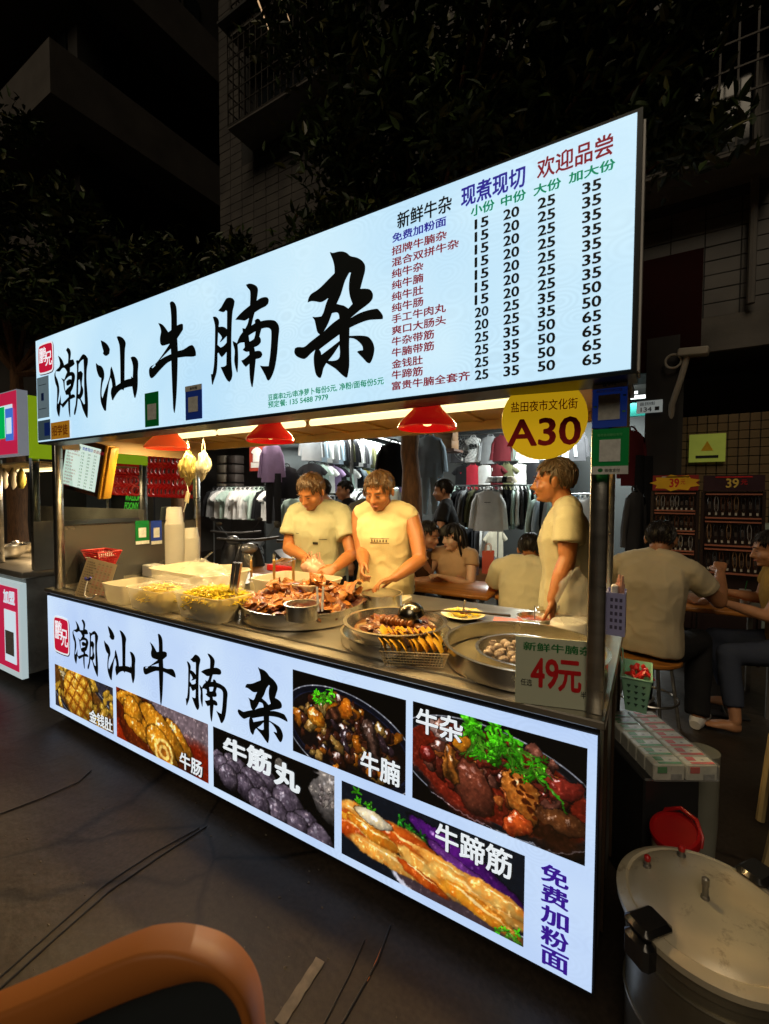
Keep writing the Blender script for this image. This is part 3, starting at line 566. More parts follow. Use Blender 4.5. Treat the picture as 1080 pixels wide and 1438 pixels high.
# body, counter and frame
bd = MB(); bd.box(X0-.004, X1+.002, .062, 1.08, .1, CT-.035); bd.build('cabinet', steel_dull, stall, smooth=False)
for y0 in (.2, .55, .9): box('side_rail', X1+.003, X1+.012, y0, y0+.03, .1, CT-.04, M('rail_brown', (.08, .05, .03), .5, .5), stall)
ct = MB(); ct.box(X0-.02, X1+.02, -.012, 1.12, CT-.025, CT, b=.004); ct.build('countertop', steel_sheet, stall)
box('counter_lip', X0-.015, X1+.015, .052, .06, CT+.0005, CT+.008, steel, stall)
for x0, y0, z0, z1 in ((-3.225, .02, CT, ZT0), (-.035, .02, CT, ZT0), (-3.225, 1.05, CT, 1.9), (-.085, 1.05, CT, 1.9)):
    box('corner_post', x0, x0+.045, y0, y0+.045, z0+.001, z1-.001, steel, stall, b=.003)
for x in (-3.22, -1.7, -.05):
    for y in (.12, 1.0):
        wh = MB(); wh.lathe([(.0, -.015), (.038, -.015), (.04, -.008), (.04, .008), (.038, .015), (0, .015)], 16, T((x, y, .041), (0, R(90), 0))); wh.box(x-.02, x+.02, y-.02, y+.02, .06, .1); wh.build('wheel', black_pl, stall)
# roof with recessed warm ceiling
rf = MB(); rf.box(SX0-.05, X1+.03, .035, 1.15, 1.985, 2.02); rf.build('roof', steel_dull, stall, smooth=False)
cm = M('ceiling_panel', (.62, .42, .14), .4, .2, .2, 2, .1, 14)
box('ceiling_panel', SX0+.02, X1-.04, .05, 1.13, 1.932, 1.942, cm, stall)
box('roof_beam', SX0-.01, X1+.0, .04, .075, 1.832, 1.85, cm, stall); box('roof_beam', SX0-.01, X1, 1.1, 1.135, 1.88, 1.93, cm, stall)
for x in np.arange(-2.9, -.1, .31): box('ceiling_rib', x, x+.03, .08, 1.09, 1.92, 1.931, cm, stall)
box('side_board', X1+.004, X1+.016, .04, 1.1, 1.67, 1.975, M('side_board_cream', (.6, .4, .2), .5, 0, .1, 3), stall)
box('side_board', SX0-.02, SX0-.008, .04, 1.1, 1.79, 1.975, M('side_board_cream'), stall)
# side glazing at the left end
gl = M('stall_glass', (.8, .85, .82), .03, 0, 0, trans=1., spec=.5); gl.node_tree.nodes['Principled BSDF'].inputs['IOR'].default_value = 1.02
box('side_glass', -3.2, -3.196, .07, 1.045, 1.3, 1.9, gl, stall)
box('side_panel', -3.202, -3.194, .07, 1.045, CT+.02, 1.29, M('grey_panel', (.14, .14, .14), .25, .6, .1, 3), stall)
box('glass_channel', -3.206, -3.19, .066, 1.049, CT+.001, CT+.02, steel, stall)
box('glass_channel', -3.206, -3.19, .066, 1.049, 1.291, 1.299, blackm, stall)
# light tubes under the roof
tube_m = M('lit_tube', (.9, .9, .8), .5, emis=(1., .86, .42), es=1.6)
for xa, xb in ((-2.95, -2.3), (-2.26, -1.55), (-1.5, -.36)):
    o = MB().tube([(xa, .55, 1.9), (xb, .55, 1.9)], .017, 10).build('light_tube', tube_m, stall)
    box('tube_holder', xa, xb, .525, .575, 1.918, 1.925, whitep, stall)
    L = bpy.data.lights.new('tube_light', 'AREA'); L.shape = 'RECTANGLE'; L.size = xb-xa; L.size_y = .04; L.energy = 19*(xb-xa); L.color = (1, .72, .31)
    lo = bpy.data.objects.new('tube_light', L); COL.objects.link(lo); lo.location = ((xa+xb)/2, .55, 1.878); lo.parent = stall

# red heat lamps
def heat_lamp(px_, py_, hw, label, mat, y):
    c = at(px_, py_, 'y', y); D = (np.array(c)-CAM) @ FW; r = hw*D/625
    o = E('heat_lamp', tuple(c), label=label, cat='lamp', group='lamps hanging over the counter')
    k = r/.115
    pr = [(.112, 0), (.115, .002), (.112, .012), (.1, .03), (.082, .048), (.06, .07), (.047, .092), (.036, .108), (.03, .118)]
    sh = MB(); sh.lathe([(a*k, b*k) for a, b in pr]+[((a-.003)*k, (b-.001)*k) for a, b in pr[::-1]], 40); sh.build('lamp_shade', mat, o)
    nk = MB(); nk.lathe([(.03*k, .119*k), (.028*k, .128*k), (.012*k, .133*k)], 20, cap1=True); nk.build('cap', mat, o)
    cd = MB(); cd.tube([(0, 0, .132*k), (0.003, 0, 1.965-c.z)], .004, 6); cd.build('cord', black_pl, o)
    bb = MB(); bb.ball((0, 0, .045*k), (.03, .03, .035), 14); bb.build('bulb', M('lit_bulb', (1, 1, 1), .3, emis=(1, .62, .25), es=2.5), o)
    L = bpy.data.lights.new('lamp_light', 'SPOT'); L.energy = 19; L.spot_size = R(150); L.spot_blend = .6; L.shadow_soft_size = .03; L.color = (1, .62, .24)
    lo = bpy.data.objects.new('lamp_light', L); COL.objects.link(lo); lo.parent = o; lo.location = (0, 0, .008)
    return o
sr = M('shade_red', (.75, .012, .012), .18, 0, .05, 3, coat=.6, emis=(.9, .01, .01), es=.22)
so_ = M('shade_orange', (.8, .07, .015), .2, 0, .05, 3, coat=.5, emis=(.95, .11, .02), es=.4)
heat_lamp(235, 630, 30, 'orange-red heat lamp hanging at the left by the plastic bags', so_, .2)
heat_lamp(380, 620, 34, 'plain red heat lamp hanging in the middle of the three', sr, .18)
l3 = heat_lamp(600, 602, 42, 'largest red heat lamp with a small orange sticker, near the yellow disc', sr, .16)
box('small_sticker', -.013, .013, -.093, -.09, .05, .068, print_y, l3, rot=(R(-30), 0, 0))

# yellow round number sign
dc = at(763, 588, 'y', .02); o = E('round_number_sign', tuple(dc), R(8), 'yellow disc with red A30 hanging under the upper sign', 'sign')
MB().lathe([(0, -.003), (.119, -.003), (.12, 0), (.119, .003), (0, .003)], 48, T((0, 0, 0), (R(90), 0, 0))).build('disc', M('disc_yellow_glow', (.8, .46, .0), .4, 0, .04, emis=(.85, .5, .01), es=.42), o)  # the disc is no lamp; a glow is put into its yellow
letter('A30', print_r, o, -.1, -.078, .2, .078, -.0045, .045); letter('盐田夜市文化街', print_r, o, -.092, .023, .184, .031, -.0045, .015)
MB().tube([(-.05, 0, .105), (-.05, 0, 1.95-dc.z)], .0012, 5).tube([(.05, 0, .105), (.05, 0, 1.95-dc.z)], .0012, 5).build('string', whitep, o)
# placards at the right post
yb_ = -.004
po, pw, ph = sticker('payment_placard', 'blue payment placard hanging on the right post under the sign', 832, 881, 535, 600, yb_, [('board', blu, 0, 1, 0, 1), ('header', pal, 0, 1, .84, 1), ('blank_square', pal, .18, .8, .16, .7)], thick=.004)
letter('推荐使用支付宝', print_w, po, pw*.12, ph*.75, pw*.74, ph*.065, -.0075); letter('支付宝', print_k, po, pw*.44, ph*.89, pw*.24, ph*.055, -.0062); box('emblem', pw*.3, pw*.4, -.0062, -.005, ph*.885, ph*.95, print_b, po)
letter('支', print_w, po, pw*.32, ph*.895, pw*.06, ph*.045, -.0068)
for u, v in ((.88, .64), (.05, .44), (.87, .3)): box('mark', pw*u, pw*(u+.09), -.0062, -.005, ph*v, ph*(v+.035), M('mark_green', (.1, .4, .05), .5), po)
po, pw, ph = sticker('payment_placard', 'green payment placard hanging on the right post below the blue one', 832, 883, 602, 666, yb_, [('board', grn, 0, 1, 0, 1), ('footer', pal, 0, 1, 0, .18), ('blank_square', pal, .2, .78, .28, .76)], thick=.004)
letter('推荐使用微信支付', M('ink_pale_green', (.15, .5, .2), .5), po, pw*.14, ph*.83, pw*.68, ph*.06, -.0068); letter('微信支付', M('ink_grey', (.15, .17, .15), .5), po, pw*.36, ph*.05, pw*.42, ph*.07, -.0062)
MB().lathe([(0, 0), (pw*.06, 0), (pw*.06, .001), (0, .001)], 16, T((pw*.24, -.0052, ph*.09), (R(90), 0, 0), (1.2, 1, .8))).build('emblem', print_g, po)
# 49 yuan board standing on the counter edge
a = at(723, 986, 'z', CT); b_ = at(839, 1000, 'z', CT); ang = math.atan2(b_.y-a.y, b_.x-a.x); wd = (b_-a).length
o = E('price_board', (a.x, a.y-.0, CT+.001), label='cream price board reading 49 standing at the right end of the counter', cat='sign', rot=(R(-6), 0, ang))
hh = wd*.86
box('board', 0, wd, -.003, .003, 0, hh, M('board_cream', (.62, .66, .5), .4, 0, .05, 3), o)
letter('新鲜牛腩杂', print_g, o, wd*.1, hh*.8, wd*.84, hh*.125, -.0045, .025)
letter('49', print_r, o, wd*.2, hh*.27, wd*.33, hh*.42, -.0045, .05); letter('元', print_r, o, wd*.54, hh*.25, wd*.26, hh*.44, -.0045, .05)
letter('任选', print_k, o, wd*.07, hh*.27, wd*.14, hh*.1, -.0045, .01); letter('半斤', print_k, o, wd*.8, hh*.17, wd*.14, hh*.1, -.0045, .01)
MB().box(wd*.3, wd*.7, .004, .05, 0, .004).box(wd*.45, wd*.55, .004, .02, 0, hh*.6).build('stand', whitep, o)
# ---------------------------------------------------------------- pots, pans, tubs and food on the counter
def place(px_, py_, hw, z):
    c = at(px_, py_, 'z', z); D = float((np.array(c)-CAM) @ FW); return c.x, c.y, hw*D/625
def pan_mesh(r, h, th=.004, flare=0., lip=.006, n=48):
    return MB().lathe([(0, 0), (r-flare-.008, 0), (r-flare, .006), (r-.001, h-.004), (r+lip, h-.002), (r+lip, h), (r-th, h), (r-th-flare, .008), (0, .008)], n)
def pan(name, label, x, y, z, r, h, cat='pan', flare=0., mat=None, lip=.006):
    o = E(name, (x, y, z), label=label, cat=cat); pan_mesh(r, h, flare=flare, lip=lip).build('vessel', mat or steel_pot, o, ang=40); return o
def chunk(r, seed, sub=2, squash=(1, 1, 1), amp=.35):
    bm = bmesh.new(); bmesh.ops.create_icosphere(bm, subdivisions=sub, radius=1)
    vs = []
    for v in bm.verts:
        p = v.co.copy(); n = mnoise.noise(p*1.3+Vector((seed*3.1, seed, 0)))*amp*2+mnoise.noise(p*4+Vector((seed, 5, 0)))*amp*.5
        v.co = Vector((p.x*squash[0], p.y*squash[1], p.z*squash[2]))*(1+n)*r; vs.append(v.co)
    bm.verts.index_update(); f = [tuple(v.index for v in q.verts) for q in bm.faces]; v_ = [tuple(v) for v in vs]; bm.free(); return v_, f
def food_mat(name, c1, c2, rough=.3, scale=40, bump=.6):
    m = M(name, c1, rough, 0, .3, scale, bump, scale*2, col2=c2, coat=.25, spec=.45); return m
meat = food_mat('braised_meat', (.28, .085, .010), (.09, .022, .003), .3, 28); meat2 = food_mat('dark_meat', (.15, .03, .01), (.05, .01, .004), .38, 35)
meat3 = food_mat('tripe_brown', (.46, .16, .016), (.24, .07, .007), .42, 60, 1.)
ORD = ['first', 'second', 'third', 'fourth', 'fifth', 'sixth', 'seventh', 'eighth', 'ninth', 'tenth', 'eleventh', 'twelfth', 'thirteenth', 'fourteenth', 'fifteenth', 'sixteenth', 'seventeenth', 'eighteenth', 'nineteenth', 'twentieth', 'twenty-first', 'twenty-second', 'twenty-third', 'twenty-fourth', 'twenty-fifth']
# big pan of braised beef
z_ = CT+.075; x, y, r = place(426, 842, 84, z_)
P1 = pan('shallow_pan', 'widest shallow steel pan piled with braised beef offal', x, y, CT+.001, r, .075)
mb = MB(); q = random.Random(3)
for i in range(190):
    a = q.random()*6.283; d = math.sqrt(q.random())*r*.88
    if abs(math.cos(a)*d+.0) < .09 and -.14 < math.sin(a)*d < .06 and True: d = r*.8 if math.sin(a) > 0 else d
    hgt = .05+.075*(1-(d/r)**2)*(1 if math.sin(a) > -.2 else .55)
    s_ = q.uniform(.022, .045); v, f = chunk(s_, i, 2, (1.3, 1, .5), .45); mb.cur = q.choice([0, 0, 1, 2])
    mb.add(v, f, T((math.cos(a)*d, math.sin(a)*d, hgt*q.uniform(.75, 1.1)), (q.uniform(-.7, .7), q.uniform(-.7, .7), q.random()*6)))
for i in range(9):     # folded sheets of tripe
    a = q.uniform(-.2, 3.6); d = q.uniform(.3, .85)*r; W_ = q.uniform(.05, .08); n_ = 9; vs = []; fs = []
    for j in range(n_):
        for k in range(n_):
            u, v = j/(n_-1)-.5, k/(n_-1)-.5
            vs.append((u*W_*2*(1-.5*abs(v)), v*W_*1.5, math.sin(u*5+i)*.018+math.cos(v*6+i*2)*.014+mnoise.noise(Vector((u*5, v*5, i)))*.02))
    for j in range(n_-1):
        for k in range(n_-1): fs.append((j*n_+k, (j+1)*n_+k, (j+1)*n_+k+1, j*n_+k+1))
    mb.cur = q.choice([2, 2, 0]); mb.add(vs, fs, T((math.cos(a)*d, math.sin(a)*d, .1+.04*q.random()), (q.uniform(-.5, .5), q.uniform(-.5, .5), q.random()*6)))
tag(mb.build('braised_offal', [meat, meat2, meat3], None, (x, y, CT+.004), ang=60), 'heap of glossy brown braised beef offal in the widest pan', 'food', kind='stuff')
xi, yi, ri = place(424, 847, 22, CT+.13); pan('sauce_pot', 'small steel pot sunk in the heap of braised offal', xi, yi, CT+.055, .075, .075, 'pot')
o = E('serving_tongs', (xi+.09, yi+.02, CT+.1), R(30), 'steel tongs resting in the small pot amid the offal', 'tongs', rot=(R(-35), 0, R(40)))
for s in (-1, 1): MB().box(-.005, .005, -.001, .001, 0, .12).build('jaw', steel, o, (s*.008, 0, 0), (0, R(s*3), 0))
# small pot in the middle
x, y, r = place(536, 832, 28.5, CT+.085); pan('small_pot', 'empty small steel pot behind the ladle pan', x, y, CT+.001, r, .085, 'pot')
# pan of stew on a wider pan, with a ladle
x, y, r = place(556, 884, 76, CT+.05); pan('wide_pan', 'wide low steel pan under the stew pan', x, y, CT+.001, r, .05)
x2, y2, r2 = place(555, 871, 69, CT+.1); P2 = pan('stew_pan', 'steel pan of brown stew with the dark ladle in it', x2, y2, CT+.03, r2, .072, flare=.02, lip=.012)
soup = M('brown_sauce', (.16, .055, .012), .12, 0, .3, 8, .15, 20, coat=.8)
MB().lathe([(0, .0), (r2-.035, 0)], 36).build('sauce', soup, P2, (0, 0, .045))
mb = MB()
for i in range(46):
    a = q.random()*6.28; d = math.sqrt(q.random())*(r2-.07); v, f = chunk(q.uniform(.016, .032), i+50, 2, (1.3, 1, .45), .45); mb.cur = q.choice([0, 0, 1, 2])
    mb.add(v, f, T((math.cos(a)*d, math.sin(a)*d-.0, .05), (q.uniform(-.4, .4), q.uniform(-.4, .4), q.random()*6)))
for i in range(9): mb.cur = 0; mb.ball((-.03+.016*i-.02, -.01+.005*math.sin(i*2), .066), (.011, .028, .02), 10)
tag(mb.build('stewed_pieces', [meat, meat2, meat3], None, (x2, y2, CT+.03)), 'brown stewed pieces lying in sauce in the ladle pan', 'food', kind='stuff')
lx = at(577, 862, 'z', CT+.125); o = E('ladle', tuple(lx), label='dark steel ladle turned over in the stew pan with its handle to the right', cat='ladle')
dk = M('ladle_steel', (.16, .15, .12), .2, 1., .3, 12, .05)
MB().lathe([(.0, .048), (.02, .046), (.04, .035), (.056, .014), (.06, -.008), (.057, -.008), (.052, .012), (.036, .031), (0, .044)], 28).build('bowl', dk, o, rot=(R(12), R(-10), 0))
MB().tube([(.04, .02, .01), (.1, .07, .012), (.22, .17, -.0), (.34, .27, -.02)], [.007, .006, .008, .011], 8, flat=.6).build('handle', M('handle_dark', (.05, .035, .02), .4), o)
# basket of fried tofu slices
a = at(527, 938, 'z', CT); b_ = at(640, 938, 'z', CT); x0, y0 = a.x, a.y+.005; bw = .25; bd_ = .17; bang = R(24)
o = E('wire_basket', (x0+.006, y0+.012, CT+.002), bang, 'rectangular wire basket full of yellow tofu skins at the counter edge', 'basket')
wm = M('brass_wire', (.5, .38, .2), .3, 1.)
def wires(w0, d0, w1, d1, h, n1, n2, nr, rad):
    m_ = MB()
    def rect(t): w_ = w0+(w1-w0)*t; d_ = d0+(d1-d0)*t; return w_, d_, h*t
    for i in range(nr):
        w_, d_, z = rect(i/(nr-1)); m_.tube([(-w_/2, -d_/2, z), (w_/2, -d_/2, z), (w_/2, d_/2, z), (-w_/2, d_/2, z), (-w_/2, -d_/2, z)], rad*(2.2 if i == nr-1 else 1), 4)
    for i in range(n1):
        t = i/(n1-1)-.5
        for s in (-1, 1): m_.tube([(t*w0, s*d0/2, 0), (t*w1, s*d1/2, h)], rad, 4)
        m_.tube([(t*w0, -d0/2, 0), (t*w0, d0/2, 0)], rad, 4)
    for i in range(n2):
        t = i/(n2-1)-.5
        for s in (-1, 1): m_.tube([(s*w0/2, t*d0, 0), (s*w1/2, t*d1, h)], rad, 4)
    return m_
wires(bw*.84, bd_*.8, bw, bd_, .055, 22, 14, 6, .0008).build('wire_body', wm, o, (bw/2, bd_/2, 0), smooth=False)
ty = food_mat('tofu_skin', (.9, .55, .04), (.75, .4, .02), .5, 25, .3)
mb = MB(); vs = []; fs = []; n_ = 7
for j in range(n_):
    t = j/(n_-1)
    for k in range(9):
        u = k/8-.5; vs.append((math.sin(t*math.pi)*.012+.002*math.sin(k*2.2)+.004*(u*2)**2, u*.125, .058*(1-abs(t*2-1))+.002*math.cos(k*1.7)+.004*math.sin(u*9)))
for j in range(n_-1):
    for k in range(8): fs.append((j*9+k, (j+1)*9+k, (j+1)*9+k+1, j*9+k+1))
mb.add(vs, fs); tm_ = mb.mesh('tofu_skin', ty); rm = Matrix.Rotation(bang, 4, 'Z')
sm_ = tm_
for row in range(2):
    for i in range(9):
        p = rm @ Vector((.022+i*.0255, bd_*(.27+.42*row), 0)); t_ = link('folded_tofu_skin', sm_, None, (x0+.006+p.x, y0+.012+p.y, CT+.04+.012*row+q.uniform(-.004, .004)), (q.uniform(-.1, .1), R(-52)+q.uniform(-.12, .12), bang+q.uniform(-.18, .18)), (1.9, .62, 1.0))
        tag(t_, 'folded yellow tofu skin in the %s row of the wire basket, %s from the left' % (('front', 'back')[row], ORD[i]), 'tofu skin', 'yellow tofu skins in the wire basket')
# right pan of meatballs
x, y, r = place(735, 905, 107, CT+.07); P3 = pan('meatball_pan', 'big steel pan of pale meatballs behind the price board', x, y, CT+.001, r, .075, lip=.01)
MB().lathe([(0, 0), (r-.012, 0)], 40).build('broth', M('broth', (.3, .26, .16), .08, .3, .2, 6, coat=.6), P3, (0, 0, .012))
pan_mesh(r*.62, .045, lip=.008).build('inner_ring', steel_pot, P3, (0.01, -.005, .01))
mbm = food_mat('meatball_grey', (.42, .33, .26), (.27, .2, .15), .45, 50, .8)
cm_ = MB(); v, f = chunk(.019, 4, 2, (1, 1, .85), .14); cm_.add(v, f); me_ = cm_.mesh('meatball', mbm)
for i in range(34):
    a = i*2.4; d = .145*math.sqrt((i+.5)/34); t_ = link('meatball', me_, None, (x+.01+math.cos(a)*d, y-.005+math.sin(a)*d, CT+.04+.007*q.random()), (q.random()*6, q.random()*6, 0), [q.uniform(.85, 1.1)]*3)
    tag(t_, 'pale grey brown meatball floating in the broth of the big pan', 'meatball', 'meatballs in the big pan')
# plate of food, pink tray, sauce bowls
x, y, r = place(650, 862, 31, CT+.02)
o = E('dish', (x, y, CT+.001), label='cream shallow dish with yellow noodles and meat behind the stew pan', cat='dish')
MB().lathe([(0, 0), (r*.6, 0), (r, .022), (r*.98, .024), (r*.6, .005), (0, .005)], 30).build('plate', M('cream_plate', (.75, .7, .45), .3), o)
nd = food_mat('egg_noodle', (.95, .78, .03), (.88, .62, .02), .4, 30, .4)
def noodle_heap(mb, cx, cy, cz, rx, ry, rz, n, rr=.0022, seed=1, L=7):
    g_ = random.Random(seed)
    for i in range(n):
        a = g_.random()*6.28; e = g_.random()**.5*.86; p = Vector((cx+math.cos(a)*e*rx, cy+math.sin(a)*e*ry, cz+rz*(1-e*e)*g_.uniform(.82, 1.04))); d = g_.random()*6.28; pts = []
        for k in range(L):
            pts.append(p.copy()); d += g_.uniform(-.9, .9); p = p+Vector((math.cos(d)*.011, math.sin(d)*.011, g_.uniform(-.005, .005)))
        mb.tube(pts, rr, 4, cap=False)
mb = MB(); noodle_heap(mb, 0, 0, .012, r*.5, r*.5, .02, 60); mb.build('noodles', nd, o)
mb = MB()
for i in range(9): v, f = chunk(.011, i, 1, (1.2, 1, .7), .4); mb.add(v, f, T((q.uniform(-.02, .035), q.uniform(-.03, .02), .03), (q.random(), q.random(), q.random()*6)))
mb.build('meat', meat, o); MB().tube([(0, .0, .03), (.005, .01, .075)], .003, 6).ball((.006, .012, .08), (.008, .008, .01), 8).build('spoon', steel, o)
p0 = at(690, 879, 'z', CT+.002); o = E('pink_tray', (p0.x, p0.y, CT+.001), R(12), 'flat pink plastic tray left of the sauce bowls', 'tray')
MB().box(0, .2, 0, .15, 0, .006, b=.002).build('tray', M('pink_plastic', (.75, .22, .17), .45), o)
def bowl(name, label, px_, py_, hw, h, z0=0., fill=None, cat='bowl'):
    x, y, r = place(px_, py_, hw, CT+h+z0); o = E(name, (x, y, CT+z0+.001), label=label, cat=cat)
    MB().lathe([(0, 0), (r*.72, 0), (r*.95, h*.75), (r*1.04, h), (r*1.04, h+.002), (r*.98, h+.002), (r*.9, h*.7), (r*.68, .004), (0, .004)], 30).build('vessel', steel_pot, o)
    if fill: MB().lathe([(0, h*.72+.004), (r*.9, h*.72)], 24).build('filling', fill, o)
    return o, x, y, r
chili = food_mat('chili_sauce', (.42, .07, .01), (.2, .03, .005), .2, 60, .5)
o, x, y, r = bowl('sauce_bowl', 'steel bowl of red chili sauce with a spoon standing in it', 751, 866, 24, .05, 0, chili)
MB().tube([(0.0, 0, .03), (-.004, .01, .1)], .0025, 6).build('spoon', steel, o)
o, x, y, r = bowl('sauce_bowl', 'steel bowl with small tongs, behind the chili sauce bowl', 776, 858, 23, .05, 0, soup)
for s in (0, 1): MB().tube([(-.01+s*.014, 0, .03), (.03+s*.012, .03, .1)], .0035, 6).build('tongs_arm', steel, o)
bowl('sauce_bowl', 'steel bowl partly behind the right post', 816, 862, 19, .05, 0, soup)
# stacked plastic boxes and a clear bag at the right end
x, y, r = place(797, 902, 27, CT)
clear = M('clear_plastic', (.85, .86, .84), .12, 0, 0, trans=.0, alpha=.38, spec=.8); frost = M('frosted_plastic', (.8, .78, .7), .3, 0, .05, 5, alpha=.62, spec=.5)
for k in range(2):
    o = E('food_box', (x+.0, y+.02, CT+.002+.024*k), label=['clear plastic food box at the bottom of the pair by the right post', 'upturned clear plastic food box on top of the pair by the right post'][k], cat='food box')
    MB().lathe([(r*1.05, 0), (r*1.02, .004), (r*.9, .055), (r*.82, .062), (0, .062)], 28).build('tub', frost, o)
def bag_mesh(w_, d_, h, seed, sub=4, amp=.3, fold=7):
    bm = bmesh.new(); bmesh.ops.create_icosphere(bm, subdivisions=sub, radius=1)
    for v in bm.verts:
        p = v.co.copy(); n = mnoise.noise(p*1.6+Vector((seed, 0, 0)))*amp+abs(mnoise.noise(p*fold*.5+Vector((0, seed, 0))))*amp*.55
        tp = max(0, p.z)**2; v.co = Vector((p.x*w_*(1-.6*tp), p.y*d_*(1-.6*tp), p.z*h))*(1+n)
    bm.verts.index_update(); f = [tuple(v.index for v in q_.verts) for q_ in bm.faces]; v_ = [tuple(v.co) for v in bm.verts]; bm.free(); return v_, f
film = M('plastic_film', (.85, .83, .75), .18, 0, .1, 20, alpha=.15, spec=.9)
p = at(806, 838, 'y', .62); tag(MB().add(*bag_mesh(.075, .06, .11, 3)).build('plastic_bag', film, None, tuple(p)), 'crumpled clear plastic bag left of the right post', 'plastic bag')
# steel cup with two tall handles
c = at(323, 869, 'z', CT); o = E('utensil_cup', (c.x, c.y, CT+.001), label='polished steel cup holding two tall ladle handles', cat='cup')
MB().lathe([(0, 0), (.041, 0), (.043, .002), (.043, .128), (.045, .13), (.041, .13), (.041, .004), (0, .004)], 36).build('cup', M('polished_steel', (.7, .68, .64), .14, 1., .1, 4), o)
for k, (dx, dy) in enumerate(((.0, 0), (.018, .01))):
    MB().tube([(dx-.012, dy, .01), (dx+.008, dy, .13), (dx+.04, dy+.0, .27), (dx+.043, dy, .285)], [.012, .013, .015, .013], 14).build('ladle_handle', M('polished_steel'), o)
# tubs of noodles
def tub(label, x0, x1, y0, y1, h, mat, name='food_tub', rim=True):
    o = E(name, ((x0+x1)/2, (y0+y1)/2, CT+.001), label=label, cat='tub'); w_, d_ = (x1-x0)/2, (y1-y0)/2; prof = [(.84, 0), (.86, .004), (1, h-.008), (1.03, h-.006), (1.03, h), (.985, h), (.84, .006), (.0, .006)]
    m_ = MB(); n = 40; vs = []; fs = []
    for s, z in prof:
        for k in range(n):
            a = 2*math.pi*k/n; e = .28; cx = math.copysign(abs(math.cos(a))**e, math.cos(a)); cy = math.copysign(abs(math.sin(a))**e, math.sin(a)); vs.append((cx*w_*s, cy*d_*s, z))
    for i in range(len(prof)-1):
        for k in range(n): fs.append((i*n+k, i*n+(k+1) % n, (i+1)*n+(k+1) % n, (i+1)*n+k))
    fs.append(tuple(range(n))); m_.add(vs, fs).build('tub_body', mat, o); return o
tubm = M('translucent_tub', (.9, .85, .7), .3, 0, .05, 4, alpha=.3, spec=.5); tubw = M('milky_tub', (.85, .78, .6), .35, 0, .06, 4, alpha=.6)
a = at(238, 866, 'z', CT); b_ = at(309, 872, 'z', CT)
t1 = (a.x, a.x+.37, a.y+.01, a.y+.24); tub('frosted tub of yellow noodles behind the steel cup', *t1, .125, tubm)
mb = MB(); noodle_heap(mb, t1[0]+.19, t1[2]+.115, CT+.075, .16, .095, .075, 1100, .0024, 5); noodle_heap(mb, t1[0]+.12, t1[2]+.11, CT+.03, .09, .085, .09, 420, .0024, 6)
noodle_heap(mb, t1[0]+.28, t1[2]+.13, CT+.07, .08, .08, .07, 260, .0024, 16)
mb.cur = 1; mb.ball((t1[0]+.19, t1[2]+.115, CT+.075), (.165, .095, .06), 16); mb.ball((t1[0]+.13, t1[2]+.11, CT+.055), (.11, .09, .06), 16); mb.ball((t1[0]+.28, t1[2]+.13, CT+.08), (.075, .075, .055), 16)
tag(mb.build('yellow_noodles', [nd, nd], None), 'bright yellow noodles heaped in the frosted tub', 'noodles', kind='stuff')
t2 = (a.x-.36, a.x-.03, a.y-.03, a.y+.19); tub('frosted tub left of the noodle tub with a clear bag over it', *t2, .12, tubm)
mb = MB(); noodle_heap(mb, t2[0]+.17, t2[2]+.11, CT+.04, .13, .085, .085, 700, .0024, 8); mb.ball((t2[0]+.17, t2[2]+.11, CT+.06), (.13, .085, .055), 14)
tag(mb.build('pale_noodles', food_mat('pale_noodle', (.92, .76, .14), (.82, .6, .06), .4, 30, .4), None), 'pale noodles lying in the bagged tub', 'noodles', kind='stuff')
t3 = (a.x-.62, a.x-.4, a.y-.02, a.y+.2); tub('small milky tub at the left end of the front row', *t3, .11, tubw)
tb = (a.x-.68, a.x-.06, a.y+.28, a.y+.62); o = tub('large white tub with a blue handle in the back row', *tb, .15, tubw)
hb = M('blue_plastic', (.04, .04, .3), .35)
MB().tube([(-.34, -.06, .12), (-.345, -.06, .1), (-.35, -.02, .095), (-.35, .02, .1), (-.345, .06, .12)], .006, 8).build('handle', hb, o)
tr = (a.x+.1, a.x+.56, a.y+.42, a.y+.74); o = tub('milky tub with a purple clip handle behind the noodle tub', *tr, .14, tubw)
MB().tube([(.08, -.17, .11), (.09, -.178, .095), (.13, -.18, .09), (.17, -.178, .095), (.18, -.17, .115)], .006, 8).build('handle', hb, o)
for i, (x, y, z, s, sd) in enumerate(((t2[0]+.17, t2[2]+.12, CT+.125, .15, 1), (t1[0]+.1, t1[2]+.18, CT+.15, .16, 5), (a.x-.3, a.y+.42, CT+.16, .15, 9))):
    tag(MB().add(*bag_mesh(s, s*.62, s*.38, sd, 4, .4, 9)).build('plastic_film', film, None, (x, y, z)), ['crumpled clear bag lying on the left frosted tub', 'crumpled clear bag lying over the noodle tub', 'crumpled clear bag on the large white tub'][i], 'plastic bag')
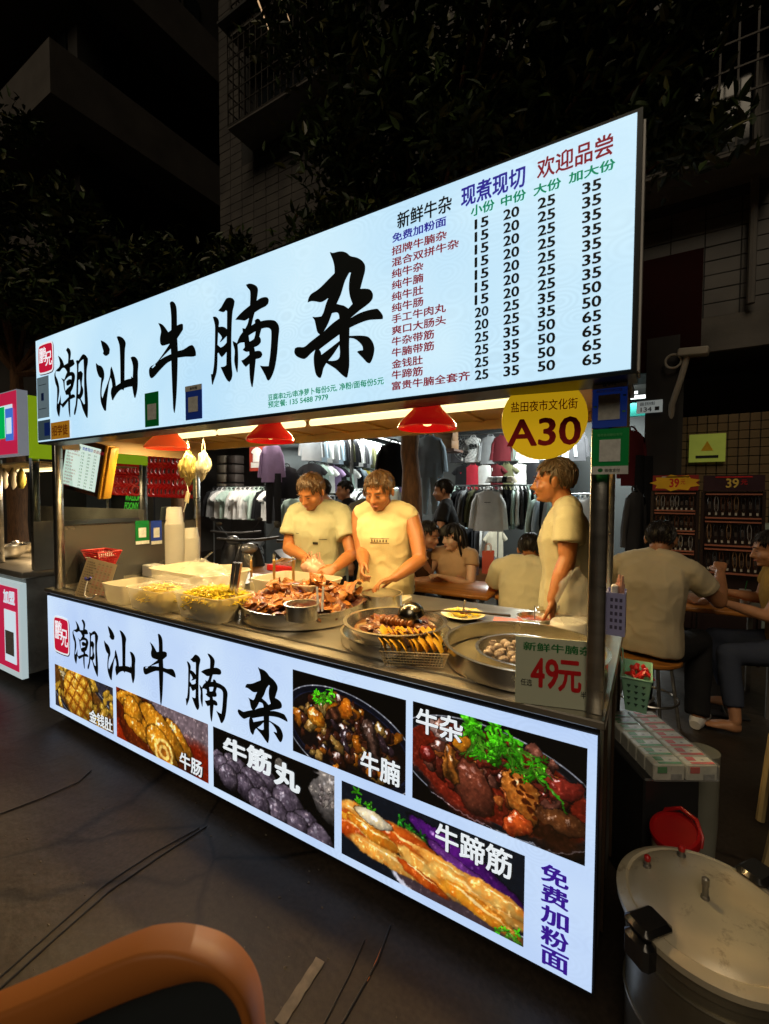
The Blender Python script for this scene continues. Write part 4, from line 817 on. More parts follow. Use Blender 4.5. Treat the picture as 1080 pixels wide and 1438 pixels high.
# cup stacks
def stack(label, px_, base, top, hw, nseg, y):
    c = at(px_, base, 'y', y); D = float((np.array(c)-CAM) @ FW); r = hw*D/625; h = (base-top)*D/625; o = E('cup_stack', (c.x, y, CT+.001), label=label, cat='cup stack')
    zt = h+c.z-CT; pr = []; n = 1
    k = 0; z = 0.
    body = MB(); pr = [(r*.96, 0), (r, .003)]
    zz = .004
    while zz < zt*.72: pr += [(r, zz), (r*1.0, zz+.005), (r*.965, zz+.0055), (r*.965, zz+.009)]; zz += .0095
    body.lathe(pr+[(r*.97, zz)], 32).build('stacked_rims', M('cup_plastic', (.9, .87, .8), .35, 0, .04, 5), o)
    MB().lathe([(r*.99, zz), (r*.97, zz+.012), (r*.93, zz+.013), (r*.78, zt-.003), (r*.76, zt), (0, zt)], 32).build('top_cup', M('cup_plastic'), o); return o
stack('tall stack of white soup cups in front of the side glass', 242, 800, 712, 16.5, 5, .86); stack('shorter stack of white soup cups right of the tall one', 268, 795, 741, 12, 5, 1.0)
p = at(217, 792, 'x', -3.08); o = E('foam_box', (p.x, p.y, CT+.001), label='white foam lid box left of the cup stacks', cat='box'); MB().box(-.08, .05, -.05, .05, 0, .09, b=.006).build('box_body', whitep, o)
# red basket on the tub
p = at(143, 791, 'x', -3.06); o = E('red_basket', (p.x, p.y, p.z), label='small red plastic basket at the left end of the counter', cat='basket')
bk = wires(.15, .1, .21, .15, .085, 18, 12, 6, .003); bk.build('basket_body', redp, o, smooth=False)
MB().box(-.075, .075, -.05, .05, -.001, .003).build('basket_floor', redp, o)
nb = MB(); noodle_heap(nb, 0, 0, .04, .06, .04, .03, 60, .003, 3); nb.build('net_cloth', whitep, o)
box('riser_block', p.x-.12, p.x+.12, p.y-.08, p.y+.08, CT+.001, p.z-.003, M('grey_panel'), None); tag(bpy.data.objects['riser_block'], 'plain steel block under the red basket', 'block')
# card price list leaning in the corner
p = at(118, 838, 'z', CT); o = E('price_card', (p.x-.07, p.y-.02, CT+.001), label='faded beige price list card leaning at the left end', cat='card', rot=(R(-12), R(12), R(25)))
MB().box(0, .2, -.001, .001, 0, .24).build('card', M('card_beige', (.45, .35, .2), .6, 0, .1, 10), o)
for i in range(14):
    for j in range(5): 
        if j == 0: letter('牛杂粉面', ink_k, o, .012, .212-i*.0155, .05+.01*(i % 3), .009, -.0025, 0)
        else: letter('25', ink_r if i % 3 else ink_k, o, .06+j*.026, .212-i*.0155, .012, .008, -.0025, 0)
o = E('wire_hook', (p.x+.05, p.y+.0, CT+.001), label='white cable loop with a purple clip by the price card', cat='hook')
MB().tube([(.0, 0, .11), (-.01, -.01, .06), (0, -.02, .02), (.03, -.02, .005), (.07, -.01, .01), (.09, 0, .03)], .004, 6).build('cable', whitep, o)
MB().tube([(-.03, 0, .115), (-.01, -.005, .108), (.02, -.005, .11), (.035, 0, .125)], .007, 8).build('clip', hb, o)
# strainer pot with three brass handles
x, y, r = place(390, 812, 38, CT+.1); pan('noodle_boiler', 'deep steel pot with noodle strainers behind the pan of offal', x, y, CT+.001, r, .1, 'pot')
brass = M('worn_brass', (.5, .28, .1), .4, .8, .3, 15)
for k, (px_, yb_, yt_, lb) in enumerate(((353, 812, 780, 'left'), (385, 818, 778, 'middle'), (412, 810, 781, 'right'))):
    c = at(px_, yb_, 'y', y+(-.03, -.05, .03)[k]); D = float((np.array(c)-CAM) @ FW); h = (yb_-yt_)*D/625
    o = E('noodle_strainer', tuple(c), label='noodle strainer with an upright brown handle, %s of the three' % ('leftmost', 'middle', 'rightmost')[k], cat='strainer', group='noodle strainers in the boiler')
    MB().box(-.01, .01, -.004, .004, -.03, h*.8, b=.003).build('handle', brass, o); MB().box(-.006, .006, -.002, .002, h*.8, h*.95).tube([(-.009, 0, h), (-.004, 0, h*.9), (.004, 0, h*.9), (.009, 0, h)], .003, 6).build('hook', steel, o)
    MB().lathe([(.05, -.04), (.045, -.1), (0, -.115)], 16).build('mesh_cup', steel_dull, o)
# tongs and plate at the back
p = at(268, 797, 'y', .75); o = E('long_tongs', tuple(p), label='pair of long steel tongs lying across the tubs', cat='tongs')
for s in (0, .014): MB().tube([(0, 0, 0), (.12, .02, .07), (.2, .03, .13)], [.009, .007, .006], 8, flat=.4).build('arm', steel_dull, o, (s, 0, 0))
p = at(319, 788, 'y', .95); o = E('white_plate', (p.x, .95, CT+.05), label='white plate behind the tubs near the tongs', cat='plate'); MB().lathe([(0, 0), (.07, 0), (.11, .014), (.108, .017), (.07, .004), (0, .004)], 28).build('plate', M('cream_plate'), o)
# boards
cb = M('cutting_board', (.78, .68, .42), .5, 0, .12, 6)
a = at(488, 830, 'z', CT+.01); o = E('cutting_board', (-1.33, .78, CT+.001), R(4), 'pale cutting board under the hands of the man in the sleeveless shirt', 'cutting board'); MB().box(-.3, .26, -.16, .17, 0, .03, b=.006).build('board', cb, o)
o = E('cutting_board', (-1.95, .85, CT+.001), R(-4), 'pale cutting board in front of the man in the short sleeved shirt', 'cutting board'); MB().box(-.2, .22, -.13, .15, 0, .028, b=.006).build('board', cb, o)
o = E('napkin_sheet', (-1.02, .7, CT+.001), R(20), 'thin cream cloth beside the right end of the cutting board', 'cloth'); MB().box(0, .16, -.07, .05, 0, .004).jitter(.003, 20).build('cloth', M('cloth_cream', (.75, .68, .45), .8), o)
p = at(405, 793, 'y', 1.25); o = E('skewer_tray', tuple(p), label='red tray of skewers behind the strainer pot', cat='tray'); MB().box(-.16, .16, -.08, .1, -.05, .0, b=.008).build('tray', redp, o)
mb = MB()
for i in range(24): a_ = q.uniform(-.14, .14); mb.tube([(a_, -.07, .01), (a_+q.uniform(-.03, .03), .08, .035)], .004, 5)
mb.build('skewers', M('skewer_food', (.5, .3, .12), .5, var=.4, scale=30), o)
# holders on the right side
lav = M('lavender_plastic', (.42, .42, .75), .4, 0, .06)
p = at(861, 858, 'y', .12); D = float((np.array(p)-CAM) @ FW); r_ = 12*D/625
o = E('chopstick_holder', (p.x+.008, .12, p.z-.065), label='lavender perforated chopstick holder hung at the right post', cat='holder')
hb_ = MB(); sx = r_
for (s, z0, z1) in ((1, 0, .13),):
    hb_.box(-sx, sx, -.026, .03, 0, .003); hb_.box(-sx, sx, -.03, -.027, 0, .125); hb_.box(-sx, sx, .027, .03, 0, .13); hb_.box(-sx, -sx+.003, -.027, .027, 0, .125); hb_.box(sx-.003, sx, -.027, .027, 0, .125)
hb_.build('holder_body', lav, o, smooth=False)
for i in range(3):
    for j in range(5): box('hole', -.014+i*.012, -.007+i*.012, -.0312, -.0301, .02+j*.02, .03+j*.02, M('hole_dark', (.09, .08, .16), .6), o)
for i in range(7): MB().tube([(.004*i-.008, 0, .02), (.003*i+.0, .01*math.sin(i), .15+.012*(i % 3))], .0035, 6).build('wrapped_chopstick', M('wrapper_pink', (.75, .4, .3), .5, var=.4, scale=60), o)
MB().box(-.014, .004, -.02, .01, .1, .145, b=.003).build('tissue', whitep, o)
mint = M('mint_plastic', (.3, .6, .42), .4, 0, .06)
# mint green basket hooked on the right side
p = at(884, 990, 'y', .5); o = E('hanging_basket', (.08, .7, .665), R(0), 'mint green perforated basket hooked on the right side of the stall', 'basket')
w0, w1, hh_ = .036, .052, .14
def frust(m_, w0, d0, w1, d1, z0, z1, th):
    for (ax, sg) in (('x', 1), ('x', -1), ('y', 1), ('y', -1)):
        if ax == 'x': v = [(sg*w0, -d0, z0), (sg*w0, d0, z0), (sg*w1, d1, z1), (sg*w1, -d1, z1)]; v += [(a-sg*th, b_, c) for a, b_, c in v]
        else: v = [(-w0, sg*d0, z0), (w0, sg*d0, z0), (w1, sg*d1, z1), (-w1, sg*d1, z1)]; v += [(a, b_-sg*th, c) for a, b_, c in v]
        m_.add(v, [(0, 1, 2, 3), (7, 6, 5, 4), (0, 4, 5, 1), (1, 5, 6, 2), (2, 6, 7, 3), (3, 7, 4, 0)])
    return m_
m_ = frust(MB(), w0, .08, w1, .11, 0, hh_, .003); m_.box(-w0, w0, -.08, .08, 0, .003); m_.tube([(-w1, -.11, hh_), (w1, -.11, hh_), (w1, .11, hh_), (-w1, .11, hh_), (-w1, -.11, hh_)], .004, 6); m_.build('basket_body', mint, o, smooth=False)
hd_ = M('hole_green', (.02, .06, .04), .7)
for i in range(3):
    for j in range(4):
        z = .03+j*.026; t = z/hh_; yy = -(.08+.03*t)-.0006; xx = w0+(w1-w0)*t+.0006
        MB().prism([(-.007, .004), (0, -.006), (.007, .004), (.003, .007), (-.003, .007)], 0, .0006).build('hole', hd_, o, (-.025+i*.025, yy, z), (R(90), 0, 0), smooth=False)
for i in range(5):
    for j in range(4):
        z = .03+j*.026; t = z/hh_; xx = w0+(w1-w0)*t+.0006; MB().prism([(-.007, .004), (0, -.006), (.007, .004), (.003, .007), (-.003, .007)], 0, .0006).build('hole', hd_, o, (xx, -.06+i*.03, z), (R(90), 0, R(90)), smooth=False)
mb = MB()
for i in range(14): v, f = chunk(.018, i, 1, (1.5, .6, .5), .4); mb.add(v, f, T((q.uniform(-.04, .04), q.uniform(-.08, .08), hh_-.03+q.random()*.02), (q.random()*3, q.random()*3, q.random()*6)))
mb.build('packets', redp, o)
for yy in (-.06, .06): MB().tube([(-w1, yy, hh_), (-w1-.004, yy, hh_+.06), (-.064, yy, hh_+.062)], .003, 6).build('hook', mint, o)

bgp = at(441, 800, 'y', .84); pk_ = M('pink_film', (.85, .5, .38), .25, 0, .2, 20, alpha=.55, spec=.7)
v, f = bag_mesh(.085, .06, .085, 31, 4, .3, 8); o = E('carrier_bag', tuple(bgp), label='pinkish clear carrier bag being filled by the vendor in short sleeves', cat='plastic bag'); MB().add(v, f).build('bag', pk_, o)
for s_ in (-.035, .03): MB().tube([(s_-.015, 0, .05), (s_-.005, 0, .11), (s_+.015, 0, .115), (s_+.02, 0, .05)], .007, 6, flat=.4).build('bag_handle', pk_, o)
# ---------------------------------------------------------------- people
def remesh(mb, vox, name, mats, smooth=2, fold=0., fseed=0, ffreq=(7, 7, 3)):
    me = bpy.data.meshes.new('tmp'); me.from_pydata(mb.v, [], mb.f); bm = bmesh.new(); bm.from_mesh(me)
    bmesh.ops.remove_doubles(bm, verts=bm.verts, dist=1e-5); bmesh.ops.recalc_face_normals(bm, faces=bm.faces); bm.to_mesh(me); bm.free()
    o = bpy.data.objects.new('tmp', me); COL.objects.link(o)
    r = o.modifiers.new('r', 'REMESH'); r.mode = 'VOXEL'; r.voxel_size = vox; r.use_smooth_shade = True
    if smooth: s = o.modifiers.new('s', 'SMOOTH'); s.factor = .5; s.iterations = smooth
    bpy.context.view_layer.update(); out = bpy.data.meshes.new_from_object(o.evaluated_get(bpy.context.evaluated_depsgraph_get()))
    bpy.data.objects.remove(o); bpy.data.meshes.remove(me)
    if fold:
        n = len(out.vertices); nn = [v.normal.copy() for v in out.vertices]
        for v, nr in zip(out.vertices, nn):
            p = v.co; q = Vector((p.x*ffreq[0], p.y*ffreq[1], p.z*ffreq[2]))+Vector((fseed, 0, 0))
            a = mnoise.noise(q); b = mnoise.noise(Vector((p.x*14+p.z*9+fseed, p.y*14, p.z*16-p.x*12)))
            c = mnoise.noise(Vector((p.x*9-p.z*5+fseed, p.y*9, p.z*7+p.x*6))); v.co = p+nr*max(-.006, fold*(1-abs(a)*3.2)*.55+fold*.22*b+fold*.35*max(0, 1-abs(c)*4))
    out.name = name; out.materials.clear()
    for m_ in (mats if isinstance(mats, list) else [mats]): out.materials.append(m_)
    out.polygons.foreach_set('use_smooth', [True]*len(out.polygons)); return out
def cap(mb, pts, rs, n=12):
    pts = [Vector(p) for p in pts]; mb.tube(pts, rs, n)
    for p, r in ((pts[0], rs[0]), (pts[-1], rs[-1])): mb.ball(p, r*.995, n)
    for p, r in list(zip(pts, rs))[1:-1]: mb.ball(p, r*.99, n)
def loft(mb, pts, ws, ds, ax, n=20, cap_=True):
    vs = []; fs = []; pts = [Vector(p) for p in pts]
    for i, p in enumerate(pts):
        t = (pts[min(i+1, len(pts)-1)]-pts[max(i-1, 0)]).normalized(); a = (ax-t*ax.dot(t)).normalized(); b = t.cross(a)
        for k in range(n):
            c, s = math.cos(2*math.pi*k/n), math.sin(2*math.pi*k/n); e = .85
            vs.append(p+a*(math.copysign(abs(c)**e, c)*ws[i])+b*(math.copysign(abs(s)**e, s)*ds[i]))
    for i in range(len(pts)-1):
        for k in range(n): fs.append((i*n+k, i*n+(k+1) % n, (i+1)*n+(k+1) % n, (i+1)*n+k))
    fs += [tuple(range(n-1, -1, -1)), tuple(range((len(pts)-1)*n, len(pts)*n))]; mb.add(vs, fs)
def hand(mb, wr, d, nrm, side, curl, sc_=1.):
    d = d.normalized(); nrm = (nrm-d*nrm.dot(d)).normalized(); lat = d.cross(nrm).normalized()*side
    P = lambda a, b, c: wr+d*(a*sc_)+lat*(b*sc_)+nrm*(c*sc_)
    loft(mb, [P(-.015, 0, 0), P(.02, 0, 0), P(.06, 0, 0), P(.092, 0, .0)], [.024*sc_, .032*sc_, .041*sc_, .039*sc_], [.02*sc_, .018*sc_, .016*sc_, .012*sc_], lat, 14)
    for i, (off, L, r) in enumerate(((.03, .07, .0088), (.0105, .078, .009), (-.0095, .073, .0088), (-.029, .057, .0078))):
        p = P(.082, off, 0); a = curl*(.55+.1*i); dd = d.copy(); pts = [p]; axis = d.cross(nrm)
        for s_, f_ in ((.45, 1.), (.3, 1.1), (.25, .8)):
            dd = (Matrix.Rotation(a*f_, 3, axis) @ dd) if False else (dd*math.cos(a*f_)+nrm.cross(d).cross(dd).normalized()*0+(nrm-dd*nrm.dot(dd)).normalized()*math.sin(a*f_) if abs(nrm.dot(dd)) < .98 else (dd*.3-d*.9)).normalized()
            p = p+dd*(L*s_*sc_)+lat*((off)*.04*sc_); pts.append(p)
        cap(mb, pts, [r*sc_, r*.95*sc_, r*.88*sc_, r*.75*sc_], 8)
    t0 = P(.018, .026, .006); t1 = P(.045, .05, .018); t2 = P(.072, .054, .03); t3 = P(.092, .048, .038)
    cap(mb, [t0, t1, t2, t3], [.014*sc_, .0115*sc_, .0098*sc_, .008*sc_], 8)
skin_a = M('skin_warm', (.38, .145, .048), .45, 0, .1, 12, .12, 180, sss=.12); skin_b = M('skin_dim', (.42, .21, .13), .45, 0, .1, 12, .1, 150)
lipm = M('lip', (.38, .1, .08), .4); eyem = M('eye_dark', (.02, .012, .01), .2); eyew = M('eye_white', (.6, .58, .52), .3)
hair_k = M('hair_black', (.012, .009, .008), .45, 0, .3, 30, spec=.3); hair_br = M('hair_brown', (.035, .016, .006), .4, 0, .35, 22, .3, 200, spec=.5, col2=(.10, .048, .016)); hair_gr = M('hair_ash_brown', (.05, .03, .014), .45, 0, .3, 22, .3, 200, col2=(.11, .07, .035))
def cloth(name, c, var=.08): return M(name, c, .85, 0, var, 5, .25, 220, spec=.2)
denim = cloth('denim', (.05, .06, .09)); pants_k = cloth('black_trousers', (.015, .015, .016)); beige = cloth('beige_cotton', (.50, .46, .30)); beige2 = cloth('cream_cotton', (.66, .55, .30))
def head_mat(c, pitch, yaw, roll=0): return Matrix.Translation(c) @ Euler((R(pitch), R(roll), R(yaw))).to_matrix().to_4x4()
def build_hair(H, mat, root, style, seed, sc_=1.):
    g_ = random.Random(seed); mb = MB(); n1, n2 = 22, 30
    def keep(p):
        x, y, z = p
        if style == 'long': return z > .045 if y < -.055 else True
        line = .074 if y < -.05 else (.02 if y < -.015 else (-.005 if y < .03 else -.055)); 
        if abs(x) > .05 and y < -.02: line = .045
        return z > line
    pts = []
    for i in range(n1+1):
        th = math.pi*.72*i/n1
        for k in range(n2):
            a = 2*math.pi*k/n2; pts.append((.083*math.sin(th)*math.cos(a), .015+.103*math.sin(th)*math.sin(a), .03+.094*math.cos(th)))
    fs = []
    for i in range(n1):
        for k in range(n2):
            f = (i*n2+k, (i+1)*n2+k, (i+1)*n2+(k+1) % n2, i*n2+(k+1) % n2)
            if all(keep(pts[j]) for j in f): fs.append(f)
    mb.add(pts, fs, H)
    m_ = 1100 if style != 'long' else 500
    for i in range(m_):
        a = g_.random()*6.283; th = math.acos(1-g_.random()*1.62); p = Vector((.081*math.sin(th)*math.cos(a), .015+.1*math.sin(th)*math.sin(a), .03+.092*math.cos(th)))
        if not keep(p): continue
        nr = Vector((p.x/.08**2, (p.y-.015)/.1**2, (p.z-.03)/.09**2)).normalized()
        dn = Vector((p.x*6, -.35 if p.y < .02 else .3, -1.1 if p.z < .06 else -.25)); dn += Vector((g_.uniform(-.25, .25), g_.uniform(-.2, .2), g_.uniform(-.15, .15))); t = (dn-nr*dn.dot(nr)).normalized()
        L = g_.uniform(.02, .034)*(1.25 if style == 'mop' else 1); lift = g_.uniform(.02, .22)
        w_ = nr.cross(t)*g_.uniform(.0025, .0045); p0 = p-nr*.003; p1 = p0+t*L*.5+nr*L*lift*.7; p2 = p0+t*L+nr*L*lift*.5
        mb.add([p0-w_, p0+w_, p1+w_*.8, p1-w_*.8, p2, p0+nr*.006, p1+nr*.004], [(0, 1, 5), (5, 1, 2, 6), (0, 5, 6, 3), (6, 2, 4), (3, 6, 4)], H)
    if style == 'long':
        for i in range(170):
            a = g_.uniform(-.1, math.pi+.1) if i % 4 else g_.choice([-.35, math.pi+.35]); rr = g_.uniform(.075, .095)
            x, y = rr*math.cos(a), .015+rr*1.05*math.sin(a); l = g_.uniform(.2, .3); p = [Vector((x*.5, y*.5+.01, .11)), Vector((x*.95, y, .06)), Vector((x*1.08, y*1.06, -.04)), Vector((x*1.1, y*1.1+.01, -.13)), Vector((x*.9, y*1.05+.02, -l))]
            mb.tube([H @ q_ for q_ in p], [.004, .007, .008, .007, .002], 5)
        for i in range(26): 
            x = -.05+.1*i/25; mb.tube([H @ Vector((x*.7, -.05, .11)), H @ Vector((x*1.05, -.088, .08)), H @ Vector((x*1.15, -.098, .03+.012*math.sin(i)))], [.006, .006, .002], 4)
    if style == 'cap': pass
    mb.build('hair', mat, root, ang=70)
def person(label, loc, rz, J=None, skin=skin_a, hair=(hair_k, 'short'), shirt=(beige, .55), trousers=pants_k, head=(0, 0, 0), vox=.007, curl=(.5, .5), hd=(None, None), seed=1, build=1., shoes=None, sitting=False, female=False, wide_sleeve=1.0, folds=.009, legs=True, face=True, group=None, belly=0., hsc=1., crop=None, barefoot=False):
    root = E('person', (loc[0], loc[1], loc[2] if len(loc) > 2 else 0), rz, label, 'person', group)
    D = dict(pel=(0, 0, .93), wst=(0, -.005, 1.07), chs=(0, 0, 1.25), nkb=(0, .0, 1.42), hd=(0, -.03, 1.575), shR=(-.18, 0, 1.38), shL=(.18, 0, 1.38), elR=(-.25, .0, 1.1), elL=(.25, .0, 1.1), wrR=(-.23, -.1, .87), wrL=(.23, -.1, .87),
             hpR=(-.09, 0, .9), hpL=(.09, 0, .9), knR=(-.1, -.01, .49), knL=(.1, -.01, .49), anR=(-.11, .02, .08), anL=(.11, .02, .08))
    if sitting: D.update(pel=(0, 0, .52), wst=(0, -.01, .66), chs=(0, -.05, .86), nkb=(0, -.08, 1.03), hd=(0, -.13, 1.18), shR=(-.18, -.07, .99), shL=(.18, -.07, .99), elR=(-.24, -.2, .76), elL=(.24, -.2, .76), wrR=(-.12, -.4, .8), wrL=(.12, -.4, .8),
                         hpR=(-.09, -.02, .5), hpL=(.09, -.02, .5), knR=(-.13, -.42, .5), knL=(.13, -.42, .5), anR=(-.13, -.4, .08), anL=(.13, -.4, .08))
    inv = (Matrix.Translation(root.location) @ Matrix.Rotation(rz, 4, 'Z')).inverted()
    for k, v in (J or {}).items():
        if k.startswith('w_'): D[k[2:]] = tuple(inv @ Vector(v))     # given in world coordinates
        else: D[k] = v
    J = {k: Vector(v) for k, v in D.items()}; b = build*(.9 if female else 1)
    ax = (J['shL']-J['shR']).normalized(); body = MB()
    sp = [J['pel']-Vector((0, 0, .05)), J['pel'], J['wst'], J['chs'], (J['nkb']*.6+J['chs']*.4), J['nkb']-Vector((0, 0, .01))]
    ws = [.13*b, .155*b, .13*b, .155*b, .165*b, .075*b]; ds = [.09*b, .11*b, (.1+belly)*b, .115*b, .086*b, .056*b]
    loft(body, sp, ws, ds, ax)
    J['hd'] = J['hd']-Vector((0, 0, .018)); H = head_mat(J['hd'], *head) @ Matrix.Diagonal((1.1*hsc, 1.04*hsc, 1.04*hsc, 1))
    cap(body, [J['nkb']-Vector((0, 0, .03)), J['nkb']*.6+(H @ Vector((0, .025, -.06)))*.4, H @ Vector((0, .02, -.04))], [.062*b, .054*b, .052*b])
    hb = lambda c, r: body.ball((0, 0, 0), r, 16, H @ Matrix.Translation(c))
    hb((0, .015, .03), (.077, .097, .088)); hb((0, -.022, -.025), (.063, .068, .08)); hb((0, -.04, -.075), (.04, .042, .032)); hb((0, -.070, .028), (.045, .016, .015)); hb((.033, -.05, -.028), (.03, .032, .03)); hb((-.033, -.05, -.028), (.03, .032, .03))
    body.tube([H @ Vector(q_) for q_ in ((0, -.083, .018), (0, -.094, -.008), (0, -.108, -.026), (0, -.09, -.036))], [.009, .011, .0145, .01], 8)
    hb((.012, -.092, -.03), (.008, .009, .008)); hb((-.012, -.092, -.03), (.008, .009, .008)); hb((0, -.084, -.056), (.022, .012, .009)); hb((0, -.078, -.086), (.018, .014, .012))
    for s in (-1, 1): body.ball((0, 0, 0), (.009, .019, .032), 10, H @ T((s*.08, .012, -.008), (0, R(s*8), R(s*18))))
    for s, S in ((-1, 'R'), (1, 'L')):
        sh, el, wr = J['sh'+S], J['el'+S], J['wr'+S]
        cap(body, [sh-ax*(s*.02), sh*.5+el*.5, el], [.056*b, .049*b, .04*b]); cap(body, [el, el*.6+wr*.4, wr], [.041*b, .042*b, .027*b])
        dr = hd[0 if S == 'R' else 1]; dd = (wr-el).normalized(); nrm = Vector((0, 0, -1))
        if dr: dd, nrm = Vector(dr[0]), Vector(dr[1])
        hand(body, wr, dd, nrm, -s, curl[0 if S == 'R' else 1])
        if legs:
            hp, kn, an = J['hp'+S], J['kn'+S], J['an'+S]
            cap(body, [hp, hp*.5+kn*.5, kn], [.085*b, .074*b, .054*b]); cap(body, [kn, kn*.65+an*.35, an], [.054*b, .054*b, .036*b])
            f = Vector((0, -1, 0)); 
            fo = J.get('ft'+S, an+Vector((0, -.13, -.045))); loft(body, [an+Vector((0, .03, -.045)), an+Vector((0, 0, -.04)), an*.5+fo*.5+Vector((0, 0, -.015)), fo, fo+(fo-an).normalized()*.03], [.02, .032, .04, .042, .02], [.02, .036, .028, .016, .008], ax, 12)
    for s, S in ((-1, 'R'), (1, 'L')): body.tube([J['nkb']+Vector((0, .01, .02)), J['nkb']*.5+J['sh'+S]*.5+Vector((0, .01, .012)), J['sh'+S]], [.05*b, .052*b, .05*b], 12)
    body_me = remesh(body, vox, 'body', skin, 1); link('body', body_me, root)
    # shirt
    sm, sl = shirt; sh_ = MB(); e = .021
    p0 = J['pel']*1.0+Vector((0, 0, -.06)); spp = [p0, J['pel'], J['wst'], J['chs'], (J['nkb']*.6+J['chs']*.4), J['nkb']+Vector((0, 0, -.005))]
    loft(sh_, spp, [.165*b+e, .165*b+e, .146*b+e, .162*b+e, .168*b+e, .082*b+e], [.115*b+e, .122*b+e, (.112+belly)*b+e, .12*b+e, .088*b+e*.6, .058*b+e*.4], ax)
    for s, S in ((-1, 'R'), (1, 'L')):
        hz = J['nkb']*.45+J['sh'+S]*.55+Vector((0, .008, .008)); sh_.tube([J['nkb']+Vector((0, .008, -.004)), hz, J['sh'+S]-ax*(s*.012)+Vector((0, 0, -.004))], [.066*b, .067*b, .064*b], 16)
        sh_.tube([J['chs']+Vector((0, 0, -.05))+ax*(s*.09*b), J['chs']*.45+J['sh'+S]*.55-ax*(s*.03), J['sh'+S]-ax*(s*.035)+Vector((0, 0, -.03))], [.092*b, .082*b, .06*b], 16)
    if sl > 0:
        for s, S in ((-1, 'R'), (1, 'L')):
            a, c = J['sh'+S], J['el'+S]
            if sl > 1:
                wr = J['wr'+S]; sh_.tube([a-ax*(s*.04), a*.5+c*.5, c, c*.4+wr*.6, wr], [.07*b, .064*b, .056*b, .05*b, .04*b], 16); sh_.ball(a, .068*b, 14); sh_.ball(c, .056*b, 12)
            else:
                q_ = a+(c-a)*sl; sh_.tube([a-ax*(s*.05), a+(c-a)*.15, q_], [.064*b, .068*b*wide_sleeve, .07*b*wide_sleeve], 18); sh_.ball(a, .063*b, 14)
    else:
        for s, S in ((-1, 'R'), (1, 'L')): sh_.ball(J['sh'+S]-ax*(s*.02)+Vector((0, 0, .0)), (.05*b, .062*b, .062*b), 14)
    link('shirt', remesh(sh_, vox*1.15, 'shirt', sm, 9, folds, seed), root)
    nk = MB(); tn = (J['hd']-J['nkb']).normalized(); nk.torus((0, 0, 0), .066*b, .007, 26, 6, Matrix.Translation(J['nkb']+Vector((0, -.004, .012))) @ Vector((0, 0, 1)).rotation_difference((tn*.5+Vector((0, -.25, .6))).normalized()).to_matrix().to_4x4())
    nk.build('collar', sm, root)
    if legs:
        tr_ = MB(); pw_ = 1.0
        loft(tr_, [J['pel']+Vector((0, 0, .07)), J['pel'], J['pel']-Vector((0, 0, .07))], [.14*b+.01, .16*b+.01, .14*b], [.1*b+.01, .12*b+.01, .1*b], ax)
        cut = .2 if barefoot else .0
        for S in 'RL':
            hp, kn, an = J['hp'+S], J['kn'+S], J['an'+S]; an2 = an+(kn-an)*cut
            tr_.tube([hp+Vector((0, 0, .03)), hp*.5+kn*.5, kn], [.1*b, .086*b, .072*b], 14); tr_.ball(kn, .07*b, 12); tr_.ball(hp, .1*b, 12); tr_.tube([kn, kn*.5+an2*.5, an2], [.071*b, .068*b, .062*b], 14)
        link('trousers', remesh(tr_, vox*1.4, 'trousers', trousers, 2, .006, seed+3), root)
        if shoes:
            for S in 'RL':
                an = J['an'+S]; fo = J.get('ft'+S, an+Vector((0, -.13, -.045))); s_ = MB(); dv = fo-an; dv.z = 0; dv.normalize(); lt = Vector((-dv.y, dv.x, 0)); z0 = an.z-.08
                loft(s_, [Vector((an.x, an.y, z0+.035))-dv*.06, Vector((an.x, an.y, z0+.045))-dv*.02, Vector((an.x, an.y, z0+.045))+dv*.08, Vector((an.x, an.y, z0+.032))+dv*.16, Vector((an.x, an.y, z0+.022))+dv*.21], [.03, .042, .048, .05, .028], [.03, .046, .04, .03, .018], lt, 14)
                s_.build('shoe', shoes, root)
    if face:
        eb = MB(); ey = MB()
        for s in (-1, 1):
            fm = MB().tube([H @ Vector(q_) for q_ in ((s*.014, -.0925, .026), (s*.032, -.0915, .032), (s*.052, -.079, .026))], [.0022, .003, .0014], 6); fm.build('eyebrow', hair[0], root)
            em = MB(); em.ball((0, 0, 0), (.0115, .005, .0019), 10, H @ T((s*.0305, -.0845, .006), (0, R(s*6), R(s*18)))); em.build('eye', eyem, root)
        MB().tube([H @ Vector(q_) for q_ in ((-.022, -.0885, -.058), (-.008, -.0965, -.0555), (0, -.0965, -.0575), (.008, -.0965, -.0555), (.022, -.0885, -.058))], [.0015, .0045, .004, .0045, .0015], 6).build('mouth', lipm, root)
    if hair: build_hair(H, hair[0], root, hair[1], seed)
    return root, J
def W(px_, py_, y): return tuple(at(px_, py_, 'y', y))
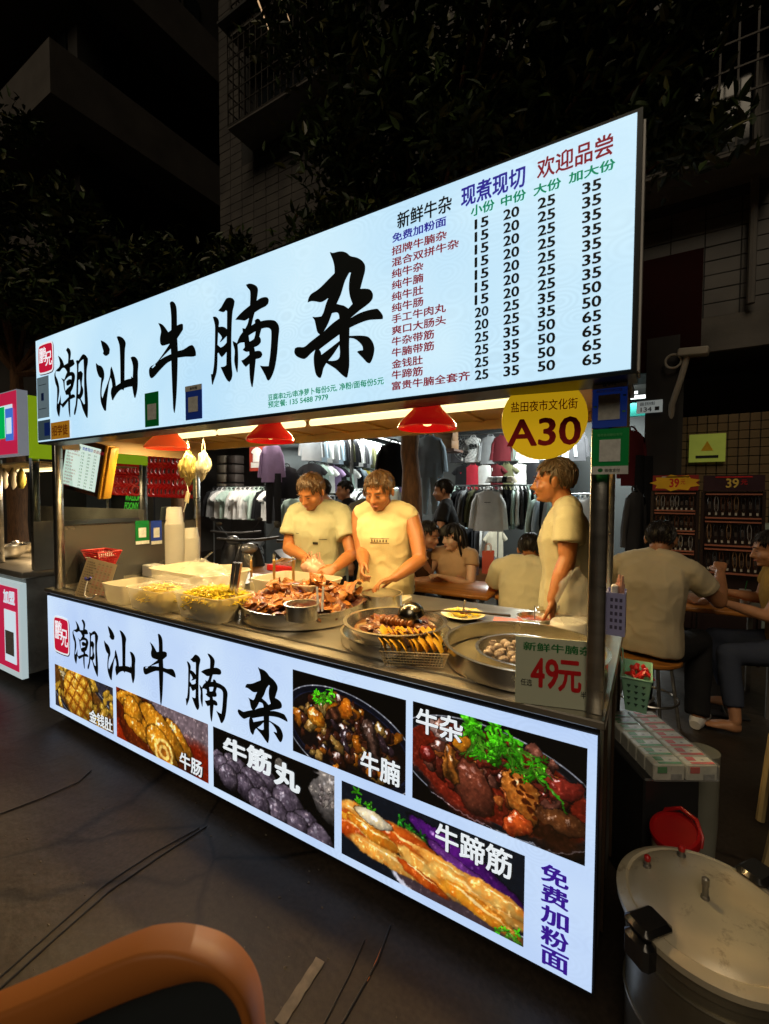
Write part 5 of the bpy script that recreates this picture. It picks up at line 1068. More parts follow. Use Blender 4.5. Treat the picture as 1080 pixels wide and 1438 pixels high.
# first vendor, short sleeved beige shirt, head bent
V1, J1 = person('man in a beige short sleeved shirt bending over a clear bag behind the counter', (-1.93, 1.17), R(12),
       dict(wst=(0, -.0, 1.07), chs=(0, -.03, 1.25), nkb=(0, -.07, 1.41), hd=(0, -.155, 1.545), shR=(-.19, -.04, 1.375), shL=(.19, -.04, 1.375), w_elR=W(405, 770, 1.02), w_wrR=W(429, 783, .88), w_elL=W(494, 779, 1.08), w_wrL=W(471, 797, .86)),
       skin_a, (hair_br, 'mop'), (cloth('sand_cotton', (.42, .41, .27)), .62), pants_k, (34, -6, 4), .0065, (.9, .8), (((.25, -.8, -.35), (.7, -.2, -.4)), ((-.5, -.7, -.35), (-.5, .3, -.6))), seed=3, build=1.06, belly=.012, wide_sleeve=1.06, shoes=black_pl)
def on_shirt(root, name, x0, x1, z0, z1, mat):
    sh = [c for c in root.children if c.name.startswith('shirt')][0]; xm, zm = (x0+x1)/2, (z0+z1)/2; pts = []
    for x, z in ((x0, z0), (x1, z0), (x1, z1), (x0, z1)):
        hit, p, nr, _ = sh.ray_cast(Vector((x, -1, z)), Vector((0, 1, 0))); pts.append(Vector((x, (p.y if hit else -.15)-.0025, z)))
    MB().add(pts+[p+Vector((0, .002, 0)) for p in pts], [(0, 1, 2, 3), (7, 6, 5, 4), (0, 4, 5, 1), (1, 5, 6, 2), (2, 6, 7, 3), (3, 7, 4, 0)]).build(name, mat, root, smooth=False)
bpy.context.view_layer.update()
on_shirt(V1, 'printed_tag', .02, .06, 1.165, 1.182, print_k); on_shirt(V1, 'printed_line', -.12, -.09, 1.235, 1.238, print_k); on_shirt(V1, 'printed_line', .07, .12, 1.2, 1.203, print_k)
# second vendor, sleeveless
V2, J2 = person('man in a pale yellow sleeveless top cutting food at the board behind the counter', (-1.37, 1.14), R(10),
       dict(wst=(0, -.0, 1.07), chs=(0, -.015, 1.25), nkb=(0, -.045, 1.415), hd=(0, -.12, 1.55), shR=(-.195, -.02, 1.375), shL=(.195, -.02, 1.37), w_elR=W(509, 775, 1.02), w_wrR=W(511, 793, .86), w_elL=W(590, 786, 1.05), w_wrL=W(555, 811, .86)),
       skin_a, (hair_br, 'mop'), (beige2, 0), pants_k, (26, -4, 3), .0065, (1.1, .5), (((.15, -.7, -.6), (.8, 0, -.3)), ((-.75, -.55, -.25), (0, -.3, -.9))), seed=8, build=1.04, shoes=black_pl)
fb_ = M('ink_faded_brown', (.12, .09, .05), .7); bpy.context.view_layer.update()
for k in range(6): on_shirt(V2, 'printed_mark', -.036+k*.019, -.028+k*.019, 1.216, 1.232, fb_)
for k in range(3):
    for z in (1.208, 1.237): on_shirt(V2, 'printed_frame', -.044+k*.041, -.003+k*.041, z, z+.003, fb_)
# third vendor, profile at the right post
V3, J3 = person('man with ash brown hair in profile standing at the right end behind the counter', (-.25, 1.16), R(-82),
       dict(wst=(0, -.0, 1.09), chs=(0, -.02, 1.28), nkb=(0, -.03, 1.45), hd=(0, -.085, 1.602), shR=(-.185, -.01, 1.4), shL=(.185, -.01, 1.4), w_elL=W(797, 785, .93), w_wrL=W(776, 842, .86), w_elR=W(790, 800, 1.3), w_wrR=W(775, 850, 1.2)),
       skin_a, (hair_gr, 'short'), (beige, .62), pants_k, (4, -3, 0), .0065, (.6, .7), (None, ((-.1, .0, -1), (0, -1, 0))), seed=13, build=1.02, wide_sleeve=1.08, shoes=black_pl)
# diners behind
dimshirt = cloth('brown_shirt', (.08, .04, .02)); blacks = cloth('black_shirt', (.012, .012, .014)); tan = cloth('tan_shirt', (.22, .12, .05)); greys = cloth('grey_shirt', (.1, .1, .09))
person('man seen from behind in a beige shirt hunched at the dining table', (-.62, 1.78), R(186), dict(nkb=(0, -.14, 1.02), hd=(.0, -.25, 1.12), chs=(0, -.06, .87), shR=(-.2, -.11, .98), shL=(.2, -.11, .98), elR=(-.27, -.25, .76), elL=(.27, -.25, .76)), skin_a, (hair_k, 'short'), (cloth('pale_cream_cotton', (.74, .68, .48)), .6), pants_k, (28, 0, 0), .009, seed=21, sitting=True, build=1.08, face=False, shoes=whitep)
person('man in a dark brown shirt eating at the table, seen from the side', (-1.78, 2.28), R(-100+180), dict(nkb=(0, -.12, 1.03), hd=(0, -.2, 1.17)), skin_b, (hair_k, 'short'), (dimshirt, .55), pants_k, (18, 0, 0), .01, seed=22, sitting=True, shoes=black_pl)
person('young woman with a fringe and long dark hair lifting food at the table', (-1.36, 2.42), R(-12), dict(hd=(0, -.1, 1.155), nkb=(0, -.06, 1.0), elR=(-.25, -.12, .78), wrR=(-.16, -.32, .95), elL=(.22, -.16, .75), wrL=(.1, -.34, .82)), M('skin_light', (.62, .38, .26), .42, 0, .08, 12, sss=.1), (hair_k, 'long'), (cloth('peach_top', (.5, .32, .18)), .35), pants_k, (8, -18, 0), .008, seed=23, sitting=True, female=True, shoes=whitep)
person('man in a black shirt standing beside the tree trunk looking left', (-1.84, 3.22), R(-70), dict(elL=(.25, -.05, 1.12), wrL=(.2, -.24, .98)), skin_b, (hair_k, 'short'), (blacks, .6), cloth('dark_green_trousers', (.04, .05, .03)), (10, 0, 0), .011, seed=24, shoes=black_pl)
person('man in a tan shirt behind the vendor in the short sleeved shirt', (-2.66, 2.15), R(-35), dict(hd=(0, -.07, 1.56)), skin_b, (hair_k, 'short'), (tan, .6), pants_k, (12, 0, 0), .011, seed=25, shoes=black_pl)
person('dark haired person in black far behind the first vendor', (-3.1, 3.1), R(-30), None, skin_b, (hair_k, 'short'), (blacks, .6), pants_k, (6, 0, 0), .012, seed=26, shoes=black_pl)
person('person in a grey shirt standing between the two vendors further back', (-2.25, 2.35), R(40), dict(hd=(0, -.06, 1.54)), skin_b, (hair_k, 'short'), (greys, .6), pants_k, (14, 0, 0), .012, seed=27, shoes=black_pl)
# right hand diner seen from the back on a stool
polo = cloth('khaki_polo', (.5, .42, .28))
person('man in a khaki polo shirt sitting on a round stool with his back turned', (.12, 2.02), R(165), dict(pel=(0, 0, .56), wst=(0, 0, .7), chs=(0, -.03, .93), nkb=(-.01, -.09, 1.1), hd=(-.01, -.17, 1.235), shR=(-.2, -.07, 1.04), shL=(.2, -.07, 1.04), elR=(-.33, -.22, .84), wrR=(-.3, -.42, 1.0), elL=(.3, -.28, .82), wrL=(.16, -.45, .86), knR=(-.2, -.4, .52), knL=(.14, -.42, .52), anR=(-.24, -.2, .08), anL=(.1, -.22, .08)),
       M('skin_mid', (.36, .16, .075), .45, 0, .1, 12), (hair_k, 'short'), (polo, .62), pants_k, (16, 6, 0), .008, (.9, .7), seed=31, sitting=True, build=1.1, face=False, shoes=whitep)
person('woman in a mustard top and rolled jeans sitting at the right edge of the picture', (.93, 2.5), R(-84), dict(knR=(-.12, -.4, .5), knL=(.16, -.38, .47), anR=(-.1, -.3, .09), anL=(.3, -.36, .09), elR=(-.26, -.1, .78), wrR=(-.2, -.32, .82)),
       M('skin_tan', (.5, .24, .12), .45, 0, .1, 12), (hair_k, 'short'), (cloth('mustard_top', (.42, .25, .05)), .45), denim, (14, 0, 0), .008, seed=32, sitting=True, female=True, barefoot=True)

wf = at(1022, 1003, 'z', .012); o = E('sandal', (wf.x, wf.y, .002), R(-80), 'black flip flop sandal under the bare foot of the woman in jeans', 'sandal'); MB().box(-.045, .045, -.12, .12, 0, .014, b=.006).tube([(-.04, -.02, .014), (-.01, -.03, .06), (.03, -.02, .014)], .006, 6).build('sole', black_pl, o)
# ---------------------------------------------------------------- the building behind: tiled facade, shops, trees
FY = 4.35
tilem = M('facade_tile', (.085, .08, .078), .35, 0, .25, 3, col2=(.13, .12, .11)); tilet = M('tan_wall_tile', (.2, .14, .075), .3, 0, .25, 4); grout = M('facade_grout', (.03, .03, .03), .8)
dark = M('dark_interior', (.03, .028, .026), .7, 0, .3, 2); concrete = M('rough_concrete', (.12, .11, .1), .8, 0, .3, 3, .3, 20); glassd = M('dark_window_glass', (.02, .025, .03), .08, 0, .1)
bl = E('apartment_building', (0, FY, 0), label='tall dark tiled apartment building above the clothing shops with barred windows', cat='building')
FX0 = at(306, 300, 'y', FY).x; FX1 = 3.6
box('wall', FX0, FX1, .06, 1.2, 3.0, 16, grout, bl)
MB().box(FX0-.0, FX1, .0, .058, 3.0, 3.35).build('lintel', concrete, bl)
# tiles: rows of glazed wall tile, each row of the visible part built, single tiles where large enough
tm = MB(); rr = random.Random(4); tw, th_ = .30, .145; z = 3.36; row = 0
cages = [(at(352, 160, 'y', FY).x, at(352, 160, 'y', FY).x+2.5, at(352, 212, 'y', FY).z, at(352, 105, 'y', FY).z+.35), (-1.2, 1.1, 4.6, 6.1), (-1.3, 1.0, 7.9, 9.4), (-6.0, -3.9, 9.0, 10.4), (-3.3, -1.9, 4.2, 5.6)]
def inhole(x, z): return any(a-.02 < x+tw and x < b_+.02 and c-.02 < z+th_ and z < d for a, b_, c, d in cages)
while z < 13.5:
    x = FX0
    while x < FX1:
        if not inhole(x, z): tm.box(x+.006, x+tw-.006, .048+rr.uniform(-.004, .003), .0595, z+.006, z+th_-.006)
        x += tw
    z += th_; row += 1
tag(tm.build('wall_tiles', tilem, bl, smooth=False), kind='stuff')
bar = M('rusty_bar', (.05, .045, .04), .6, .5)
for a, b_, c, d in cages:
    box('window_reveal', a, b_, .045, .055, c, d, dark, bl)
    wn = box('window', a+.15, b_-.15, .02, .044, c+.25, d-.15, glassd, bl)
    for u in (0, .5, 1): box('sash', a+.15+(b_-a-.3)*u-.02, a+.15+(b_-a-.3)*u+.02, .005, .02, c+.25, d-.15, bar, wn)
    cg = MB(); n = int((b_-a)/.13)
    for i in range(n+1): x = a+(b_-a)*i/n; cg.box(x-.008, x+.008, -.5, -.484, c+.06, d)
    for k in range(7): zz = c+.06+(d-c-.06)*k/6; cg.box(a, b_, -.505, -.49, zz-.008, zz+.008); cg.box(a-.008, a+.008, -.5, .04, zz-.008, zz+.008); cg.box(b_-.008, b_+.008, -.5, .04, zz-.008, zz+.008)
    for y in (-.38, -.25, -.12): cg.box(a-.008, a+.008, y-.008, y+.008, c+.06, d); cg.box(b_-.008, b_+.008, y-.008, y+.008, c+.06, d)
    tag(cg.build('security_bars', bar, bl, smooth=False), kind='stuff')
    box('cage_floor', a, b_, -.5, .03, c+.02, c+.055, concrete, bl); box('awning', a-.1, b_+.1, -.62, .04, d+.01, d+.05, M('awning_sheet', (.06, .06, .06), .5, .3), bl, rot=(0, 0, 0))
for x in (-.4, 1.5): 
    pr = MB(); pr.prism([(0, 0), (-.9, -.35), (-.9, -.4), (0, -.06)], 0, 1.7); pr.build('awning', M('awning_sheet'), bl, (x, 0, 7.2 if x < 0 else 3.9), (R(90), 0, R(90)), smooth=False)
    for k in range(12): box('awning_rib', x+.07+k*.14, x+.09+k*.14, -.9, -.02, (7.2 if x < 0 else 3.9)-.42+.0, (7.2 if x < 0 else 3.9)-.40, bar, bl, rot=(0, 0, 0))
for x in (.9, 2.5): MB().tube([(x, -.06, 3.4), (x, -.06, 15)], .035, 8).build('drain_pipe', M('pipe_grey', (.15, .14, .13), .5), bl)
# two slim glowing streaks of light at the top: strip lamps under an eave
st = M('warm_strip', (1, .8, .6), .4, emis=(1, .6, .3), es=.55)
for k, (xa, ya, xb, yb) in enumerate(((362, 0, 381, 52), (395, 0, 407, 30), (430, -5, 437, 8))):
    o = MB().tube([at(xa, ya, 'y', FY-.9), at(xb, yb, 'y', FY-.9)], [.012, .004], 6).build('slim_strip_lamp', st); tag(o, ['longest slim glowing strip high above the signs', 'middle slim glowing strip high above the signs', 'shortest slim glowing strip at the top edge'][k], 'strip lamp', 'slim strips of light at the top')
# left building with projecting slabs
lbx0, lby = -9.7, 2.8
lb = E('corner_building', (lbx0, lby, 0), label='dark apartment block at the far left with a projecting balcony corner', cat='building')
lw = M('left_wall', (.04, .037, .035), .7, 0, .25, 1.5, .2, 8); lw2 = M('balcony_concrete', (.09, .08, .072), .7, 0, .2, 2, .2, 10)
box('wall', -16, -.9, .9, 4.6, 0, 16, lw, lb)
for k, z in enumerate((5.9, 9.0, 12.1)):
    o = box('balcony', -16, 0, 0, 4.6, z, z+.16, lw2, lb); MB().box(-16, 0, 0, .1, z+.161, z+1.0).box(-.1, 0, .101, 4.6, z+.161, z+1.0).build('parapet', lw2, o, smooth=False)
    for y in (1.4, 2.9): wn = box('window', -.9, -.86, y, y+1., z+1.2, z+2.5, glassd, lb); box('sash', -.862, -.84, y+.48, y+.53, z+1.2, z+2.5, bar, wn)
    for x in (-2.6, -4.6): wn = box('window', x, x+1.3, .86, .9, z+1.1, z+2.6, glassd, lb); box('sash', x+.62, x+.68, .84, .862, z+1.1, z+2.6, bar, wn)



# shop floor, walls, ceiling
shop = E('clothing_shop', (-3, FY, 0), label='open fronted clothing shop behind the stall with lit ceiling', cat='shop')
SXL, SXR, SYB, SZ = -4.65, .28, 7.4, 3.15; wallc = M('shop_wall', (.05, .055, .055), .7, 0, .1, 2)
def sb(n, x0, x1, y0, y1, z0, z1, m_): return box(n, x0+3, x1+3, y0-FY, y1-FY, z0, z1, m_, shop)
sb('back_wall', -4.5, SXR, SYB, SYB+.1, 0, SZ, wallc); sb('side_wall', -6.85, -6.8, FY+1, 11, 0, SZ, wallc); sb('side_wall', SXR, SXR+.1, FY+.02, SYB, 0, SZ, dark)
sb('far_wall', -6.8, -4.4, 11, 11.1, 0, SZ, wallc); sb('ceiling', -6.8, SXR, FY+.02, 11, SZ, SZ+.08, M('shop_ceiling', (.2, .2, .19), .8)); sb('shop_floor', -7.2, SXR, FY, 11, .0, .03, M('shop_floor_tile', (.06, .07, .065), .25, 0, .1, 1))
sb('pillar', at(903, 690, 'y', FY-.08).x, at(949, 690, 'y', FY-.08).x, FY-.08, FY+.2, 0, 3.2, M('pillar_black', (.018, .016, .016), .4))
wl = M('shop_light', (1, 1, 1), .4, emis=(.95, 1., .98), es=2.2)
def shop_tube(x0, y0, x1, y1, z, P, col=(.92, 1, .97)):
    o = MB().tube([(x0+3, y0-FY, z-.0), (x1+3, y1-FY, z)], .022, 8).build('ceiling_tube', wl, shop)
    L = bpy.data.lights.new('shop_tube_light', 'AREA'); L.shape = 'RECTANGLE'; L.size = math.hypot(x1-x0, y1-y0); L.size_y = .06; L.energy = P; L.color = col
    lo = bpy.data.objects.new('shop_tube_light', L); COL.objects.link(lo); lo.location = ((x0+x1)/2, (y0+y1)/2, z-.04); lo.rotation_euler = (0, 0, math.atan2(y1-y0, x1-x0))
a = dep(425, 603, 6.6); b_ = dep(552, 632, 10.2)
shop_tube(-5.75, 5.5, -6.3, 10.4, 3.03, 480); shop_tube(-3.2, 5.3, -1.4, 5.3, 3.05, 200); shop_tube(-1.6, 6.3, -.1, 6.3, 3.05, 190)
sb('teal_fascia', -1.0, .1, 5.0, 5.06, 2.5, 2.66, M('teal_board', (.02, .3, .25), .5, emis=(.02, .3, .25), es=.15)); shop_tube(-1.0, 4.95, .1, 4.95, 2.72, 6)
for i in range(9):
    x, y = -2.7+.62*(i % 4)+.1*(i//4), 4.8+.9*(i//4); dl = MB().lathe([(0, 0), (.06, 0), (.062, .012), (0, .012)], 16).build('downlight', wl, shop, (x+3, y-FY, SZ-.013))
# second shop to the left
shop2 = E('left_shop', (-7, FY, 0), label='dim clothing shop left of the partition with racks and boxes', cat='shop')
box('back_wall', -3, 1.1, 2.8, 2.9, 0, SZ, M('shop2_wall', (.1, .09, .08), .7), shop2); box('ceiling', -3, 1.1, .02, 2.9, SZ, SZ+.08, MATS['shop_ceiling'], shop2); box('side_wall', -3.05, -3, 0, 2.9, 0, SZ, MATS['shop2_wall'], shop2)
L = bpy.data.lights.new('left_shop_fill_light', 'AREA'); L.size = 1.2; L.energy = 110; L.color = (1, .9, .75); lo = bpy.data.objects.new('left_shop_fill_light', L); COL.objects.link(lo); lo.location = (-5.3, 4.15, 2.9)  # lamp added ahead of the clothes to brighten them, apart from the ceiling panel
box('ceiling_panel_light', -.0, 1.0, .5, 1.2, 2.9, 2.93, wl, shop2)

# garments
def garment(kind):
    mb = MB(); n = 9
    def panel(pts_l, pts_r, th=.03):
        """cloth between a left and a right outline, with folds and thickness"""
        vs = []; fs = []; m = 6
        for side in (-1, 1):
            for (lx, lz), (rx, rz_) in zip(pts_l, pts_r):
                for j in range(m+1):
                    t = j/m; x = lx+(rx-lx)*t; z = lz+(rz_-lz)*t
                    vs.append((x, side*th*math.sin(math.pi*t)**.5+.012*math.sin(x*55+z*4)*(0.3+abs(z)*1.5) if 0 < t < 1 else .0, z))
        L_ = len(pts_l); o = L_*(m+1)
        for s_ in (0, 1):
            for i in range(L_-1):
                for j in range(m): a = s_*o+i*(m+1)+j; fs.append((a, a+1, a+m+2, a+m+1))
        mb.add(vs, fs)
    if kind == 'trousers':
        panel([(-.17, 0), (-.18, -.3), (-.17, -.9)], [(-.01, 0), (-.0, -.3), (-.04, -.9)]); panel([(.01, 0), (.0, -.3), (.04, -.9)], [(.17, 0), (.18, -.3), (.17, -.9)])
    else:
        L_ = {'tee': .66, 'sweater': .66, 'jacket': .72}[kind]
        panel([(-.09, -.01), (-.22, -.06), (-.235, -.2), (-.24, -.4), (-.25, -L_)], [(.09, -.01), (.22, -.06), (.235, -.2), (.24, -.4), (.25, -L_)], .04)
        for s in (-1, 1):
            if kind == 'tee': panel([(s*.2, -.055), (s*.27, -.1), (s*.36, -.2)], [(s*.2, -.2), (s*.24, -.26), (s*.28, -.27)], .025)
            else: panel([(s*.2, -.055), (s*.28, -.2), (s*.31, -.4), (s*.33, -.62)], [(s*.2, -.18), (s*.22, -.28), (s*.235, -.45), (s*.25, -.63)], .03)
        mb.torus((0, 0, -.012), .075, .012, 14, 5, rot=Euler((R(70), 0, 0)).to_matrix())
        mb.tube([(-.19, 0, -.05), (0, 0, .01), (.19, 0, -.05)], .006, 4); mb.tube([(0, 0, .01), (0, 0, .05), (.015, 0, .07), (0.03, 0, .055)], .003, 4)
    return mb
GM = {}
gcol = {'white': (.8, .8, .78), 'black': (.012, .012, .014), 'grey': (.3, .31, .32), 'mint': (.45, .58, .52), 'olive': (.14, .14, .07), 'navy': (.02, .03, .06), 'maroon': (.12, .015, .02), 'red': (.5, .03, .05), 'lilac': (.25, .17, .3), 'beige': (.45, .4, .3), 'charcoal': (.05, .05, .055), 'pale blue': (.4, .5, .58), 'mustard': (.4, .3, .04)}
def gmesh(kind, c):
    k = (kind, c)
    if k not in GM: GM[k] = garment(kind).mesh(kind, M('cloth_'+c.replace(' ', '_'), gcol[c], .85, 0, .1, 6, .2, 120, spec=.2), ang=60)
    return GM[k]
word = {'tee': 'tee shirt', 'sweater': 'long sleeved sweater', 'jacket': 'zip jacket', 'trousers': 'pair of trousers'}
def hang(kind, c, x, y, z, rz, where, grp, s=1.): return tag(link('hanging_'+kind, gmesh(kind, c), None, (x, y, z), (0, 0, rz), (s, s, s)), '%s %s hanging %s' % (c, word[kind], where), 'garment', grp)
railm = M('rail_chrome', (.45, .45, .45), .3, 1.)
def rail(x0, y0, x1, y1, z, legs=False, label='clothes rail', n=2):
    o = E('clothes_rail', (x0, y0, 0), label=label, cat='rail'); MB().tube([(0, 0, z), (x1-x0, y1-y0, z)], .014, 8).build('bar', railm, o)
    for t in (np.linspace(0, 1, n) if legs else ()): MB().tube([((x1-x0)*t, (y1-y0)*t, .03), ((x1-x0)*t, (y1-y0)*t, z)], .014, 8).build('post', railm, o)
    return o
gr = random.Random(17)
# rows along the receding left wall of the shop, three heights
cyc = [['grey', 'pale blue', 'white', 'grey', 'pale blue', 'black', 'olive', 'black', 'white', 'charcoal', 'grey', 'olive', 'mint', 'white', 'grey', 'black'], ['black', 'mint', 'white', 'lilac', 'black', 'mint', 'white', 'black', 'pale blue', 'mustard', 'mint', 'white', 'grey', 'black'], ['black', 'grey', 'white', 'black', 'mint', 'white', 'black', 'grey', 'white', 'black']]
for rI, (z, n_) in enumerate(((2.86, 20), (2.15, 18), (1.42, 16))):
    rail(-5.9, 5.6, -6.5, 10.4, z+.06, label='clothes rail on the receding side wall, %s' % ('top', 'middle', 'bottom')[rI])
    for i in range(n_):
        t = (i+.5)/n_; c = cyc[rI][i % len(cyc[rI])]
        hang('jacket' if rI == 0 else gr.choice(['tee', 'sweater']), c, -5.85-.6*t, 5.6+4.7*t, z, R(66 if rI == 0 else 55)+gr.uniform(-.15, .15), 'on the %s side wall rail, %s from the front' % (('top', 'middle', 'bottom')[rI], ORD[i]), 'clothes on the receding side wall', .92)
# back wall racks on the right
bx = lambda px_, y: at(px_, 690, 'y', y).x
rows = [(612, 6.9, [('sweater', 'white', 664), ('sweater', 'charcoal', 645), ('jacket', 'grey', 688), ('sweater', 'maroon', 705), ('sweater', 'mint', 728), ('jacket', 'white', 742), ('jacket', 'grey', 790), ('jacket', 'charcoal', 806)]),
        (652, 6.9, [('tee', 'black', 652), ('tee', 'red', 664), ('tee', 'white', 681), ('tee', 'maroon', 695), ('tee', 'olive', 711), ('tee', 'white', 730), ('tee', 'black', 748)])]
for ri, (pz, y, L_) in enumerate(rows):
    z = at(700, pz, 'y', y).z; rail(bx(640, y), y, bx(815, y), y, z+.05, label='clothes rail high on the back wall, %s row' % ('upper', 'lower')[ri])
    for k, c, px_ in L_: hang(k, c, bx(px_, y), y-.02, z, R(gr.uniform(-8, 8)), 'on the %s back wall rail, %s from the left' % (('upper', 'lower')[ri], ORD[sorted(t_[2] for t_ in L_).index(px_)]), 'clothes displayed on the back wall', .72)
# floor racks in front: edge-on clothes and one sweater facing out
y = 5.6; z = at(690, 687, 'y', y).z; o = rail(bx(640, y), y, bx(752, y), y, z+.06, True, 'floor standing clothes rail behind the red shopping bag')
seq = ['mint', 'black', 'charcoal', 'grey', 'black', 'olive', 'charcoal', 'black', 'white', 'black', 'grey', 'white', 'black', 'black', 'mint', 'white', 'charcoal', 'black', 'mint', 'black']
for i, c in enumerate(seq):
    px_ = 642+i*5.6; hang(gr.choice(['sweater', 'jacket']), c, bx(px_, y), y, z, R(72 if i < 12 else 112)+gr.uniform(-.2, .2), 'edge-on on the floor rail, %s from the left' % ORD[i], 'clothes on the floor rail', .85)
hang('sweater', 'white', bx(686, y-.3), y-.3, z-.02, 0, 'facing out in front of the floor rail', 'clothes on the floor rail', .95)
box('printed_line', -.05, .05, -.046, -.044, -.2, -.19, print_k, bpy.data.objects[[o_.name for o_ in bpy.data.objects if o_.name.startswith('hanging_sweater')][-1]])
for i in range(9): 
    px_ = 650+i*12; v, f = chunk(.13, i, 2, (1.2, 1, .7), .3); c = ['grey', 'white', 'charcoal', 'pale blue'][i % 4]; o = MB().add(v, f).build('folded_clothes', M('cloth_'+c.replace(' ', '_')), None, (bx(px_, 5.5), 5.5+.15*(i % 2), .45+.0*i), ang=60); tag(o, '%s clothes bundled at the foot of the floor rail, %s from its left end' % (c, ['first', 'second', 'third', 'fourth', 'fifth', 'sixth', 'seventh', 'eighth', 'ninth'][i]), 'clothes', 'bundled clothes under the floor rail')
tb_ = box('display_bench', bx(640, 5.6), bx(770, 5.6), 5.35, 5.85, .03, .34, wood, None); tag(tb_, 'low bench under the floor rail carrying bundled clothes', 'bench')
for (pa, pb, yy, pz, n_, lab, kinds) in ((470, 560, 7.2, 690, 15, 'island rail', ['tee', 'sweater', 'jacket']), (405, 470, 5.9, 700, 10, 'low left rail', ['sweater', 'tee']), (752, 830, 5.2, 700, 12, 'right rail', ['jacket', 'sweater']), (640, 700, 6.6, 742, 9, 'low back rail', ['tee', 'trousers'])):
    z_r = at((pa+pb)/2, pz, 'y', yy).z; rail(bx(pa, yy), yy, bx(pb, yy), yy, z_r+.06, True, 'floor standing clothes rail, the '+lab)
    for i in range(n_):
        c = gr.choice(['white', 'white', 'mint', 'grey', 'black', 'pale blue', 'charcoal', 'olive', 'black', 'beige']); t = (i+.5)/n_
        hang(gr.choice(kinds), c, bx(pa, yy)+(bx(pb, yy)-bx(pa, yy))*t, yy, z_r, R(68)+gr.uniform(-.25, .25), 'on the %s, %s from the left' % (lab, ORD[i]), 'clothes on the '+lab, .88)
# hats
for i in range(5): o = MB().lathe([(.11, -.0), (.1, .0), (.095, .05), (.07, .09), (0, .1)], 16).box(-.06, .06, -.17, -.09, 0, .01).build('cap', M('cloth_'+['white', 'grey', 'white', 'black', 'beige'][i]), None, (bx(692+i*6.5, 5.6), 5.55, z+.1), ang=50); tag(o, '%s cap on the floor rail, %s from the left' % (['white', 'grey', 'white', 'black', 'beige'][i], ['first', 'second', 'third', 'fourth', 'fifth'][i]), 'cap', 'caps on the floor rail')
# tall garments and boxes near the trunk
hang('jacket', 'pale blue', *at(603, 612, 'y', 5.0), R(20), 'beside the tree trunk on its right', 'clothes by the trunk', .9); hang('trousers', 'pale blue', *at(604, 650, 'y', 5.0), R(20), 'below the pale blue jacket by the trunk', 'clothes by the trunk', .9)
hang('jacket', 'black', *at(553, 622, 'y', 4.7), R(30), 'left of the tree trunk', 'clothes by the trunk', .95)
for i in range(4): o = box('cardboard_box', -.2, .2, -.15, .15, 0, .16, M('cardboard', (.3, .16, .07), .7), None, loc=tuple(at(623, 632-i*11, 'y', 5.4)), rot=(0, 0, R(5*i)), b=.003); tag(o, 'cardboard box right of the trunk, %s of the stack' % ['bottom', 'second', 'third', 'top'][i], 'box', 'boxes stacked by the trunk')
box('box_shelf', -.26, .26, -.2, .2, -.04, -.002, woodd, None, loc=tuple(at(623, 632, 'y', 5.4))); tag(bpy.data.objects['box_shelf'], 'small shelf carrying cardboard boxes', 'shelf')
# electric fan
fc = at(655, 629, 'y', 6.0); o = E('wall_fan', tuple(fc), R(8), 'grey wall fan with a round cage above the racks', 'fan')
fm = MB(); fg = M('fan_grey', (.3, .32, .32), .4, .4)
for k in range(5): fm.torus((0, 0, 0), .05+.045*k, .004, 26, 4, rot=Euler((R(90), 0, 0)).to_matrix())
for k in range(18): a = k*math.pi/9; fm.tube([(0, -.03, 0), (.12*math.cos(a), -.05, .12*math.sin(a)), (.23*math.cos(a), 0, .23*math.sin(a))], .003, 4)
tag(fm.build('cage', fg, o, smooth=False), kind='stuff')
for k in range(3): a = k*2.09; MB().prism([(0, .02), (.07, .075), (.17, .06), (.18, -.01), (.06, -.03)], 0, .006).build('blade', MATS['cloth_charcoal'], o, (0, .02, 0), (R(90), 0.0, 0) if k == 0 else (R(90), a, 0), smooth=False)
MB().lathe([(0, -.05), (.04, -.05), (.05, 0), (.05, .08), (0, .1)], 14, T((0, .03, 0), (R(-90), 0, 0))).build('motor', fg, o)
# left shop: poster, hanging clothes, rack, boxes
p = at(361, 640, 'y', 4.5); o = E('shop_poster', tuple(p), label='red poster with a pale shirt picture in the left shop', cat='poster'); box('sheet', -.2, .2, 0, .01, -.28, .28, M('poster_red', (.4, .05, .03), .5), o); link('picture', garment('tee').mesh('picture', M('cloth_white')), o, (0, -.01, .15), (0, 0, 0), (.4, .1, .4)); box('caption_strip', -.16, .16, -.004, -.001, -.22, -.12, print_w, o)
hang('jacket', 'lilac', *at(381, 624, 'y', 3.9), R(5), 'by the partition left of the shop', 'clothes at the partition', .85); hang('trousers', 'black', *at(384, 665, 'y', 3.9), R(5), 'below the lilac jacket', 'clothes at the partition', .9); hang('sweater', 'black', *at(402, 655, 'y', 4.1), R(20), 'right of the lilac jacket', 'clothes at the partition', .8); hang('sweater', 'mint', *at(412, 700, 'y', 4.3), R(30), 'low at the partition behind the vendor', 'clothes at the partition', .8)
y = 4.6; z = at(330, 688, 'y', y).z; rail(at(300, 690, 'y', y).x, y, at(400, 690, 'y', y).x, y, z+.06, True, 'floor standing clothes rail in the left shop')
for i in range(15): hang(gr.choice(['tee', 'sweater']), gr.choice(['white', 'mint', 'white', 'black', 'white', 'grey', 'white']), at(303+i*6.4, 690, 'y', y).x, y, z, R(66)+gr.uniform(-.2, .3), 'on the left shop floor rail, %s from the left' % ORD[i], 'clothes on the left shop rail', .85)
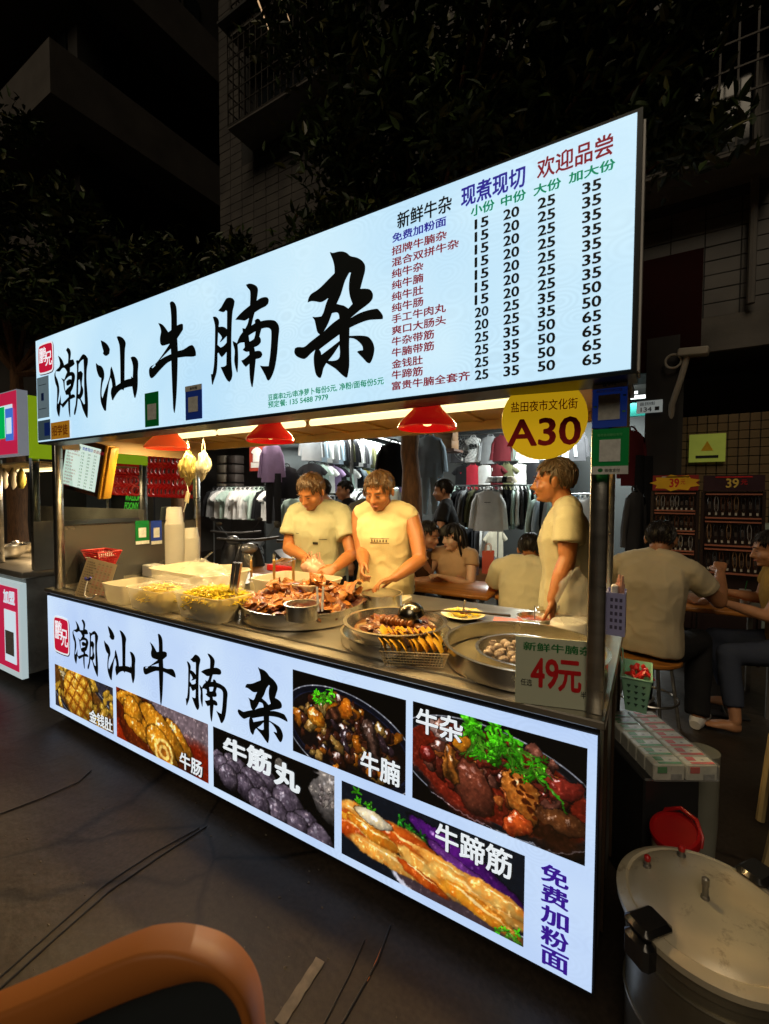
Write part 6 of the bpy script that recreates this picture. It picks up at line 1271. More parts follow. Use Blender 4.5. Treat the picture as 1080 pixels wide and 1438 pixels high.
for i in range(8):
    px_, py_ = 316+(i % 2)*15, 690-(i//2)*13; o = box('stock_box', -.13, .13, -.12, .12, 0, .17, M('stock_box_'+str(i % 2), [(.3, .26, .2), (.12, .1, .09)][i % 2], .6), None, loc=tuple(at(px_, py_, 'y', 5.4)), b=.003); tag(o, 'stock box in the left shop, %s level, %s column' % (['lowest', 'second', 'third', 'top'][i//2], ['left', 'right'][i % 2]), 'box', 'stock boxes in the left shop')
box('stock_shelf', -.2, .42, -.2, .2, -.05, -.002, woodd, None, loc=tuple(at(316, 690, 'y', 5.4))); tag(bpy.data.objects['stock_shelf'], 'plain shelf under the stock boxes in the left shop', 'shelf')

# right wall with tan tiles, yellow power notice, shop number, cctv, racks
rw = struct(E('wall', (0, 4.6, 0), label='low wall clad in tan tiles at the right behind the phone accessory racks', cat='wall'))
wx0, wx1 = at(950, 650, 'y', 4.6).x, 4.5; wz1 = at(1000, 583, 'y', 4.6).z
box('wall_core', wx0, wx1, .02, .3, 0, wz1, grout, rw); q2 = random.Random(2); base_t = MB().box(0, .083, 0, .018, 0, .083, b=.003).mesh('tile', tilet)
x = wx0; nx = 0
while x < 1.95:
    z = wz1-.09
    while z > 1.0: link('tile', base_t, rw, (x+.0035, q2.uniform(-.003, .003), z+.0035)); z -= .09
    x += .09
p = at(993, 629, 'y', 4.55); o = E('warning_plate', tuple(p), label='yellow green power warning plate on the tan tiled wall', cat='sign'); box('plate', -.16, .16, 0, .015, -.15, .15, M('plate_lime', (.5, .6, .1), .35, emis=(.5, .6, .1), es=.12), o); MB().prism([(-.055, -.05), (.055, -.05), (0, .055)], 0, .002).build('triangle', print_y, o, (0, -.001, .02), (R(90), 0, 0), smooth=False); box('printed_line', -.1, .1, -.003, -.001, -.11, -.08, print_k, o)
p = at(912, 571, 'y', FY-.12); o = E('house_number_plate', tuple(p), label='small white house number plate reading 134 on the black pillar', cat='sign'); box('plate', -.12, .12, 0, .01, -.065, .065, M('plate_white', (.6, .66, .66), .4, emis=(.6, .68, .68), es=.2), o); letter('134', print_k, o, -.08, -.05, .1, .045, -.003, .03); letter('盐田街', print_k, o, -.09, .015, .14, .035, -.003, .01); box('blank_square', .05, .09, -.003, -.001, -.045, -.005, print_k, o)
p = at(962, 497, 'y', 4.2); o = E('security_camera', tuple(p), label='white security camera and bracket on the wall corner above the racks', cat='camera')
MB().box(-.06, .2, -.06, .06, -.03, .05, b=.01).build('housing', M('cctv_white', (.42, .38, .32), .5), o, rot=(0, R(6), R(-10))); MB().torus((-.1, 0, -.06), .07, .012, 20, 6, rot=Euler((R(90), 0, 0)).to_matrix()).build('cable_ring', MATS['cctv_white'], o); MB().tube([(.02, 0, -.03), (-.03, .02, -.25), (-.1, .05, -.5), (-.1, .3, -1.2)], .03, 10).build('bracket', MATS['cctv_white'], o)
box('shop_sign_board', -.9, .28, 0, .06, 0, 1.2, M('board_dark_red', (.02, .002, .002), .8, spec=.1), None, loc=tuple(at(938, 520, 'y', FY-.06))); tag(bpy.data.objects['shop_sign_board'], 'dark red unlit signboard right of the big lit sign', 'signboard')
# racks of phone accessories
case_cols = [(.02, .02, .025), (.3, .3, .32), (.12, .05, .03), (.25, .15, .08), (.05, .06, .08)]
def packet_mesh(i, c):
    m_ = MB(); m_.tube([(-.006, 0, 0), (-.013, -.004, -.03), (-.011, -.004, -.09), (0, -.004, -.115), (.011, -.004, -.09), (.013, -.004, -.03), (.006, 0, 0), (-.006, 0, 0)], .0045, 5, cap=False, flat=.6); m_.cur = 1; m_.box(-.008, .008, -.009, -.006, -.085, -.055); m_.cur = 2; m_.box(-.007, .006, -.007, -.005, -.13, -.112)
    return m_.mesh('packet', [M('packet_%d' % i, c, .25, .2, .3, 60, coat=.5), M('packet_back', (.05, .035, .03), .3), M('packet_label', (.4, .38, .34), .5)])
casem = [packet_mesh(i, c) for i, c in enumerate(case_cols)]
pinkm = M('shelf_pink', (.38, .13, .08), .5)
def acc_rack(pxl, pxr, pyt, pyb, y, label, hdmat, headtxt, ncol, nrow):
    a = at(pxl, pyt, 'y', y); b_ = at(pxr, pyt, 'y', y); zb = at((pxl+pxr)/2, pyb, 'y', y).z; w_ = b_.x-a.x; h = a.z-zb
    o = E('accessory_rack', (a.x, y, 0), label=label, cat='display rack'); hh_ = h*.16
    box('header', 0, w_, -.03, 0, a.z-hh_, a.z, hdmat, o); box('back_board', .0, w_, .02, .05, .25, a.z-hh_-.002, M('rack_black', (.02, .009, .008), .4), o)
    for x in (-.012, w_-.012): box('rack_post', x, x+.024, -.02, .018, 0, a.z-hh_-.002, M('rack_black'), o)
    if headtxt: MB().prism([(math.cos(t*math.pi/9)*(.13 if t % 2 else .1)*1.6, math.sin(t*math.pi/9)*(.13 if t % 2 else .1)*.62) for t in range(18)], 0, .002).build('burst', print_y, o, (w_*.5, -.031, a.z-hh_/2), (R(90), 0, 0), smooth=False)
    letter('39', print_r if headtxt else M('ink_gold', (.7, .5, .1), .4), o, w_*.38, a.z-hh_*.78, w_*.2, hh_*.55, -.0345, .05); letter('元', print_r, o, w_*.62, a.z-hh_*.6, w_*.1, hh_*.3, -.0345, .02); box('printed_line', w_*.2, w_*.8, -.033, -.031, a.z-hh_*.15, a.z-hh_*.08, print_r if not headtxt else print_w, o)
    for r_ in range(nrow):
        z = a.z-hh_-(h-hh_)*(r_+.02)/nrow-.03; box('shelf_lip', .02, w_-.02, -.06, .0, z, z+.012, pinkm, o); box('shelf_lip', .02, w_-.02, -.06, -.01, z-(h-hh_)/nrow*.86, z-(h-hh_)/nrow*.86+.012, pinkm, o)
        for c in range(ncol):
            t_ = link('packet', gr.choice(casem), o, (.05+(w_-.1)*c/(ncol-1), -.03, z-.015), (R(-8), 0, gr.uniform(-.1, .1)), (1.15, 1, min(1.3, (h-hh_)/nrow*.72/.13)))
            if (c+r_) % 3 == 0: link('hanger_card', casem[1], o, (.05+(w_-.1)*c/(ncol-1), -.045, z-.06), (0, 0, 0), (.5, .4, .3))
acc_rack(917, 981, 668, 800, 3.75, 'phone accessory rack with a red 39 header', M('header_red', (.3, .02, .02), .4), True, 8, 4)
acc_rack(988, 1074, 668, 806, 3.7, 'phone accessory rack with a dark 39 header at the right', M('header_dark', (.035, .012, .02), .4), False, 8, 3)
p = at(1062, 700, 'y', 4.2); box('white_cabinet', 0, .9, 0, .4, 0, 1.25, M('cabinet_pale', (.3, .36, .3), .5), None, loc=(at(1060, 760, 'y', 4.0).x, 4.0, 0), b=.01); tag(bpy.data.objects['white_cabinet'], 'pale cabinet at the right edge beside the accessory racks', 'cabinet')
hang('jacket', 'charcoal', *at(893, 690, 'y', 3.9), R(70), 'on the black pillar right of the stall', 'dark clothes on the pillar', .9); hang('trousers', 'black', *at(905, 640, 'y', 4.1), R(60), 'on the black pillar higher up', 'dark clothes on the pillar', .9); hang('jacket', 'maroon', *at(890, 605, 'y', 4.0), R(60), 'high on the black pillar', 'dark clothes on the pillar', .8)

# trees
barkm = M('bark', (.16, .075, .03), .8, 0, .4, 12, .8, 40, stretch=(3, 3, .6)); leafm = [M('leaf_dark', (.018, .032, .01), .45, 0, .4, 2, spec=.3), M('leaf_mid', (.045, .075, .018), .45, 0, .4, 2, spec=.3), M('leaf_olive', (.085, .085, .022), .45, 0, .4, 2, spec=.3)]
def leaves(mb, c, rad, n, size, seed, clumps=26):
    g_ = random.Random(seed); cl = []
    for i in range(clumps):
        a = g_.random()*6.28; u = g_.uniform(-.9, 1); d = g_.random()**.4; r_ = math.sqrt(1-u*u)
        cl.append((Vector((c[0]+rad[0]*d*r_*math.cos(a), c[1]+rad[1]*d*r_*math.sin(a), c[2]+rad[2]*d*u)), g_.uniform(.22, .48)*min(rad)))
    for i in range(n):
        q_, rr_ = g_.choice(cl); v = Vector((g_.gauss(0, 1), g_.gauss(0, 1), g_.gauss(0, .75))); p = q_+v*rr_*.55; p.y = max(p.y, c[1]-rad[1])
        s = size*g_.uniform(.6, 1.25); m_ = T(p, (g_.gauss(.5, .6), g_.gauss(0, .5), g_.random()*6.28), s)
        mb.cur = g_.choice([0, 0, 1, 1, 2]); mb.add([(0, 0, 0), (.18, .28, .03), (.16, .6, .0), (0, 1, -.12), (-.16, .6, .0), (-.18, .28, .03), (0, .5, -.06)], [(0, 1, 6), (1, 2, 6), (2, 3, 6), (3, 4, 6), (4, 5, 6), (5, 0, 6)], m_)
    return cl
def tree(label, base, path, r0, crowns, n, size, seed):
    o = E('tree', (base[0], base[1], 0), label=label, cat='tree'); pts = [Vector(base)]+[Vector(p) for p in path]; loc = Vector((base[0], base[1], 0))
    tk = MB(); P_ = []
    for i in range(len(pts)-1):
        for k in range(6): t = k/6; P_.append(pts[i].lerp(pts[i+1], t)-loc+Vector((.006*math.sin(k*2+i), .006*math.cos(k+i*3), 0)))
    P_.append(pts[-1]-loc); tk.tube(P_, [r0*(1-.55*i/len(P_))*(1+.08*math.sin(i*1.7)) for i in range(len(P_))], 14)
    tk.build('trunk', barkm, o); mb = MB(); lim = MB()
    for (c, rad, k) in crowns:
        cl = leaves(mb, tuple(Vector(c)-loc), rad, int(n*k), size, seed+len(mb.f), 22)
        for q_, _ in cl[::3]: m_ = (P_[-1]+q_)*.5+Vector((0, 0, -.15)); lim.tube([P_[-1]-Vector((0, 0, .3)), m_, q_], [r0*.35, r0*.2, .01], 6)
    lim.build('limbs', barkm, o); me = None
    vs = np.array(mb.v, 'f'); me = bpy.data.meshes.new('crown'); me.from_pydata(mb.v, [], mb.f); [me.materials.append(m_) for m_ in leafm]; me.polygons.foreach_set('material_index', mb.mi); link('crown', me, o); return o
tree('tree whose leaning trunk shows between the vendors, its dark crown spreading above the sign', (-1.98, 2.72, 0), [(-1.99, 2.73, 1.1), (-2.05, 2.75, 2.1), (-2.1, 2.9, 3.2)], .135,
     [((-1.9, 2.5, 4.2), (1.6, .9, 1.0), 1.), ((-.9, 2.4, 5.0), (1.2, .8, 1.0), .9), ((-3.2, 2.8, 3.9), (1.2, .8, .8), .7), ((-2.2, 2.6, 5.7), (1.5, .8, .9), .8), ((-.1, 2.5, 4.4), (.8, .6, .8), .5)], 8500, .12, 3)
tree('dark tree at the far left in front of the corner building', (-8.2, 1.6, 0), [(-8.2, 1.6, 2.2), (-8.1, 1.6, 3.6)], .15, [((-8.2, 1.6, 5.2), (1.6, 1.2, 1.8), 1.), ((-6.8, 2.4, 4.3), (1.3, .9, 1.4), .8)], 6500, .15, 9)
tree('dark tree between the corner building and the tiled building', (-6.6, 3.2, 0), [(-6.6, 3.2, 2.0), (-6.6, 3.1, 3.0)], .12, [((-6.6, 3.0, 4.3), (1.2, .8, 1.1), .8), ((-5.2, 3.2, 4.4), (.8, .7, .9), .5), ((-4.6, 3.1, 3.9), (.9, .6, .7), .5)], 6500, .13, 15)
# dining tables and what stands on them
tabm = M('table_wood', (.42, .16, .03), .3, 0, .25, 4, .1, 30, coat=.3, stretch=(1, 6, 6))
def table(label, x, y, w_, d_, rz=0, z=.72):
    o = E('dining_table', (x, y, 0), rz, label, 'table'); box('tabletop', -w_/2, w_/2, -d_/2, d_/2, z-.03, z, tabm, o, b=.004)
    for a in (-1, 1):
        for b_ in (-1, 1): box('leg', a*(w_/2-.06)-.015, a*(w_/2-.06)+.015, b_*(d_/2-.06)-.015, b_*(d_/2-.06)+.015, 0, z-.031, steel_dull, o)
    return o
table('long wooden dining table between the vendors, with bowls and the red bag', -1.38, 2.02, 1.0, .55, R(0), .78); table('wooden dining table under the shopping bag, right of the long one', -.62, 2.08, .46, .52, R(0), .78); table('dark wooden dining table in front of the khaki shirted diner', .42, 2.75, .9, .6, R(5)); table('low table beyond the left end of the vendors', -3.2, 2.0, 1.0, .6, R(0))
TZ = .78
def on(px_, py_, z=TZ): return at(px_, py_, 'z', z)
p = on(683, 806); o = E('paper_bag', (p.x, p.y+.05, TZ+.001), R(12), 'coral red paper shopping bag standing on the dining table', 'bag'); cor = M('coral_paper', (.75, .12, .07), .5, 0, .05); bw_ = .052
MB().add([(-bw_, -.045, 0), (bw_, -.045, 0), (bw_, .045, 0), (-bw_, .045, 0), (-bw_, -.045, .21), (bw_, -.045, .205), (bw_, .045, .21), (-bw_, .045, .205), (-bw_*.9, 0, .1), (bw_*.9, 0, .1)], [(3, 2, 1, 0), (0, 1, 5, 4), (2, 3, 7, 6), (0, 4, 8), (4, 7, 8), (7, 3, 8), (3, 0, 8), (1, 2, 9), (2, 6, 9), (6, 5, 9), (5, 1, 9)]).build('bag_body', cor, o, smooth=False)
for y in (-.044, .044): MB().tube([(-.025, y, .2), (-.024, y, .25), (-.012, y, .275), (.012, y, .275), (.024, y, .25), (.025, y, .2)], .0035, 6).build('handle', M('cord_peach', (.7, .4, .3), .6), o)
p = on(667, 808); o = E('chopstick_holder', (p.x, p.y+.03, TZ+.001), label='grey perforated chopstick holder on the dining table beside the red bag', cat='holder'); MB().box(-.022, .022, -.022, .022, 0, .11, b=.003).build('holder_body', M('holder_grey', (.3, .32, .42), .4), o)
for i in range(3):
    for j in range(5): box('hole', -.016+i*.012, -.01+i*.012, -.0235, -.0222, .02+j*.017, .027+j*.017, hd_, o)
for i in range(6): MB().tube([(.004*i-.01, 0, .05), (.005*i-.012, 0, .16)], .003, 5).build('chopstick', wood, o)
p = on(655, 800); o = E('sauce_bottle', (p.x, p.y+.1, TZ+.001), label='dark sauce bottle beside the chopstick holder', cat='bottle'); MB().lathe([(0, 0), (.026, 0), (.027, .08), (.015, .11), (.012, .13), (0, .13)], 16).build('bottle', M('soy_dark', (.03, .01, .005), .15), o)
p = on(616, 792); o = E('food_bowl', (p.x, p.y+.05, TZ+.001), label='wide brown bowl on the dining table in front of the woman', cat='bowl'); MB().lathe([(0, 0), (.05, 0), (.085, .05), (.088, .055), (.08, .05), (.04, .02), (0, .02)], 28).build('bowl', M('bowl_brown', (.4, .2, .07), .4), o)
p = on(638, 801); o = E('snack_pack', (p.x, p.y+.05, TZ+.001), label='small greenish white pack on the dining table', cat='package'); MB().box(-.035, .035, -.025, .025, 0, .055, b=.008).build('pack', M('pack_green', (.45, .55, .3), .4, 0, .4, 30), o)
def stool(label, x, y, z=.47, r=.16, rz=0):
    o = E('round_stool', (x, y, 0), rz, label, 'stool'); MB().lathe([(0, z-.03), (r-.01, z-.03), (r, z-.02), (r, z-.006), (r-.008, z), (0, z)], 30).build('seat', tabm, o)
    for k in range(4): a = k*math.pi/2+.4; MB().tube([(r*.7*math.cos(a), r*.7*math.sin(a), z-.031), (r*1.05*math.cos(a), r*1.05*math.sin(a), 0)], .011, 8).build('leg', steel, o)
    MB().torus((0, 0, .2), r*.92, .007, 26, 6).build('ring', steel, o); return o
stool('round wooden stool under the man in the khaki polo shirt', .12, 2.0, .47, .19); stool('round wooden stool under the hunched man in beige', -.62, 1.8, .42); stool('round wooden stool under the woman in jeans', .9, 1.75, .4); stool('round stool under the man in dark brown', -1.78, 2.28, .42); stool('round stool under the young woman', -1.36, 2.44, .42)
p = at(785, 0, 'z', .72) if False else None
for i, (x, y, lb) in enumerate(((.55, 2.62, 'drink cup with a straw on the dark table at the right'), (.72, 2.8, 'second drink cup further along the dark table at the right'))):
    o = E('drink_cup', (x, y, .721), label=lb, cat='cup'); MB().lathe([(0, 0), (.026, 0), (.036, .1), (.036, .104), (0, .104)], 18).build('cup', frost, o); MB().tube([(0, 0, .1), (.01, 0, .17)], .003, 6).build('straw', print_g, o)
tag(MB().add(*bag_mesh(.1, .08, .07, 21)).build('plastic_bag', film, None, (.42, 2.6, .79)), 'clear plastic bag with food on the dark table', 'plastic bag')
o = E('food_parcel', (.42, 2.6, .721), label='brown food parcel inside the clear bag on the dark table', cat='food'); v, f = chunk(.06, 3, 2, (1.3, 1, .6), .2); MB().add(v, f).build('parcel', M('parcel_brown', (.3, .12, .05), .5), o, (0, 0, .03))
# motor scooters between the stall and the left shop
def scooter(label, loc, rz, body):
    o = E('motor_scooter', loc, rz, label, 'scooter'); bm_ = M('scooter_'+body, {'white': (.45, .44, .4), 'black': (.02, .02, .022)}[body], .25, 0, .05, 3, coat=.5)
    for x in (-.62, .62): MB().torus((x, 0, .22), .17, .05, 26, 8, rot=Euler((R(90), 0, 0)).to_matrix()).lathe([(0, -.03), (.12, -.03), (.12, .03), (0, .03)], 16, T((x, 0, .22), (R(90), 0, 0))).build('wheel', black_pl, o)
    fr_ = MB(); loft(fr_, [Vector((-.5, 0, .25)), Vector((-.44, 0, .5)), Vector((-.38, 0, .8)), Vector((-.33, 0, .95))], [.1, .19, .16, .1], [.05, .07, .06, .07], Vector((0, 1, 0)), 14); fr_.build('front_shield', bm_, o)
    fd = MB(); loft(fd, [Vector((-.45, 0, .3)), Vector((0, 0, .27)), Vector((.3, 0, .36))], [.15, .17, .15], [.05, .05, .08], Vector((0, 1, 0)), 12); fd.build('footboard', black_pl, o)
    rb = MB(); loft(rb, [Vector((.1, 0, .45)), Vector((.3, 0, .52)), Vector((.6, 0, .6)), Vector((.8, 0, .66))], [.12, .16, .13, .04], [.1, .16, .1, .04], Vector((0, 1, 0)), 14); rb.build('rear_body', bm_, o)
    se = MB(); loft(se, [Vector((.0, 0, .68)), Vector((.3, 0, .73)), Vector((.68, 0, .77))], [.1, .14, .1], [.04, .06, .04], Vector((0, 1, 0)), 12); se.build('seat', black_pl, o)
    hbm = MB(); hbm.tube([(-.3, -.33, 1.02), (-.33, -.1, 1.0), (-.33, .1, 1.0), (-.3, .33, 1.02)], .018, 8); hbm.build('handlebar', black_pl, o); MB().ball((-.42, 0, .92), (.06, .09, .06), 12).build('headlight', M('lens', (.5, .5, .5), .1, .5), o)
    for s in (-1, 1): MB().tube([(-.3, s*.2, 1.02), (-.28, s*.3, 1.16)], .005, 5).ball((-.28, s*.31, 1.18), (.006, .04, .028), 10).build('mirror', black_pl, o)
    MB().tube([(-.36, 0, .9), (-.58, 0, .25)], .03, 8).build('fork', black_pl, o)
scooter('white fronted motor scooter parked behind the stall', (-3.35, 2.5, 0), R(150), 'white'); scooter('black motor scooter parked left of the white fronted one', (-3.95, 2.3, 0), R(140), 'black'); scooter('black scooter deeper behind the side glass', (-4.7, 2.9, 0), R(120), 'black')
box('red_seat_cover', -.12, .12, -.1, .1, 0, .06, redp, None, b=.02, loc=(-3.3, 2.45, 1.05)); tag(bpy.data.objects['red_seat_cover'], 'red pouch on the handlebar of the white scooter', 'pouch')
# ---------------------------------------------------------------- hanging things at the left end of the stall
p = at(114, 655, 'y', .15); D = float((np.array(p)-CAM) @ FW)
o = E('menu_light_box', tuple(p), label='small lit menu board in a brown frame tilted under the left end of the sign', cat='menu board', rot=(R(4), R(14), R(24)))
w_, h_ = .125, .145
box('frame', -w_-.03, w_+.03, 0, .035, -h_-.03, h_+.03, woodd, o, b=.004); box('side_rail', w_+.031, w_+.05, -.012, .06, -h_-.035, h_+.035, M('gold_edge', (.85, .45, .04), .4, .0), o, b=.003); box('side_rail', w_+.055, w_+.07, -.0, .07, -h_-.03, h_+.03, M('gold_edge'), o, b=.003)
box('screen', -w_, w_, -.003, -.001, -h_, h_, M('screen_lit', (.3, .32, .3), .3, emis=(.72, .9, .78), es=.85), o)
letter('新鲜牛杂', ink_k, o, -w_+.02, h_-.035, .09, .022, -.005, .02); letter('现煮现切', ink_b, o, -w_+.12, h_-.035, .075, .022, -.005, .02); letter('欢迎品尝', ink_r, o, -w_+.2, h_-.035, .08, .022, -.005, .02)
for i, (s, _, _, _) in enumerate(items[:12]):
    z = h_-.06-i*.0215; letter(s, ink_r, o, -w_+.015, z, .016*len(s), .013, -.005, 0)
    for j, (_, _, _, _, _, vals) in enumerate(cols): letter(str(vals[i]), ink_k, o, -w_+.12+j*.045, z, .02, .011, -.005, 0)
yb = M('bag_yellowish', (.42, .34, .12), .3, 0, .3, 15, alpha=.8)
for k, (px_, py_, w_, h_, lb, mm) in enumerate(((264, 655, .085, .1, 'clear bag of yellow noodles hanging behind the first lamp', yb), (286, 652, .065, .085, 'whitish plastic bag hanging right of the noodle bag', M('bag_white', (.45, .43, .34), .35, 0, .1, 10, alpha=.85)))):
    p = at(px_, py_, 'y', .6); v, f = bag_mesh(w_*.8, w_*.45, h_, 4+k, 4, .5, 15); o = E('hanging_bag', tuple(p), label=lb, cat='plastic bag'); MB().add(v, f).build('bag', mm, o); 
    for s in (-1, 1): MB().tube([(s*.02, 0, h_*.8), (s*.012, 0, h_+.05), (0, 0, h_+.08)], .003, 5).build('bag_handle', mm, o)
    MB().tube([(0, 0, h_+.07), (0, 0, 1.92-p.z)], .0025, 5).build('hook', steel, o)
p = at(262, 690, 'y', .8); o = E('power_cable', tuple(p), label='thin white cable hanging down with a tag by the noodle bag', cat='cable'); MB().tube([(-.03, 0, .2), (0, 0, .1), (.02, 0, 0), (.0, 0, -.08), (-.04, 0, -.16)], .004, 6).build('cable', whitep, o); MB().box(.0, .05, -.002, .002, -.08, .0, b=.001).build('tag', M('tag_cream', (.6, .5, .3), .6), o, rot=(0, R(20), 0))
for k, (a_, b_, lb, mm) in enumerate(((190, 209, 'green payment card stuck on the inner side panel at the left end', grn), (212, 227, 'blue payment card beside the green one on the inner side panel', blu))):
    xx = -3.192; l_ = at(a_, 748, 'x', xx); r_ = at(b_, 748, 'x', xx); zt = at((a_+b_)/2, 731, 'x', xx).z; zb = at((a_+b_)/2, 764, 'x', xx).z; o = E('payment_card', (xx, l_.y, zb), R(90), lb, 'card'); ww = r_.y-l_.y; hh = zt-zb
    box('card', 0, ww, -.003, 0, 0, hh, mm, o); box('blank_square', ww*.22, ww*.78, -.0045, -.0032, hh*.28, hh*.7, pal, o); box('footer', 0, ww, -.0045, -.0032, 0, hh*.14, pal, o)
# red rings on rails behind the glass, seen under the header
ringm = M('ring_red', (.75, .015, .015), .35, 0, .15, 9); rg = MB(); rg.torus((0, 0, 0), .042, .012, 18, 6, rot=Euler((R(90), 0, 0)).to_matrix()); rgm = rg.mesh('red_ring', ringm)
fr2 = E('ring_display', (-3.9, 1.6, 0), label='steel display frame carrying rows of red rings behind the side glass', cat='display rack')
ly = 1.45
for ri, (py_, xa, xb) in enumerate(((640, 146, 275), (655, 146, 275), (670, 146, 275), (684, 150, 275))):
    A_, B_ = at(xa, py_, 'y', ly), at(xb, py_+4, 'y', ly); MB().tube([A_-fr2.location, B_-fr2.location], .008, 6).build('rail', steel, fr2)
    n = 24
    for i in range(n):
        if 10 <= i <= 12 and ri != 1: continue
        t = i/(n-1); p = A_.lerp(B_, t); r0 = link('red_ring', rgm, None, (p.x, p.y-.02, p.z-.03), (gr.uniform(-.2, .2), gr.uniform(-.2, .2), R(55)+gr.uniform(-.35, .35)), (1, 1, 1.15))
        tag(r0, 'red ring hanging on the %s rail of the display, %s' % (['top', 'second', 'third', 'bottom'][ri], 'left group' if i < 10 else 'right group'), 'ring', 'red rings on the display rails')
for x in (at(150, 650, 'y', ly).x, at(273, 650, 'y', ly).x): MB().tube([(x+3.9, ly-1.6, 0), (x+3.9, ly-1.6, 2.1)], .014, 8).build('post', steel, fr2)
p = at(178, 703, 'y', 1.5); q_ = at(214, 716, 'y', 1.5); o = E('green_lettered_board', tuple(p), label='black board with green graffiti letters behind the side glass', cat='sign'); ng = M('neon_green', (.08, .5, .05), .5, emis=(.1, .7, .06), es=.45)
box('board', -.35, .5, .01, .03, -.22, .12, M('board_black', (.01, .01, .012), .4), o); letter('WASSUP', ng, o, -.03, .0, .29, .075, .005, .05, shear=.3); letter('FOONY', ng, o, -.06, -.1, .29, .08, .005, .05, shear=.3)

# ---------------------------------------------------------------- neighbouring stall at the left edge
ns = E('neighbour_stall', (-4.3, .1, 0), label='neighbouring steel stall at the left edge with a red light sign and lime green side', cat='food stall')
nx1 = at(80, 560, 'y', .1).x; NO = Vector((-4.3, .1, 0))
zt = at(30, 546, 'y', .1).z; zb = at(30, 636, 'y', .1).z
nr = M('neighbour_red', (.4, .01, .05), .4, emis=(.5, .015, .06), es=.85)
X_ = lambda px_, py_=600, y=.1: at(px_, py_, 'y', y).x+4.3
sx1 = X_(24); box('sign_face', sx1-2.2, sx1, -.004, 0, zb, zt, nr, ns); box('sign_box', sx1-2.2, sx1+.001, .002, .07, zb-.01, zt+.01, M('sign_side_grey', (.4, .42, .46), .4, emis=(.35, .38, .45), es=.35), ns)
box('green_side', sx1-.01, sx1-.002, .072, 1.0, zb-.03, zt-.02, M('lime_panel', (.35, .55, .01), .4, emis=(.36, .56, .01), es=.4), ns)
box('white_sheet', sx1-.36, sx1-.06, -.008, -.0045, zb+.13, zb+.37, M('lit_white', (.6, .7, .75), .4, emis=(.65, .8, .9), es=.8), ns); box('blue_sheet', sx1-.17, sx1-.04, -.012, -.0085, zb+.1, zb+.34, M('lit_blue', (.05, .1, .6), .4, emis=(.06, .2, .75), es=.7), ns); box('blank_square', sx1-.15, sx1-.06, -.014, -.0125, zb+.15, zb+.27, MATS['lit_white'], ns); box('green_sheet', sx1-.36, sx1-.19, -.012, -.0085, zb+.12, zb+.36, M('lit_green', (.0, .5, .1), .4, emis=(.0, .5, .1), es=.7), ns)
nz = at(25, 803, 'y', .1).z
for x_, y_ in ((sx1-.06, .09), (sx1-.75, .09), (sx1-.06, .95)): box('post', x_, x_+.05, y_, y_+.05, nz+.001, zb-.012, steel, ns, b=.003)
box('countertop', sx1-2.2, sx1+.02, 0, .95, nz-.05, nz, steel_sheet, ns, b=.004); box('cabinet', sx1-2.2, sx1+.0, .03, .9, .12, nz-.052, steel_dull, ns); box('back_panel', sx1-2.2, sx1+.03, .94, .96, nz+.001, nz+.45, steel_sheet, ns)
box('warm_header', sx1-2.2, sx1, .1, .9, zb-.06, zb-.05, cm, ns); box('side_glass', sx1+.0, sx1+.006, .08, .9, nz+.2, zb-.1, gl, ns); box('side_panel', sx1+.01, sx1+.02, .08, .9, nz+.001, nz+.38, steel_sheet, ns)
L = bpy.data.lights.new('neighbour_tube_light', 'AREA'); L.shape = 'RECTANGLE'; L.size = 1.2; L.size_y = .05; L.energy = 20; L.color = (1, .72, .4); lo = bpy.data.objects.new('neighbour_tube_light', L); COL.objects.link(lo); lo.location = (-4.3+sx1-.8, .6, zb-.09)
MB().tube([(sx1-1.4, .5, zb-.075), (sx1-.15, .5, zb-.075)], .014, 8).build('light_tube', tube_m, ns)
zlb = at(25, 948, 'y', .1).z; ztl = at(25, 818, 'y', .1).z
xl1 = X_(33, 880); box('lower_sign', xl1-1.6, xl1+.012, -.02, .02, zlb-.0, ztl, M('lit_frame', (.5, .52, .52), .4, emis=(.6, .75, .78), es=.6), ns); box('lower_sign_face', xl1-1.6, xl1-.03, -.025, -.021, zlb+.05, ztl-.04, nr, ns)
letter('加盟', M('lit_white'), ns, xl1-.27, ztl-.17, .2, .1, -.027, .06); box('white_panel', xl1-.26, xl1-.06, -.029, -.0255, zlb+.1, ztl-.22, M('lit_white'), ns); box('blank_square', xl1-.24, xl1-.09, -.032, -.0295, zlb+.16, ztl-.38, print_grey, ns)
for s, y in enumerate((.5, .3)):
    MB().torus((sx1-.42+.3*s, y, nz+.1), .1, .004, 20, 5)
bowl_pos = [('wide steel mixing bowl on the neighbouring counter at the left edge', at(10, 800, 'y', .35), .16, .12), ('smaller steel bowl right of the wide one on the neighbouring counter', at(34, 796, 'y', .6), .1, .1)]
for lb, p, r, h in bowl_pos:
    o = E('mixing_bowl', (p.x, p.y, nz+.001), label=lb, cat='bowl'); MB().lathe([(0, 0), (r*.5, 0), (r*.85, h*.4), (r, h), (r*1.05, h), (r*1.05, h+.003), (r*.96, h), (r*.8, h*.4), (r*.45, .006), (0, .006)], 30).build('vessel', steel_pot, o)
p = at(12, 790, 'y', .3); o = E('soup_ladle', (p.x, p.y, nz+.14), label='steel ladle lying across the wide bowl at the left edge', cat='ladle'); MB().tube([(-.12, 0, -.02), (0, 0, .01), (.14, 0, .04)], .008, 8).ball((.16, 0, .03), (.04, .035, .02), 12).build('ladle', steel_pot, o)
